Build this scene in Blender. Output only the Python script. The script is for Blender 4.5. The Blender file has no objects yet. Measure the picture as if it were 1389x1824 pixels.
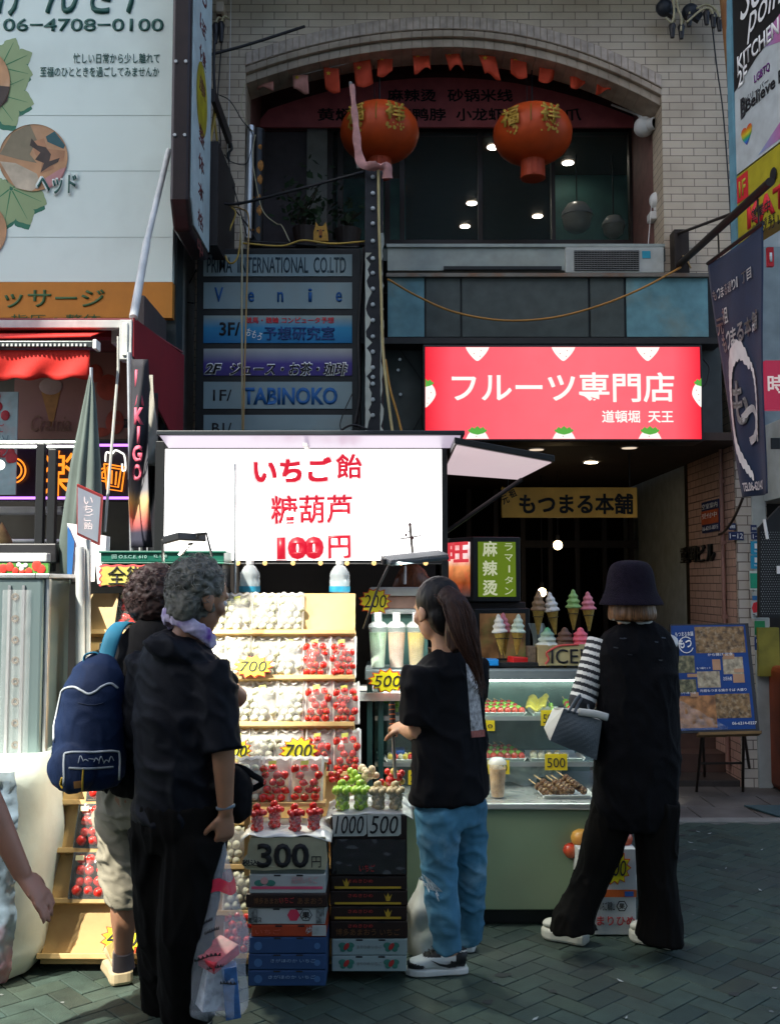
import bpy, bmesh, math, random
from mathutils import Vector, Matrix, Euler, noise
random.seed(7)
SC = bpy.context.scene
COL = SC.collection
PI = math.pi
R = math.radians
# ---------------------------------------------------------------- camera, sky, sun, exposure
F, CX, CY, CAMH = 1800.0, 694.5, 912.0, 1.58
TH = math.atan(128 / F)
cam = bpy.data.cameras.new('camera')
cam.sensor_fit = 'VERTICAL'; cam.sensor_height = 36; cam.sensor_width = 36
cam.lens = 36 * F / 1824; cam.clip_end = 500; cam.clip_start = .05
co = bpy.data.objects.new('camera', cam); COL.objects.link(co)
co.location = (0, 0, CAMH); co.rotation_euler = (PI / 2 + TH, 0, 0)
SC.camera = co
W = bpy.data.worlds.new('World'); SC.world = W; W.use_nodes = True
wn = W.node_tree.nodes; bg = wn['Background']
sky = wn.new('ShaderNodeTexSky'); sky.sky_type = 'NISHITA'; sky.sun_disc = False
SUN_EL, SUN_AZ = R(50), R(-140)
sky.sun_elevation = SUN_EL; sky.sun_rotation = SUN_AZ; sky.ozone_density = 1.0; sky.dust_density = 2.5
W.node_tree.links.new(sky.outputs[0], bg.inputs[0]); bg.inputs[1].default_value = .15
sl = bpy.data.lights.new('sun', 'SUN'); sl.energy = 4.5; sl.angle = R(.6); sl.color = (1, .95, .84)
so = bpy.data.objects.new('sun', sl); COL.objects.link(so)
sd = Vector((math.sin(SUN_AZ) * math.cos(SUN_EL), math.cos(SUN_AZ) * math.cos(SUN_EL), math.sin(SUN_EL)))
so.location = sd * 30; so.rotation_euler = sd.to_track_quat('Z', 'Y').to_euler()
SC.view_settings.view_transform = 'Standard'; SC.view_settings.look = 'None'
EXPO = 1.3; SC.view_settings.exposure = EXPO; SC.view_settings.gamma = 1
SC.cycles.use_denoising = True; SC.cycles.caustics_reflective = False; SC.cycles.caustics_refractive = False
SC.cycles.max_bounces = 8; SC.cycles.transparent_max_bounces = 24; SC.cycles.sample_clamp_indirect = 4

# ---------------------------------------------------------------- picture measurements -> places in the street
_c, _s = math.cos(TH), math.sin(TH)
def at(px, py, Y):
    u, w = px - CX, CY - py
    t = Y / (F * _c - w * _s)
    return Vector((u * t, Y, CAMH + (F * _s + w * _c) * t))
def gr(px, py):
    u, w = px - CX, CY - py
    t = -CAMH / (F * _s + w * _c)
    return Vector((u * t, (F * _c - w * _s) * t, 0))
def mp(Y): return Y / F

# ---------------------------------------------------------------- materials
MC = {}
def srgb(c):
    return tuple((v / 12.92 if v <= .04045 else ((v + .055) / 1.055) ** 2.4) for v in [x / 255 for x in c])
def M(name, col=(.5, .5, .5), rough=.6, metal=0, var=.18, sc=9, bump=0, bsc=60, emit=None, es=0, alpha=1, spec=.4,
      trans=0, grad=None, gaxis=2, dirt=None, dsc=2.5, damt=.5, sheen=0, sss=0, coat=0, attr=None, vs=None):
    if name in MC: return MC[name]
    m = bpy.data.materials.new(name); m.use_nodes = True; MC[name] = m
    nt = m.node_tree; N = nt.nodes; L = nt.links; b = N['Principled BSDF']
    tc = N.new('ShaderNodeTexCoord')
    def noise_(s, d=4):
        n = N.new('ShaderNodeTexNoise'); n.inputs['Scale'].default_value = s; n.inputs['Detail'].default_value = d
        if vs:
            vm = N.new('ShaderNodeVectorMath'); vm.operation = 'MULTIPLY'; vm.inputs[1].default_value = vs
            L.new(tc.outputs['Object'], vm.inputs[0]); L.new(vm.outputs[0], n.inputs['Vector'])
        else: L.new(tc.outputs['Object'], n.inputs['Vector'])
        return n.outputs['Fac']
    def mixc(f, a, c, blend='MIX'):
        x = N.new('ShaderNodeMix'); x.data_type = 'RGBA'; x.blend_type = blend
        for sock, v in ((0, f), (6, a), (7, c)):
            if hasattr(v, 'is_output'): L.new(v, x.inputs[sock])
            elif sock == 0: x.inputs[0].default_value = v
            else: x.inputs[sock].default_value = (*v, 1)
        return x.outputs[2]
    def ramp(v, lo, hi):
        r = N.new('ShaderNodeMapRange'); r.inputs[1].default_value = lo; r.inputs[2].default_value = hi
        L.new(v, r.inputs[0]); return r.outputs[0]
    src = col
    if grad:
        sp = N.new('ShaderNodeSeparateXYZ'); L.new(tc.outputs['Generated'], sp.inputs[0])
        cr = N.new('ShaderNodeValToRGB'); els = cr.color_ramp.elements
        while len(els) < len(grad): els.new(.5)
        for e, (p, c) in zip(els, grad): e.position = p; e.color = (*c, 1)
        L.new(sp.outputs[gaxis], cr.inputs[0]); src = cr.outputs[0]
    if attr:
        a = N.new('ShaderNodeAttribute'); a.attribute_name = attr
        src = mixc(1.0, a.outputs['Color'], col, 'MULTIPLY')
    if var:
        f = ramp(noise_(sc), .3, .7)
        dk = mixc(1.0, src, (1 - var, 1 - var, 1 - var), 'MULTIPLY')
        lt = mixc(1.0, src, (1 + var * .5,) * 3, 'MULTIPLY')
        src = mixc(f, dk, lt)
    if dirt:
        f = ramp(noise_(dsc, 7), .5, .72)
        mu = N.new('ShaderNodeMath'); mu.operation = 'MULTIPLY'; L.new(f, mu.inputs[0]); mu.inputs[1].default_value = damt
        src = mixc(mu.outputs[0], src, dirt)
    if hasattr(src, 'is_output'): L.new(src, b.inputs['Base Color'])
    else: b.inputs['Base Color'].default_value = (*src, 1)
    b.inputs['Roughness'].default_value = rough; b.inputs['Metallic'].default_value = metal
    b.inputs['Specular IOR Level'].default_value = spec
    b.inputs['Alpha'].default_value = alpha
    b.inputs['Transmission Weight'].default_value = trans
    b.inputs['Sheen Weight'].default_value = sheen
    b.inputs['Coat Weight'].default_value = coat
    if sss:
        b.inputs['Subsurface Weight'].default_value = sss; b.inputs['Subsurface Scale'].default_value = .01
    if es:
        if emit is None and hasattr(src, 'is_output'): L.new(src, b.inputs['Emission Color'])
        else: b.inputs['Emission Color'].default_value = (*(emit or col), 1)
        b.inputs['Emission Strength'].default_value = es
    if bump:
        bn = N.new('ShaderNodeBump'); bn.inputs['Strength'].default_value = bump; bn.inputs['Distance'].default_value = .01
        L.new(noise_(bsc, 5), bn.inputs['Height']); L.new(bn.outputs[0], b.inputs['Normal'])
    return m
def brickmat(name, c1, c2, mortar, bw=.19, rh=.064, ms=.0045, rough=.45, off=.5, stain=(.2, .13, .08)):
    m = bpy.data.materials.new(name); m.use_nodes = True; MC[name] = m
    nt = m.node_tree; N = nt.nodes; L = nt.links; b = N['Principled BSDF']
    tc = N.new('ShaderNodeTexCoord'); sp = N.new('ShaderNodeSeparateXYZ'); L.new(tc.outputs['Object'], sp.inputs[0])
    ad = N.new('ShaderNodeMath'); L.new(sp.outputs[0], ad.inputs[0]); L.new(sp.outputs[1], ad.inputs[1])
    cb = N.new('ShaderNodeCombineXYZ'); L.new(ad.outputs[0], cb.inputs[0]); L.new(sp.outputs[2], cb.inputs[1])
    br = N.new('ShaderNodeTexBrick'); L.new(cb.outputs[0], br.inputs['Vector'])
    for k, v in (('Color1', c1), ('Color2', c2), ('Mortar', mortar)): br.inputs[k].default_value = (*v, 1)
    br.inputs['Scale'].default_value = 1; br.inputs['Brick Width'].default_value = bw
    br.inputs['Row Height'].default_value = rh; br.inputs['Mortar Size'].default_value = ms
    br.inputs['Mortar Smooth'].default_value = .3; br.offset = off
    n = N.new('ShaderNodeTexNoise'); n.inputs['Scale'].default_value = 1.7; n.inputs['Detail'].default_value = 8
    L.new(tc.outputs['Object'], n.inputs['Vector'])
    mr = N.new('ShaderNodeMapRange'); mr.inputs[1].default_value = .45; mr.inputs[2].default_value = .8; mr.inputs[4].default_value = .55
    L.new(n.outputs['Fac'], mr.inputs[0])
    x = N.new('ShaderNodeMix'); x.data_type = 'RGBA'; L.new(mr.outputs[0], x.inputs[0]); L.new(br.outputs['Color'], x.inputs[6])
    x.inputs[7].default_value = (*stain, 1); L.new(x.outputs[2], b.inputs['Base Color'])
    b.inputs['Roughness'].default_value = rough
    n2 = N.new('ShaderNodeTexNoise'); n2.inputs['Scale'].default_value = 40; L.new(tc.outputs['Object'], n2.inputs['Vector'])
    ma = N.new('ShaderNodeMath'); ma.operation = 'MULTIPLY_ADD'; L.new(br.outputs['Fac'], ma.inputs[0]); ma.inputs[1].default_value = -1
    L.new(n2.outputs['Fac'], ma.inputs[2])
    bp = N.new('ShaderNodeBump'); bp.inputs['Strength'].default_value = .5; bp.inputs['Distance'].default_value = .005
    L.new(ma.outputs[0], bp.inputs['Height']); L.new(bp.outputs[0], b.inputs['Normal'])
    return m

# ---------------------------------------------------------------- mesh builder
class MB:
    def __init__(s): s.bm = bmesh.new(); s.mi = 0
    def face(s, pts):
        f = s.bm.faces.new([s.bm.verts.new(p) for p in pts]); f.material_index = s.mi; return s
    def hexa(s, p):  # 8 corners: bottom 4 ccw, top 4 ccw
        v = [s.bm.verts.new(q) for q in p]
        for i in ((3, 2, 1, 0), (4, 5, 6, 7), (0, 1, 5, 4), (1, 2, 6, 5), (2, 3, 7, 6), (3, 0, 4, 7)):
            s.bm.faces.new([v[k] for k in i]).material_index = s.mi
        return s
    def box(s, a, b):
        x0, x1 = sorted((a[0], b[0])); y0, y1 = sorted((a[1], b[1])); z0, z1 = sorted((a[2], b[2]))
        return s.hexa([Vector(q) for q in ((x0, y0, z0), (x1, y0, z0), (x1, y1, z0), (x0, y1, z0), (x0, y0, z1), (x1, y0, z1), (x1, y1, z1), (x0, y1, z1))])
    def pbox(s, x0, y0, x1, y1, Y0, Y1):
        a, b = at(x0, y0, Y0), at(x1, y1, Y0)
        return s.box((a.x, Y0, a.z), (b.x, Y1, b.z))
    def obox(s, c, size, rot=None):
        m = rot if rot is not None else Matrix.Identity(3)
        c = Vector(c); q = []
        for z in (-.5, .5):
            for x, y in ((-.5, -.5), (.5, -.5), (.5, .5), (-.5, .5)):
                q.append(c + m @ Vector((x * size[0], y * size[1], z * size[2])))
        return s.hexa(q)
    def prism(s, pts, d):
        d = Vector(d); a = [s.bm.verts.new(p) for p in pts]; b = [s.bm.verts.new(Vector(p) + d) for p in pts]
        fs = [s.bm.faces.new(a), s.bm.faces.new(b[::-1])]
        for i in range(len(a)):
            j = (i + 1) % len(a); fs.append(s.bm.faces.new([a[j], a[i], b[i], b[j]]))
        for f in fs: f.material_index = s.mi
        return s
    def tube(s, pts, r, n=8, cap=True, side=None, close=False):
        pts = [Vector(p) for p in pts]; K = len(pts)
        rs = r if isinstance(r, (list, tuple)) else [r] * K
        rings = []; ref = Vector(side).normalized() if side is not None else None
        for i, p in enumerate(pts):
            if close: t = pts[(i + 1) % K] - pts[i - 1]
            else: t = pts[min(i + 1, K - 1)] - pts[max(i - 1, 0)]
            if t.length < 1e-9: t = Vector((0, 0, 1))
            t.normalize()
            if ref is None: ref = t.orthogonal().normalized()
            u = ref - t * ref.dot(t)
            if u.length < 1e-4: u = t.orthogonal()
            u.normalize(); v = t.cross(u)
            if side is None: ref = u
            a, b = rs[i] if isinstance(rs[i], (list, tuple)) else (rs[i], rs[i])
            rings.append([s.bm.verts.new(p + u * a * math.cos(2 * PI * k / n) + v * b * math.sin(2 * PI * k / n)) for k in range(n)])
        fs = []
        for i in range(K if close else K - 1):
            A, B = rings[i], rings[(i + 1) % K]
            for k in range(n): fs.append(s.bm.faces.new([A[k], A[(k + 1) % n], B[(k + 1) % n], B[k]]))
        if cap and not close: fs += [s.bm.faces.new(rings[0][::-1]), s.bm.faces.new(rings[-1])]
        for f in fs: f.material_index = s.mi
        return s
    def lathe(s, prof, c=(0, 0, 0), n=16, rot=None, wob=None):
        c = Vector(c); m = rot if rot is not None else Matrix.Identity(3); rings = []
        for r, z in prof:
            if r < 1e-6: rings.append([s.bm.verts.new(c + m @ Vector((0, 0, z)))])
            else:
                rr = lambda k: r * (wob(k / n, z) if wob else 1)
                rings.append([s.bm.verts.new(c + m @ Vector((rr(k) * math.cos(2 * PI * k / n), rr(k) * math.sin(2 * PI * k / n), z))) for k in range(n)])
        for A, B in zip(rings, rings[1:]):
            for k in range(n):
                j = (k + 1) % n
                if len(A) == 1 and len(B) == 1: continue
                q = [A[0], B[j], B[k]] if len(A) == 1 else [A[k], A[j], B[0]] if len(B) == 1 else [A[k], A[j], B[j], B[k]]
                s.bm.faces.new(q).material_index = s.mi
        return s
    def ball(s, c, r, n=12, m=8, rot=None):
        r = (r, r, r) if not isinstance(r, (tuple, list, Vector)) else r
        M3 = (rot if rot is not None else Matrix.Identity(3)) @ Matrix.Diagonal(Vector(r))
        return s.lathe([(math.sin(PI * i / m), -math.cos(PI * i / m)) for i in range(m + 1)], c, n, M3)
    def disc(s, c, r, nrm=(0, -1, 0), n=24, rx=None):
        q = Vector(nrm).to_track_quat('Z', 'Y').to_matrix(); c = Vector(c)
        return s.face([c + q @ Vector(((rx or r) * math.cos(2 * PI * k / n), r * math.sin(2 * PI * k / n), 0)) for k in range(n)])
    def grid(s, fn, nu, nv, thick=0):
        V = [[s.bm.verts.new(fn(i / nu, j / nv)) for j in range(nv + 1)] for i in range(nu + 1)]
        for i in range(nu):
            for j in range(nv): s.bm.faces.new([V[i][j], V[i + 1][j], V[i + 1][j + 1], V[i][j + 1]]).material_index = s.mi
        return s
    def merge(s, d=1e-4): bmesh.ops.remove_doubles(s.bm, verts=s.bm.verts, dist=d); return s
    def xf(s, mat): bmesh.ops.transform(s.bm, matrix=mat, verts=s.bm.verts); return s
ORI = {}
def setp(o, label=None, cat=None, group=None, kind=None):
    if label: o['label'] = label
    if cat: o['category'] = cat
    if group: o['group'] = group
    if kind: o['kind'] = kind
    return o
def thing(name, label, cat, loc=(0, 0, 0), group=None):
    o = bpy.data.objects.new(name, None); COL.objects.link(o); o.empty_display_size = .1
    o.location = loc; ORI[o.name] = Vector(loc)
    return setp(o, label, cat, group)
def link_mesh(name, me, parent):
    o = bpy.data.objects.new(name, me); COL.objects.link(o)
    if parent is not None:
        w = ORI[parent.name]; o.parent = parent; ORI[o.name] = w
        if w.length: me.transform(Matrix.Translation(-w))
    else: ORI[o.name] = Vector((0, 0, 0))
    return o
def obj(name, mb, mats, parent=None, smooth=None, bev=0, solid=0, sub=0, label=None, base=None):
    me = bpy.data.meshes.new(name)
    bmesh.ops.recalc_face_normals(mb.bm, faces=mb.bm.faces)
    mb.bm.to_mesh(me); mb.bm.free()
    for m in (mats if isinstance(mats, (list, tuple)) else [mats]): me.materials.append(m)
    if base is not None:
        me.transform(Matrix.Translation(-Vector(base)))
    o = link_mesh(name, me, parent)
    if base is not None: o.location = base; ORI[o.name] = Vector(base)
    if smooth is not None:
        me.polygons.foreach_set('use_smooth', [True] * len(me.polygons))
        if smooth > 0: me.set_sharp_from_angle(angle=R(smooth))
    if solid:
        q = o.modifiers.new('s', 'SOLIDIFY'); q.thickness = solid; q.offset = 0
    if bev:
        q = o.modifiers.new('b', 'BEVEL'); q.width = bev; q.segments = 2; q.limit_method = 'ANGLE'; q.angle_limit = R(40)
    if sub:
        q = o.modifiers.new('u', 'SUBSURF'); q.levels = sub; q.render_levels = sub
    if label: o['label'] = label
    return o
def one(name, mb, mats, label, cat, group=None, base=None, **k):
    return setp(obj(name, mb, mats, None, base=base, **k), label, cat, group)
def struct(name, mb, mats, **k): return setp(obj(name, mb, mats, None, **k), kind='structure')
def copy_tree(o, parent=None):
    c = o.copy(); COL.objects.link(c)
    if parent is not None: c.parent = parent
    ORI[c.name] = Vector(o.location)
    for ch in list(o.children): copy_tree(ch, c)
    return c
GL = {}
def text(parent, s, p, w, h, mat, right=(1, 0, 0), up=(0, 0, 1), bold=0, ext=.0015, shear=0, name='lettering', fit=True, sp=1, label=None, rot=0, wob=0):
    """lettering whose ink fills the w x h rectangle with lower left corner p"""
    dup = 0
    if bold > .011 and any(c > '\u2e00' for c in s): dup, bold = bold * .8, .006
    cu = bpy.data.curves.new('t', 'FONT'); cu.body = s; cu.size = 1; cu.offset = bold; cu.shear = shear; cu.resolution_u = 3
    cu.space_character = sp; cu.align_x = 'CENTER' if '\n' in s else 'LEFT'
    o = bpy.data.objects.new('t', cu); COL.objects.link(o)
    dg = bpy.context.evaluated_depsgraph_get()
    me = bpy.data.meshes.new_from_object(o.evaluated_get(dg), depsgraph=dg)
    bpy.data.objects.remove(o); bpy.data.curves.remove(cu)
    if not len(me.vertices): return None
    xs = [v.co.x for v in me.vertices]; ys = [v.co.y for v in me.vertices]
    x0, x1, y0, y1 = min(xs), max(xs), min(ys), max(ys)
    kx, ky = w / max(x1 - x0, 1e-6), h / max(y1 - y0, 1e-6)
    rt, u = Vector(right).normalized(), Vector(up).normalized(); n = rt.cross(u)
    if rot:
        q = Matrix.Rotation(rot, 3, n); rt, u = q @ rt, q @ u
    p = Vector(p)
    for v in me.vertices:
        a, b = (v.co.x - x0) * kx, (v.co.y - y0) * ky
        if wob: b += wob * math.sin(a * 37 + len(s)); a += wob * math.sin(b * 41)
        v.co = p + rt * a + u * b + n * ext
    bm = bmesh.new(); bm.from_mesh(me)
    if dup:
        for k, (a, b) in enumerate(((1, 1), (-1, 1), (1, -1), (-1, -1))):
            mm = me.copy(); mm.transform(Matrix.Translation(rt * a * dup * kx * .5 + u * b * dup * ky * .5 + n * .00012 * (k + 1))); bm.from_mesh(mm); bpy.data.meshes.remove(mm)
    mb = MB(); mb.bm.free(); mb.bm = bm
    fs = list(bm.faces); r = bmesh.ops.extrude_face_region(bm, geom=fs)
    bmesh.ops.translate(bm, verts=[g for g in r['geom'] if isinstance(g, bmesh.types.BMVert)], vec=n * -ext * .9)
    bpy.data.meshes.remove(me)
    return obj(name, mb, mat, parent, label=label)
def tpx(parent, s, x0, y0, x1, y1, Y, mat, **k):
    a = at(x0, y1, Y); b = at(x1, y0, Y); a.y -= .001
    return text(parent, s, a, b.x - a.x, b.z - a.z, mat, **k)
def vtext(parent, s, x0, y0, x1, y1, Y, mat, **k):
    n = len(s); hh = (y1 - y0) / n
    for i, c in enumerate(s):
        if c == ' ': continue
        if c in 'ー一|': tpx(parent, '|' if c in 'ー|' else c, (x0 + x1) / 2 - (x1 - x0) * .08, y0 + i * hh + hh * .1, (x0 + x1) / 2 + (x1 - x0) * .08, y0 + (i + .85) * hh, Y, mat, **k)
        else: tpx(parent, c, x0, y0 + i * hh, x1, y0 + (i + .86) * hh, Y, mat, **k)
def wire(pts, sag=0, n=14):
    out = []; pts = [Vector(p) for p in pts]
    for a, b in zip(pts, pts[1:]):
        for i in range(n): 
            t = i / n; q = a.lerp(b, t); q.z -= sag * 4 * t * (1 - t); out.append(q)
    out.append(pts[-1]); return out
def spline(pts, n=8):
    pts = [Vector(p) for p in pts]; out = []
    P = [pts[0] * 2 - pts[1]] + pts + [pts[-1] * 2 - pts[-2]]
    for i in range(1, len(P) - 2):
        a, b, c, d = P[i - 1:i + 3]
        for k in range(n):
            t = k / n
            out.append(.5 * (2 * b + (c - a) * t + (2 * a - 5 * b + 4 * c - d) * t * t + (3 * b - a - 3 * c + d) * t ** 3))
    out.append(pts[-1]); return out
def lerp(a, b, t): return a + (b - a) * t

# common materials
WHT = M('white_paint', (.75, .75, .73), .5, dirt=(.4, .38, .33), damt=.35)
BLK = M('black_paint', (.012, .013, .014), .4)
BLKT = M('black_ink', (.01, .01, .012), .7, var=0)
DGRN = M('dark_green_ink', (.01, .09, .07), .6, var=0)
NAVYT = M('navy_ink', (.01, .045, .16), .6, var=0)
WHTT = M('white_ink', (.8, .8, .78), .6, var=0)
REDT = M('red_ink', (.6, .02, .03), .6, var=0)
STEEL = M('steel', (.55, .56, .56), .35, .85, bump=.05)
WOODL = M('pale_plywood', (.62, .42, .2), .55, var=.25, sc=5, dirt=(.4, .22, .08), dsc=4, damt=.3)
YELC = M('yellow_cable', (.5, .33, .06), .5)
BLKC = M('black_cable', (.015, .015, .017), .5)
PLAS = M('clear_plastic', (.9, .92, .92), .12, alpha=.16, spec=.8, var=0)
GLASS = M('window_glass', (.3, .4, .4), .05, alpha=.06, spec=.35, var=0)
# ================================================================ ground
mb = MB(); mb.face([(-40, -20, -.009), (40, -20, -.009), (40, 40, -.009), (-40, 40, -.009)])
struct('ground', mb, M('joint_sand', (.06, .062, .058), .9, bump=.4, bsc=90))
def paving():
    bm = bmesh.new(); lay = bm.loops.layers.color.new('tone'); rnd = random.Random(3)
    a = R(43); ca, sa = math.cos(a), math.sin(a); w = .096; g = .0025; bv = .002
    def brick(x, y, lx, ly):
        t = rnd.choice((.85, .95, 1, 1, 1.05, 1.2)) * rnd.uniform(.95, 1.05); warm = rnd.uniform(-.05, .08)
        col = (t * (1 + warm), t, t * (1 - warm * .6), 1); dz = rnd.uniform(-.0012, .0012)
        def P(px, py, z):
            return Vector((px * ca - py * sa, px * sa + py * ca + 5, z))
        c = P(x + lx / 2, y + ly / 2, 0)
        if not (-5.5 < c.x < 5.5 and 1.2 < c.y < 6.85): return
        x0, y0, x1, y1 = x + g, y + g, x + lx - g, y + ly - g
        o = [P(x0, y0, -.012), P(x1, y0, -.012), P(x1, y1, -.012), P(x0, y1, -.012)]
        m = [P(x0, y0, dz - bv), P(x1, y0, dz - bv), P(x1, y1, dz - bv), P(x0, y1, dz - bv)]
        i = [P(x0 + bv, y0 + bv, dz), P(x1 - bv, y0 + bv, dz), P(x1 - bv, y1 - bv, dz), P(x0 + bv, y1 - bv, dz)]
        V = [[bm.verts.new(q) for q in s] for s in (o, m, i)]
        fs = [bm.faces.new(V[2])]
        for A, B in zip(V, V[1:]):
            for k in range(4): fs.append(bm.faces.new([A[k], A[(k + 1) % 4], B[(k + 1) % 4], B[k]]))
        for f in fs:
            for l in f.loops: l[lay] = col
    n = 55
    for i in range(-n, n):
        for j in range(-n // 2 - 20, n // 2 + 20):
            # herringbone: period (4w) lattice, horizontal brick + vertical brick
            x, y = (i + 0) * w, (i + 4 * j) * w
            brick(x, y, 2 * w, w); brick(x, y + w, w, 2 * w)
    mb = MB(); mb.bm.free(); mb.bm = bm
    struct('paving', mb, M('paver_concrete', (.036, .06, .047), .7, var=.25, sc=14, bump=.35, bsc=160, dirt=(.035, .04, .038), dsc=1.3, damt=.75, attr='tone'))
paving()
mb = MB(); mb.box((-6, 6.82, -.012), (6, 6.93, .012)); struct('kerb', mb, M('kerb_stone', (.2, .2, .18), .7, bump=.3), bev=.004)
mb = MB()
for i in range(-12, 14):
    for k in range(3): mb.box((i * .42 + .004 + (k % 2) * .2, 6.935 + k * .36, -.012), (i * .42 + .416 + (k % 2) * .2, 6.935 + k * .36 + .354, .004))
struct('sidewalk', mb, M('sidewalk_slab', (.11, .1, .09), .7, var=.35, sc=4, bump=.3), bev=.003)
mb = MB(); a = at(1345, 1433, 7.0); 
mb.prism([(2.5, 7.28, .008), (2.72, 6.66, .008), (3.6, 6.66, .008), (3.6, 7.28, .008)][::-1], (0, 0, .012))
one('drain_cover', mb, M('blue_steel_plate', (.08, .15, .17), .45, .6, bump=.2), 'blue grey steel cover plate on the ground by the folding menu stand', 'drain cover', bev=.003)
rd = random.Random(77)
for nm, n_, col, r0, r1 in (('dark_stains', 70, (.028, .032, .03), .008, .035), ('pale_spots', 45, (.16, .18, .17), .004, .012)):
    m = MB()
    for i in range(n_):
        c = Vector((rd.uniform(-1.6, 2.6), rd.uniform(3.3, 6.7), .0024 + .00002 * i)); r_ = rd.uniform(r0, r1); k_ = rd.uniform(0, 6)
        m.face([c + Vector((math.cos(a) * r_ * (1 + .25 * math.sin(2 * a + k_)), math.sin(a) * r_ * (.8 + .2 * math.sin(3 * a + k_)), 0)) for a in [2 * PI * q / 14 for q in range(14)]])
    setp(obj('paving_' + nm, m, M('paving_' + nm, col, .8, var=.3)), kind='structure')
litter = M('litter_paper', (.35, .38, .37), .7)
for i, (x, y) in enumerate([(1243, 1483), (1263, 1486), (1229, 1502), (1356, 1515), (1292, 1548), (1353, 1587), (1104, 1749), (1115, 1815), (953, 1817)]):
    p = gr(x, y); rd = random.Random(i); mb = MB(); a = rd.uniform(0, 3); l = rd.uniform(.008, .017)
    d = Vector((math.cos(a) * l, math.sin(a) * l, 0)); e = Vector((-d.y * .4, d.x * .4, 0)); u = Vector((0, 0, .004))
    mb.prism([p + u - d, p + u - e, p + u + d + Vector((0, 0, .004)), p + u + e], (0, 0, .0015))
    one('litter_scrap', mb, litter, 'small pale scrap of litter on the dark paving on the right side', 'litter', 'scraps of litter on the paving', base=p)

OB = thing('opposite_building', 'pale building with added sun blocking slabs across the street behind the photographer, outside the photograph', 'building', (0, -5, 0))
m = MB(); m.box((-8.4, -9, 0), (14, -5, 12)); obj('wall', m, M('opposite_wall', (.62, .64, .58), .7, var=.1), OB)
for q in ((-15.5, -11, 0), (-11, -8.42, 20), (-8.42, -2, 12.01)):  # unseen slabs added to block the sun, leaving a gap for the sunlit patch
    m = MB(); m.box((q[0], -5.3, q[2]), (q[1], -5.001, 40)); obj('sun_blocker', m, M('opposite_wall', (.62, .64, .58), .7, var=.1), OB)
# ================================================================ the tiled building
YF = 8.0
TILE = brickmat('pink_white_tile', (.54, .445, .325), (.6, .5, .375), (.2, .155, .12), ms=.0038)
TILED = brickmat('pink_tile_niche', (.5, .31, .25), (.55, .35, .28), (.12, .07, .06), bw=.17, rh=.066)
TILEW = brickmat('white_tile', (.55, .5, .44), (.62, .57, .5), (.16, .13, .11), bw=.17, rh=.073)
MOULD = M('beige_moulding', (.40, .32, .24), .6, var=.25, dirt=(.2, .14, .1), damt=.5)
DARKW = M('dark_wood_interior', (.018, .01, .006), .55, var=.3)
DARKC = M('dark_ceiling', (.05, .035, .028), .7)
MAROON = M('maroon_paint', (.16, .06, .055), .55, var=.25)
BROWNF = M('brown_window_frame', (.03, .018, .014), .4)
GREYP = M('grey_fascia', (.062, .078, .072), .5, var=.25, dirt=(.05, .05, .045), damt=.5)
BLUEP = M('blue_fascia', (.13, .29, .33), .5, var=.25, dirt=(.25, .2, .1), dsc=3, damt=.55)
B = thing('tiled_building', 'old pink tiled building with an arched upper balcony above the doorway', 'building', (0, YF, 0))
def arch(x):
    return 80 + (66 * ((800 - x) / 368) ** 2 if x < 800 else 104 * ((x - 800) / 382) ** 2)
XL, XR = 434, 1184
cx = [XL + (XR - XL) * i / 40 for i in range(41)]
mb = MB()
top = 11.0; A0 = at(XL, 500, YF).x; A1 = at(XR, 500, YF).x
mb.box((at(310, 0, YF).x, YF, 0), (A0, YF + .3, top))
mb.box((A1, YF, at(0, 490, YF).z), (at(1314, 0, YF).x, YF + .3, top))
mb.box((at(1287, 0, YF).x, YF, 0), (at(1340, 0, YF).x, YF + .3, at(0, 490, YF).z - .003))
ax = lambda x: lerp(A0, A1, (x - XL) / (XR - XL))
pts = [Vector((ax(x), YF, at(x, arch(x) - 50, YF).z)) for x in cx]
for a, b in zip(pts, pts[1:]):
    mb.hexa([a, b, b + Vector((0, .3, 0)), a + Vector((0, .3, 0))] + [Vector((q.x, q.y, top)) for q in (a, b, b + Vector((0, .3, 0)), a + Vector((0, .3, 0)))])
obj('wall', mb, TILE, B)
mb = MB(); mb.box((-1.9, 7.25, 6.62), (2.9, YF - .001, 6.78)); obj('added_shade_ledge', mb, M('shade_ledge_concrete', (.3, .28, .25), .7), B)  # unseen ledge added above the view to shade the upper facade
def band(o0, o1, Y0, Y1):
    m = MB(); L = []
    for x in cx:
        L.append([Vector((ax(x), y, at(x, arch(x) - o, YF).z)) for y in (Y0, Y1) for o in (o0, o1)])
    for a, b in zip(L, L[1:]): m.hexa([a[0], b[0], b[2], a[2], a[1], b[1], b[3], a[3]])
    return m
mb = band(27, 50, YF - .012, YF + .3)
# soldier course: split bricks
m = MB()
for i in range(62):
    x0, x1 = XL + (XR - XL) * (i + .07) / 62, XL + (XR - XL) * (i + .93) / 62
    q = [Vector((ax(x), YF - .018, at(x, arch(x) - o, YF).z)) for x, o in ((x0, 28), (x1, 28), (x1, 49), (x0, 49))]
    m.prism(q, (0, .02, 0))
obj('arch_band', mb, MOULD, B); obj('soldier_course', m, M('soldier_tile', (.5, .41, .34), .5, var=.3, sc=14), B, bev=.002)
obj('arch_moulding', band(15, 26.5, YF - .005, YF + .3), MOULD, B, bev=.006)
obj('arch_moulding', band(0, 14.5, YF + .03, YF + .32), MOULD, B, bev=.006)
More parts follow.
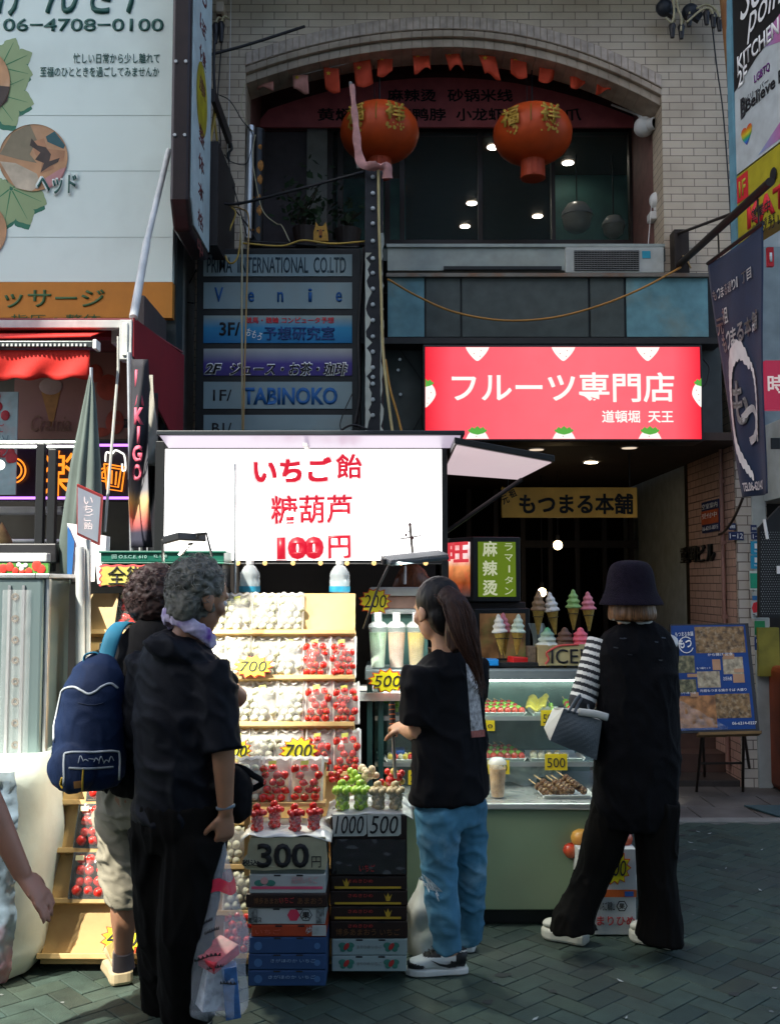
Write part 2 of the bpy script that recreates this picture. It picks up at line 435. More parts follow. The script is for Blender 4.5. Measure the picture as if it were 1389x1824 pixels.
# balcony recess
YB = 9.05; zs = at(0, 440, YF).z
for q in (A0 - .05, A1):
    m = MB(); m.box((q, YF + .3, zs - .1), (q + .05, YB, 6.42)); obj('reveal', m, M('reveal_maroon', (.22, .1, .085), .6, var=.25), B)
m = MB(); m.box((A0 - .1, YF + .28, 6.42), (A1 + .1, YB + .1, 6.5)); obj('balcony_ceiling', m, M('balcony_soffit', (.12, .085, .08), .7), B)
m = MB(); m.box((A0, YB - .02, at(0, 235, YB).z), (A1, YB + .1, 6.42)); obj('back_wall', m, MAROON, B)
m = MB(); m.box((A0, YF - .02, zs - .12), (A1, YB + .1, zs - .02)); obj('balcony_floor', m, GREYP, B)
m = MB(); m.pbox(455, 232, 546, 440, YB, YB + .1); obj('back_panel', m, M('purple_grey_wall', (.1, .085, .09), .7), B)
m = MB(); m.pbox(547, 226, 582, 440, YB - .04, YB + .1); obj('pillar', m, M('pale_pillar', (.27, .27, .24), .7), B)
# glazed window with frame; room behind it
def frame(x0, y0, x1, y1, Y, t, d, mat, par, nm='window_frame', bars=()):
    m = MB(); m.pbox(x0, y0, x1, y0 + t, Y, Y + d); m.pbox(x0, y1 - t, x1, y1, Y, Y + d)
    m.pbox(x0, y0 + t, x0 + t, y1 - t, Y, Y + d); m.pbox(x1 - t, y0 + t, x1, y1 - t, Y, Y + d)
    for b in bars: m.pbox(b - t / 2, y0 + t, b + t / 2, y1 - t, Y + .003, Y + d - .003)
    return obj(nm, m, mat, par)
wf = frame(583, 226, 1128, 436, YB - .03, 9, .08, BROWNF, B, 'window', (606, 690, 716, 855, 985))
m = MB(); m.pbox(592, 235, 1119, 427, YB, YB + .008); obj('pane', m, GLASS, wf)
rz = at(0, 226, YB).z; xl, xr = at(583, 0, YB).x - .9, at(1128, 0, YB).x + 1.2
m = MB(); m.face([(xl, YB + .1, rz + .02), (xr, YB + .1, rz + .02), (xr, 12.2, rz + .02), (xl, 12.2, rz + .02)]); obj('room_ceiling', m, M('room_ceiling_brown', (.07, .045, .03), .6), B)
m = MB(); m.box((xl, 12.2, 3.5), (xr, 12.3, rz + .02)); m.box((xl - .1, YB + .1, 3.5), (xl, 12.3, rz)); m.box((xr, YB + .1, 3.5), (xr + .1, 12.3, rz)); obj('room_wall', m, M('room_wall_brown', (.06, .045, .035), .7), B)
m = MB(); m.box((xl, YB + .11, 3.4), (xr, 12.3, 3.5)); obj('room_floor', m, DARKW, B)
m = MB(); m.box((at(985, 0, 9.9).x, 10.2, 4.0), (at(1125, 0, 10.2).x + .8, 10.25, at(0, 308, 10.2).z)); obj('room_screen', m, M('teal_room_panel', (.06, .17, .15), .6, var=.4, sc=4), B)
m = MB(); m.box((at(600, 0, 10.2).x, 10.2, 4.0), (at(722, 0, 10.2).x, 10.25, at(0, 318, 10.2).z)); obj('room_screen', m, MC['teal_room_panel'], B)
LAMP = M('downlight_glow', (1, .9, .7), .5, emit=(1, .93, .78), es=9, var=0)
zc = rz + .015
def on_ceiling(px, py, z):
    u, w = px - CX, CY - py; d = F * _s + w * _c; t = (z - CAMH) / d
    return Vector((u * t, (F * _c - w * _s) * t, z))
for px, py in ((711, 337), (705, 385), (840, 362), (828, 403), (957, 385), (1011, 290), (878, 262)):
    p = on_ceiling(px, py, zc); d = thing('downlight', 'small round ceiling light glowing behind the upper balcony window', 'ceiling light', p, 'downlights in the upper room')
    m = MB(); m.lathe([(.055, 0), (.062, -.004), (.066, 0)], p, 20); obj('trim_ring', m, STEEL, d)
    m = MB(); m.lathe([(0, -.006), (.055, -.006), (.055, 0)], p, 20); obj('bulb', m, LAMP, d)
for px, py, r, lab in ((1027, 385, .155, 'large white domed pendant lamp behind the right balcony window pane'), (1092, 402, .115, 'smaller white pendant lamp low in the corner of the balcony window')):
    p = at(px, py, 9.7); d = thing('pendant_lamp', lab, 'lamp', p)
    m = MB(); m.lathe([(.02, r * .9), (r * .6, r * .75), (r * .95, r * .25), (r, 0), (r * .97, 0), (r * .9, r * .2), (r * .5, r * .68), (0, r * .8)], p, 24); obj('lamp_shade', m, M('lamp_enamel', (.55, .53, .48), .3), d, smooth=50)
    m = MB(); m.lathe([(r * .95, -.002), (r * .8, -r * .7), (r * .45, -r * 1.0), (0, -r * 1.02)], p, 24); obj('diffuser', m, M('lamp_glass', (.4, .38, .3), .3), d, smooth=50)
    m = MB(); m.tube([p + Vector((0, 0, r * .9)), (p.x, p.y, rz + .02)], .006); obj('cord', m, BLKC, d)
# lower storey
m = MB(); m.box((at(310, 0, YF).x, YF + .31, 0), (0.02, YF + .4, 4.02)); obj('lower_wall', m, M('lower_wall_dark', (.05, .048, .045), .7), B)
zf0, zf1 = at(0, 601, 7.9).z, at(0, 492, 7.9).z
m = MB(); m.box((at(690, 0, 7.9).x, 7.905, zf0), (at(1262, 0, 7.9).x, 8.25, zf1 - .003)); obj('fascia_core', m, BLK, B)
for x0, x1, mt in ((690, 756, BLUEP), (758, 820, GREYP), (822, 1048, GREYP), (1050, 1112, GREYP), (1114, 1262, BLUEP)):
    m = MB(); m.pbox(x0 + .4, 494, x1 - .4, 600, 7.885, 7.904); obj('fascia_panel', m, mt, B, bev=.002)
    for sx in (x0 + 6, x1 - 6):
        pass
m = MB(); m.pbox(688, 486, 1264, 492.5, 7.85, 8.3); obj('ledge_flashing', m, M('rusty_flashing', (.2, .18, .15), .5, .3, dirt=(.22, .09, .03), damt=.8, dsc=5), B)
m = MB(); m.pbox(690, 440, 1010, 482, 7.97, 8.02); m.pbox(688, 434, 1184, 440, 7.95, 8.04); obj('parapet_panel', m, M('pale_green_panel', (.32, .36, .33), .5, dirt=(.2, .18, .12), damt=.4), B, bev=.003)
m = MB(); m.pbox(790, 474, 1000, 480, 7.94, 7.97); obj('dark_trim', m, BLK, B)
m = MB(); m.pbox(640, 601, 1287, 612, 7.72, 8.25); obj('canopy_edge', m, M('canopy_dark', (.02, .02, .02), .5), B)
for q in ((640, 612.5, 757, 800), (1248, 612.5, 1287, 790)):
    m = MB(); m.pbox(*q, 7.95, 8.2); obj('grey_sheeting', m, GREYP, B)
for px, py in ((712, 641), (713, 703), (709, 660)):
    p = at(px, py, 7.95); m = MB(); m.tube([p, p - Vector((0, .02, 0))], .012, 10); obj('bolt', m, STEEL, B)
zc2 = at(0, 789, 7.85).z
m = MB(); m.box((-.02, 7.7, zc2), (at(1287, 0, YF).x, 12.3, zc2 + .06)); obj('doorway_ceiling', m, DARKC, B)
XN = at(1286, 0, YF).x; YN = 9.25; XI = at(1206, 0, YN).x
m = MB(); m.box((XN, YF + .31, 0), (XN + .06, YN, zc2 + .3)); obj('niche_side_wall', m, TILED, B)
m = MB(); m.box((XN - .006, YF + .004, 0), (XN - .001, YF + .31, zc2)); obj('niche_edge', m, TILED, B)
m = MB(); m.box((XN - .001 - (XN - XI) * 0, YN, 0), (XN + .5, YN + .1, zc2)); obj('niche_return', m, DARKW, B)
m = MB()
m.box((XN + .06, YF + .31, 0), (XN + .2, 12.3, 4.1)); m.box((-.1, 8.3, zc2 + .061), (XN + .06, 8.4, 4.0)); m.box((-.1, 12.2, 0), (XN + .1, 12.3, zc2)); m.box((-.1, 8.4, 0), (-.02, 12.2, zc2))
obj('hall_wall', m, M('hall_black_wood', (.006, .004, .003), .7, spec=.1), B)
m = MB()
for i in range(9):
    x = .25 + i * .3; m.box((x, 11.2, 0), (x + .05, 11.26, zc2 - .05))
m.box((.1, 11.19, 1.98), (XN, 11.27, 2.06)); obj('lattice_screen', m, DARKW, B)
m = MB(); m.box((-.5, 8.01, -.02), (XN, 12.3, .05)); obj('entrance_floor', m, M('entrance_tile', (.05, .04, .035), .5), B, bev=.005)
m = MB(); m.box((XN - .55, 8.35, .05), (XN - .003, YN, .2)); m.prism([(XN - .9, 8.6, .05), (XN - .003, 8.6, .05), (XN - .003, 8.6, .55)], (0, .3, 0)); obj('stair_side', m, M('brown_step', (.09, .05, .04), .7), B)
# doorway lights
for px, py in ((1052, 823), (955, 800), (1120, 797)):
    p = on_ceiling(px, py, zc2 - .004); d = thing('downlight', 'round downlight in the dark entrance ceiling, ' + {1052: 'lit, above the wooden name board', 955: 'dim, nearest the white hatch panel', 1120: 'dim, furthest from the stall'}[px], 'ceiling light', p, 'downlights over the entrance')
    m = MB(); m.lathe([(.06, 0), (.068, -.006), (.074, .002)], p, 20); obj('trim_ring', m, STEEL, d)
    m = MB(); m.lathe([(0, -.008), (.058, -.008), (.058, .002)], p, 20); obj('bulb', m, M('warm_bulb', (1, .8, .5), .5, emit=(1, .82, .55), es=14, var=0) if px == 1052 else M('dim_bulb', (.5, .45, .38), .5, emit=(1, .8, .6), es=.35, var=0), d)
for px, py, Y, lab in ((993, 971, 9.8, 'bare round bulb glowing in the dark entrance under the wooden board'), (965, 1055, 10.2, 'bare round bulb glowing low in the dark entrance behind the ice cream cones')):
    p = at(px, py, Y); d = thing('hanging_bulb', lab, 'light bulb', p)
    m = MB(); m.ball(p, .045, 16, 10); obj('bulb', m, M('globe_bulb', (1, .8, .5), .5, emit=(1, .72, .38), es=5, var=0), d, smooth=0)
    m = MB(); m.tube([p + Vector((0, 0, .045)), p + Vector((0, 0, .1))], .02, 10); m.tube([p + Vector((0, 0, .1)), (p.x, p.y, zc2)], .004); obj('cord', m, BLKC, d)
# letters on the niche wall, pipe, panels (face -X)
def xtext(par, s, Y0, z0, w, h, X, mat, **k): return text(par, s, (X - .002, Y0, z0), w, h, mat, right=(0, -1, 0), **k)
def onX(px, py, X):  # point on the plane x = X
    u, w = px - CX, CY - py; t = X / u
    return Vector((X, (F * _c - w * _s) * t, CAMH + (F * _s + w * _c) * t))
a, b = onX(1214, 1003, XN - .006), onX(1276, 968, XN - .006)
d = thing('building_name', 'raised black building name letters on the pink tiled entrance wall', 'sign', a)
for i, ch in enumerate('重岡ビル'):
    q = a.lerp(Vector((a.x, b.y, a.z)), i / 4)
    xtext(d, ch, q.y, q.z, (a.y - b.y) / 4 * .82, b.z - a.z, XN - .0, M('black_bronze', (.012, .011, .01), .5), ext=.02, bold=.03, name='letter')
a, b = onX(1252, 950, XN), onX(1281, 888, XN)
d = thing('phone_notice', 'blue and orange notice plate on the pink tiled entrance wall by the pipe', 'sign', (XN, b.y, a.z))
m = MB(); m.box((XN - .012, b.y, a.z), (XN - .002, a.y, b.z)); obj('plate', m, M('navy_plate', (.02, .035, .12), .4), d)
zz = lambda t: lerp(a.z, b.z, t)
m = MB(); m.box((XN - .016, b.y + .002, zz(.26)), (XN - .012, a.y - .002, zz(.7))); obj('orange_field', m, M('orange_red', (.55, .1, .03), .5), d)
xtext(d, '空室案内', a.y - .02, zz(.76), a.y - b.y - .04, zz(.93) - zz(.76), XN - .012, WHTT)
xtext(d, '受付中', a.y - .03, zz(.45), a.y - b.y - .06, zz(.62) - zz(.45), XN - .016, WHTT)
xtext(d, '06-6211-0015', a.y - .02, zz(.07), a.y - b.y - .04, zz(.2) - zz(.07), XN - .012, WHTT)
m = MB(); p = onX(1284, 800, XN - .03); m.tube([(XN - .03, p.y + .02, zc2), (XN - .03, p.y + .02, .1)], .018, 10)
for z in (.6, 1.3, 1.9, 2.4): m.box((XN - .05, p.y, z), (XN - .004, p.y + .04, z + .03))
one('wall_pipe', m, M('pink_pipe', (.3, .16, .13), .5), 'thin pink painted pipe running down the tiled entrance wall', 'pipe', smooth=40)
# white tiled pier facing and number plates
m = MB(); m.box((XN + .004, YF - .02, 0), (at(1339, 0, YF).x, YF - .002, at(0, 800, YF).z)); obj('white_tile_facing', m, TILEW, B)
for x0, y0, x1, y1, s, lab in ((1297, 932, 1310, 944, '道頓堀', 'small blue street name plate on the white tiled pier above the 1-12 plate'), (1297, 947, 1324, 962, '1−12', 'small blue house number plate 1-12 on the white tiled pier')):
    d = thing('number_plate', lab, 'sign', at(x0, y1, YF - .03)); m = MB(); m.pbox(x0, y0, x1, y1, YF - .03, YF - .021); obj('plate', m, MC['navy_plate'], d, bev=.001)
    tpx(d, s, x0 + 2, y0 + 3, x1 - 2, y1 - 3, YF - .03, WHTT)
# ================================================================ lit fruit sign
def em(name, c, es=1.0, **k): return M(name, tuple(v * .12 for v in srgb(c)), .4, var=0, emit=srgb(c), es=es / 2 ** EXPO, **k)
Y = 7.66
d = thing('lit_shop_sign', 'long red backlit sign with white strawberries above the entrance', 'sign', at(1002, 785, Y))
m = MB(); m.pbox(753, 614, 1253, 786, Y + .006, Y + .28); obj('case', m, BLK, d, bev=.006)
face = M('red_sign_face', (.3, .04, .05), .35, var=.06, sc=6, es=1.0 / 2 ** EXPO, grad=[(0, srgb((226, 28, 46))), (.1, srgb((236, 80, 92))), (.4, srgb((226, 96, 104))), (.6, srgb((228, 98, 106))), (.9, srgb((238, 88, 98))), (1, srgb((230, 30, 48)))], gaxis=0)
m = MB(); m.pbox(757, 618, 1249, 782, Y, Y + .005); obj('face_panel', m, face, d)
WE = em('sign_white_glow', (250, 244, 236), 1.1); GE = em('sign_green_glow', (96, 180, 70), .9); RE = em('sign_seed_glow', (200, 60, 70), .8)
tpx(d, 'フルーツ専門店', 805, 664, 1199, 716, Y - .001, WE, bold=.022)
tpx(d, '道頓堀  天王', 1072, 731, 1198, 753, Y - .001, WE, bold=.02)
def berry(cx, cy, w, h, leaf):
    P = []
    for i in range(28):
        a = 2 * PI * i / 28; x = math.sin(a) * w * (1 - .28 * max(0, -math.cos(a)) ** 1.0); y = -math.cos(a) * h
        x *= (1.0 if y < 0 else 1 - .35 * (y / h) ** 2)
        P.append((min(max(cx + x, 757.5), 1248.5), min(max(cy + y, 618.5), 781.5)))
    Q = []
    for p in P:
        if not Q or abs(p[0] - Q[-1][0]) + abs(p[1] - Q[-1][1]) > .3: Q.append(p)
    m = MB(); m.prism([at(x, y, Y - .003) for x, y in Q], (0, .002, 0)); obj('strawberry_motif', m, WE, d)
    m = MB()
    for i in range(9):
        sx, sy = cx + w * .7 * math.sin(i * 2.4) * (i / 9) ** .5, cy + h * .75 * math.cos(i * 2.4) * (i / 9) ** .5
        if 760 < sx < 1246 and 621 < sy < 779: m.disc(at(sx, sy, Y - .0035), .004, n=6)
    obj('seeds', m, RE, d)
    if leaf:
        pts = []
        for i in range(11):
            a = PI * i / 10; r = (1 if i % 2 else .5); pts.append((cx - math.cos(a) * w * .8, cy - h * .86 - math.sin(a) * 9 * r))
        pts += [(cx + w * .5, cy - h * .7), (cx, cy - h * .6), (cx - w * .5, cy - h * .7)]
        pts = [(min(max(x, 757.5), 1248.5), min(max(y, 618.5), 781.5)) for x, y in pts]
        m = MB(); m.prism([at(x, y, Y - .0045) for x, y in pts], (0, .001, 0)); obj('leaf_motif', m, GE, d)
for x in (850, 1003, 1153): berry(x, 618, 21, 25, False)
for x in (850, 1004, 1157): berry(x, 790, 21, 26, True)
berry(757, 703, 19, 23, True); berry(1249, 702, 17, 23, True)

# ================================================================ directory of the building's tenants
Y = 7.55
d = thing('tenant_directory', 'tall black framed directory of tenant name panels beside the arched balcony', 'sign board', at(498, 775, Y))
m = MB(); m.pbox(352, 443, 642, 800, Y, Y + .22); obj('case', m, BLK, d, bev=.004)
PG = M('directory_panel', (.22, .3, .32), .35, var=.1, sc=3, dirt=(.2, .15, .08), dsc=3, damt=.35)
PBL = M('blue_fade_panel', (0, 0, 0), .35, var=.08, grad=[(0, (.0, .13, .32)), (.55, (.02, .22, .42)), (.95, (.26, .33, .32))])
PPU = M('purple_fade_panel', (0, 0, 0), .35, var=.08, grad=[(0, (.035, .02, .16)), (.45, (.05, .03, .22)), (.95, (.34, .36, .36))])
def dpan(y0, y1, mt): m = MB(); m.pbox(363, y0, 627, y1, Y - .008, Y - .001); obj('name_panel', m, mt, d, bev=.001)
for (y0, y1, mt) in ((453, 492, PG), (503, 550, PG), (562, 611, PBL), (621, 669, PPU), (680, 728, PG), (739, 785, PG)): dpan(y0, y1, mt)
Yt = Y - .009
BLUT = M('blue_ink', (.0, .07, .24), .6, var=0)
tpx(d, 'PRIMA  INTERNATIONAL  CO.LTD', 369, 458, 616, 486, Yt, M('teal_black_ink', (.008, .03, .045), .6, var=0), bold=.005)
for ch, x, y0 in (('V', 382, 512), ('e', 442, 520), ('n', 494, 520), ('i', 549, 514), ('e', 598, 520)): tpx(d, ch, x, y0, x + (16 if ch == 'V' else 11 if ch != 'i' else 7), 538, Yt, BLUT, bold=.02)
tpx(d, '競馬・競輪 コンピュータ予想', 438, 565, 595, 576, Yt, REDT, bold=.02)
tpx(d, '3F/', 391, 574, 428, 598, Yt, BLKT, bold=.02); tpx(d, '予想研究室', 470, 582, 596, 606, Yt, NAVYT, bold=.045)
tpx(d, 'おもろ', 437, 583, 466, 597, Yt, WHTT, bold=.0, rot=-.35)
tpx(d, '2F', 365, 648, 395, 666, Yt, BLKT, bold=.03, shear=.25); tpx(d, 'ジュース・お茶・珈琲', 411, 647, 618, 668, Yt, BLKT, bold=.035, shear=.2)
tpx(d, '2F', 363.5, 646.5, 396.5, 667.5, Yt + .0008, WHTT, bold=.075, shear=.25); tpx(d, 'ジュース・お茶・珈琲', 409.5, 645.5, 619.5, 669.5, Yt + .0008, WHTT, bold=.075, shear=.2)
tpx(d, '1F/', 380, 694, 413, 714, Yt, BLKT, bold=.005); tpx(d, 'TABINOKO', 433, 690, 601, 721, Yt, M('blue_sign_ink', (.01, .1, .3), .6, var=0), bold=.035)
tpx(d, 'B1/', 378, 753, 413, 772, Yt, BLKT, bold=.01)

# ================================================================ projecting sign at the upper left
def quadbox(name, par, p4, dvec, mt, **k):
    m = MB(); m.prism([Vector(p) for p in p4], dvec); return obj(name, m, mt, par, **k)
d = thing('projecting_sign', 'tall dark projecting box sign with a white lettered side, hung beside the big billboard', 'sign', at(330, 400, 6.7))
Yn, Yfr = 6.45, 7.2
xa, xb = at(303, 300, Yn).x, at(337, 300, Yn).x
zb, zt = at(0, 400, Yn).z, 6.3
ch = .17
prof = [(Yn, zb + ch), (Yn + ch * .7, zb), (Yfr, zb), (Yfr, zt), (Yn, zt)]
m = MB(); m.prism([(xa, y, z) for y, z in prof], (xb - xa, 0, 0)); obj('case', m, M('dark_brown_case', (.022, .012, .012), .35, var=.3), d, bev=.02)
m = MB(); q = [(Yn + .05, zb + ch + .03), (Yn + .05 + ch * .6, zb + .05), (Yfr - .04, zb + .05), (Yfr - .04, zt - .04), (Yn + .05, zt - .04)]
m.prism([(xb + .001, y, z) for y, z in q], (.008, 0, 0)); obj('face_panel', m, M('pale_sign_face', (.6, .74, .74), .35, dirt=(.2, .22, .2), damt=.3), d)
ft = M('sign_red_brown_ink', (.14, .03, .03), .6, var=0)
for i, ch_ in enumerate('足つぼ健康'):
    text(d, ch_, (xb + .0095, Yn + .25, zt - .45 - i * .22), .24, .12, ft, right=(0, 1, 0), bold=.01)
m = MB(); m.disc((xb + .0105, Yn + .36, at(0, 177, 6.8).z), .26, (1, 0, 0), 28, rx=.2); obj('emblem', m, M('gold_emblem', (.45, .38, .02), .5, var=.5, sc=9), d)
for i, ch_ in enumerate('整体本格中'):
    text(d, ch_, (xb + .0095, Yn + .27, at(0, 255, 6.8).z - i * .2), .2, .12, ft, right=(0, 1, 0), bold=.01)
m = MB()
for z in (zb + .6, zb + 1.1, zb + 1.7):
    for x in (xa + .03, xb - .03): m.tube([(x, Yn, z), (x, Yn - .012, z)], .011, 8)
obj('bolts', m, STEEL, d)
m = MB(); m.box((xb - .02, Yfr + .005, zb + .12), (xb + .06, YF, zb + .9)); m.box((xb - .0, Yfr + .005, zb + 1.2), (xb + .03, YF - .002, zb + 1.3)); obj('bracket', m, M('dark_bracket', (.02, .016, .015), .6), d)

# ================================================================ bolted steel post with cloth
Y = 7.35
d = thing('bolted_steel_post', 'upright dark steel post with a row of bolts and peeling pale paint', 'post', at(666, 780, Y))
m = MB(); m.pbox(650, 303, 682, 800, Y, Y + .16); obj('beam', m, M('dark_steel_post', (.022, .022, .026), .35, .3, var=.4), d, bev=.004)
def peel(x0, x1, y0, y1, n, seed, amp):
    rd = random.Random(seed); A = []; Bp = []
    for i in range(n + 1):
        y = y0 + (y1 - y0) * i / n; A.append((x0 + rd.uniform(-.6, .6), y)); Bp.append((x1 + rd.uniform(-amp, amp * .3), y))
    m = MB()
    for i in range(n): m.prism([at(*q, Y - .003) for q in (A[i], Bp[i], Bp[i + 1], A[i + 1])][::-1], (0, .0025, 0))
    return m
PP = M('peeling_cream_paint', (.42, .45, .4), .7, var=.2, dirt=(.25, .2, .1), damt=.5)
obj('peeling_paint', peel(650.5, 660, 450, 790, 34, 2, 9), PP, d); obj('peeling_paint', peel(677.5, 683, 415, 790, 36, 5, 5), PP, d)
for i, py in enumerate((316, 345, 372, 399, 430, 461, 487, 515, 543, 571, 600, 627, 655, 672, 684, 712, 740)):
    p = at(664, py, Y); m = MB(); m.tube([p, p - Vector((0, .016, 0))], .016, 6); m.tube([p - Vector((0, .016, 0)), p - Vector((0, .026, 0))], .009, 8); obj('bolt', m, STEEL, d)
CLOTHP = M('faded_pink_cloth', (.5, .25, .23), .8, var=.35, sc=12, bump=.2)
m = MB(); P = spline([at(627, 150, 7.3), at(630, 185, 7.3), at(634, 225, 7.28), at(637, 262, 7.27), at(645, 292, 7.26), at(668, 296, 7.26), at(688, 299, 7.27), at(690, 318, 7.28)], 5)
rr = [(.016 + .022 * min(1, i / 24) + .004 * math.sin(i * 1.1), .006 + .012 * (i > 22)) for i in range(len(P))]
m.tube(P, rr, 8, side=(1, 0, 0)); one('pink_cloth', m, CLOTHP, 'faded pink cloth strip draped over the top of the bolted post', 'cloth', smooth=60)
m = MB(); m.tube([at(624, 146, 7.34), at(633, 225, 7.34), at(638, 300, 7.34)], .012); one('tied_stick', m, M('grey_stick', (.2, .2, .19), .6), 'thin stick standing above the bolted post inside the pink cloth', 'stick')

# ================================================================ balcony: pediment board, bunting, lanterns
Y = 8.92
d = thing('pediment_board', 'dark pink curved board with black Chinese lettering under the arch', 'sign', at(800, 225, Y))
top_ = [(455 + 690 * i / 30, 138 + (72 * ((i / 30 - .48) / .5) ** 2 if i else 85)) for i in range(31)]
pts = [at(x, y, Y) for x, y in top_] + [at(1148, 226, Y), at(455, 226, Y)]
m = MB(); m.prism(pts, (0, .03, 0)); obj('board', m, M('pediment_pink', (.6, .15, .16), .55, var=.15), d)
BR = dict(bold=.03, wob=.002)
for s, x0, x1, y in (('麻辣烫', 690, 776, 159), ('砂锅米线', 797, 912, 159), ('黄焖鸡', 566, 660, 193), ('卤鸭脖', 706, 793, 193), ('小龙虾', 812, 896, 193), ('鸡凤爪', 938, 1034, 193)):
    tpx(d, s, x0, y, x1, y + 22, Y - .001, BLKT, **BR)
m = MB(); top2 = [(x, y - 10) for x, y in top_[1:]]
for (x0, y0), (x1, y1) in zip(top2, top2[1:]): m.prism([at(x0, y0, Y + .03), at(x1, y1, Y + .03), at(x1, y1 + 9.5, Y + .03), at(x0, y0 + 9.5, Y + .03)], (0, .06, 0))
obj('trim', m, M('pediment_trim', (.12, .05, .045), .6), d)
FLR = M('flag_red', (.55, .055, .018), .75, var=.12, sc=20); FLY = M('flag_yellow', (.6, .35, .02), .7, var=0); FLP = M('flag_faded', (.62, .27, .22), .75, var=.3, sc=12)
Y = 8.15
fl = [(473, 145, 30, 18, 0, 1), (535, 135, 28, 30, .1, 1), (590, 122, 28, 40, .12, 0), (644, 108, 32, 46, .2, 0), (686, 92, 28, 44, -.03, 0), (749, 87, 30, 44, .12, 0), (802, 88, 26, 40, .5, 0), (866, 98, 30, 42, .45, 0), (922, 98, 30, 38, .08, 0), (976, 98, 28, 48, -.12, 0), (1030, 113, 28, 44, -.08, 0), (1078, 132, 27, 36, -.3, 0), (1147, 150, 34, 22, .2, 0)]
d = thing('flag_bunting', 'string of small red flags with yellow stars hung under the arch', 'bunting', at(800, 90, Y))
line = spline([at(436, 152, Y)] + [at(x, y - 2, Y) for x, y, *_ in fl] + [at(1180, 168, Y)], 6)
m = MB(); m.tube(line, .003, 5); obj('string', m, M('white_string', (.5, .5, .48), .7), d)
for i, (x, y, w, h, sk, fade) in enumerate(fl):
    s_ = mp(Y); c = at(x, y, Y)
    def fn(u, v, c=c, w=w * s_, h=h * s_, sk=sk, i=i):
        return c + Vector((-w / 2 + u * w + sk * v * h * .6, -.02 * math.sin(v * 2.5 + i) + .018 * math.sin(u * 5 + v * 3 + i * 2) * (v + .2), -v * h * (1 - .15 * math.sin(u * 4 + i)) - u * .01 * (i % 3 - 1)))
    m = MB(); m.grid(fn, 6, 6); f = obj('flag', m, FLP if fade else FLR, d, smooth=0, solid=.002)
    m = MB(); cc = fn(.3, .25) + Vector((0, -.006, 0)); pts = []
    for k in range(10): a = PI / 2 + k * PI / 5; r_ = .022 if k % 2 == 0 else .009; pts.append(cc + Vector((math.cos(a) * r_, 0, math.sin(a) * r_)))
    m.prism(pts, (0, -.002, 0)); obj('star', m, FLY, f)
LANR = M('lantern_red_silk', (.62, .075, .01), .5, var=.22, sc=5, sss=.0); GOLD = M('lantern_gold', (.5, .3, .04), .5, .2)
for k, (px, py, lab) in enumerate(((676, 237, 'big red paper lantern with gold characters hanging behind the bolted post'), (948, 240, 'big red paper lantern with gold characters and square tassel under the right of the arch'))):
    Y = 8.25; c = at(px, py, Y); rx, rz_ = 71 * mp(Y), 52 * mp(Y)
    d = thing('red_lantern', lab, 'lantern', c, 'red lanterns under the arch')
    m = MB(); m.lathe([(rx * math.sin(PI * i / 18) ** .85, -rz_ * math.cos(PI * i / 18)) for i in range(1, 18)], c, 48, wob=lambda t, z: 1 + .02 * abs(math.cos(t * 12 * 2 * PI))); obj('shade', m, LANR, d, smooth=0)
    m = MB(); m.lathe([(0, rz_ + .02), (.075, rz_ + .02), (.085, rz_ - .03), (0, rz_ - .03)], c, 20); obj('cap', m, GOLD, d)
    m = MB(); m.lathe([(.1, -rz_ + .02), (.105, -rz_ - .14), (.08, -rz_ - .15), (0, -rz_ - .15)], c, 20); m.box(c + Vector((-.016, -.11, -rz_ - .13)), c + Vector((.016, -.104, -rz_ + .0))); obj('tassel_collar', m, M('lantern_collar', (.42, .05, .012), .6), d)
    m = MB(); m.tube([c + Vector((0, 0, rz_)), (c.x, c.y, 6.42)], .006, 5); m.tube([c + Vector((-.04, 0, rz_)), (c.x - .06, c.y, 6.42)], .003, 5); obj('cord', m, BLKC, d)
    def onl(az, el): return c + Vector((rx * 1.02 * math.cos(el) * math.sin(az), -rx * 1.02 * math.cos(el) * math.cos(az), rz_ * 1.02 * math.sin(el)))
    for az, s in ((-.62, '福'), (.42, '祥')):
        az -= .1 * k
        rt = Vector((math.cos(az), math.sin(az), 0)); up = Vector((0, -.0, 1))
        text(d, s, onl(az, -.16) - rt * .09 - Vector((0, rt.x * .02, .0)), .17, .15, GOLD, right=rt, up=up, bold=.05, ext=.004, name='gold_character')
        m = MB(); rd = random.Random(k * 7 + int(az * 10))
        for q in range(34):
            p = onl(az + rd.uniform(-.24, .24), -.12 + rd.uniform(-.3, .42)); n_ = (p - c).normalized(); m.disc(p + n_ * .003, rd.uniform(.006, .016), n_, 7)
        obj('gold_motif', m, GOLD, d)
        m = MB(); m.tube([onl(-.08 - .1 * k, .6 - t * .05) for t in range(15)], .005, 5); obj('gold_rib', m, GOLD, d)

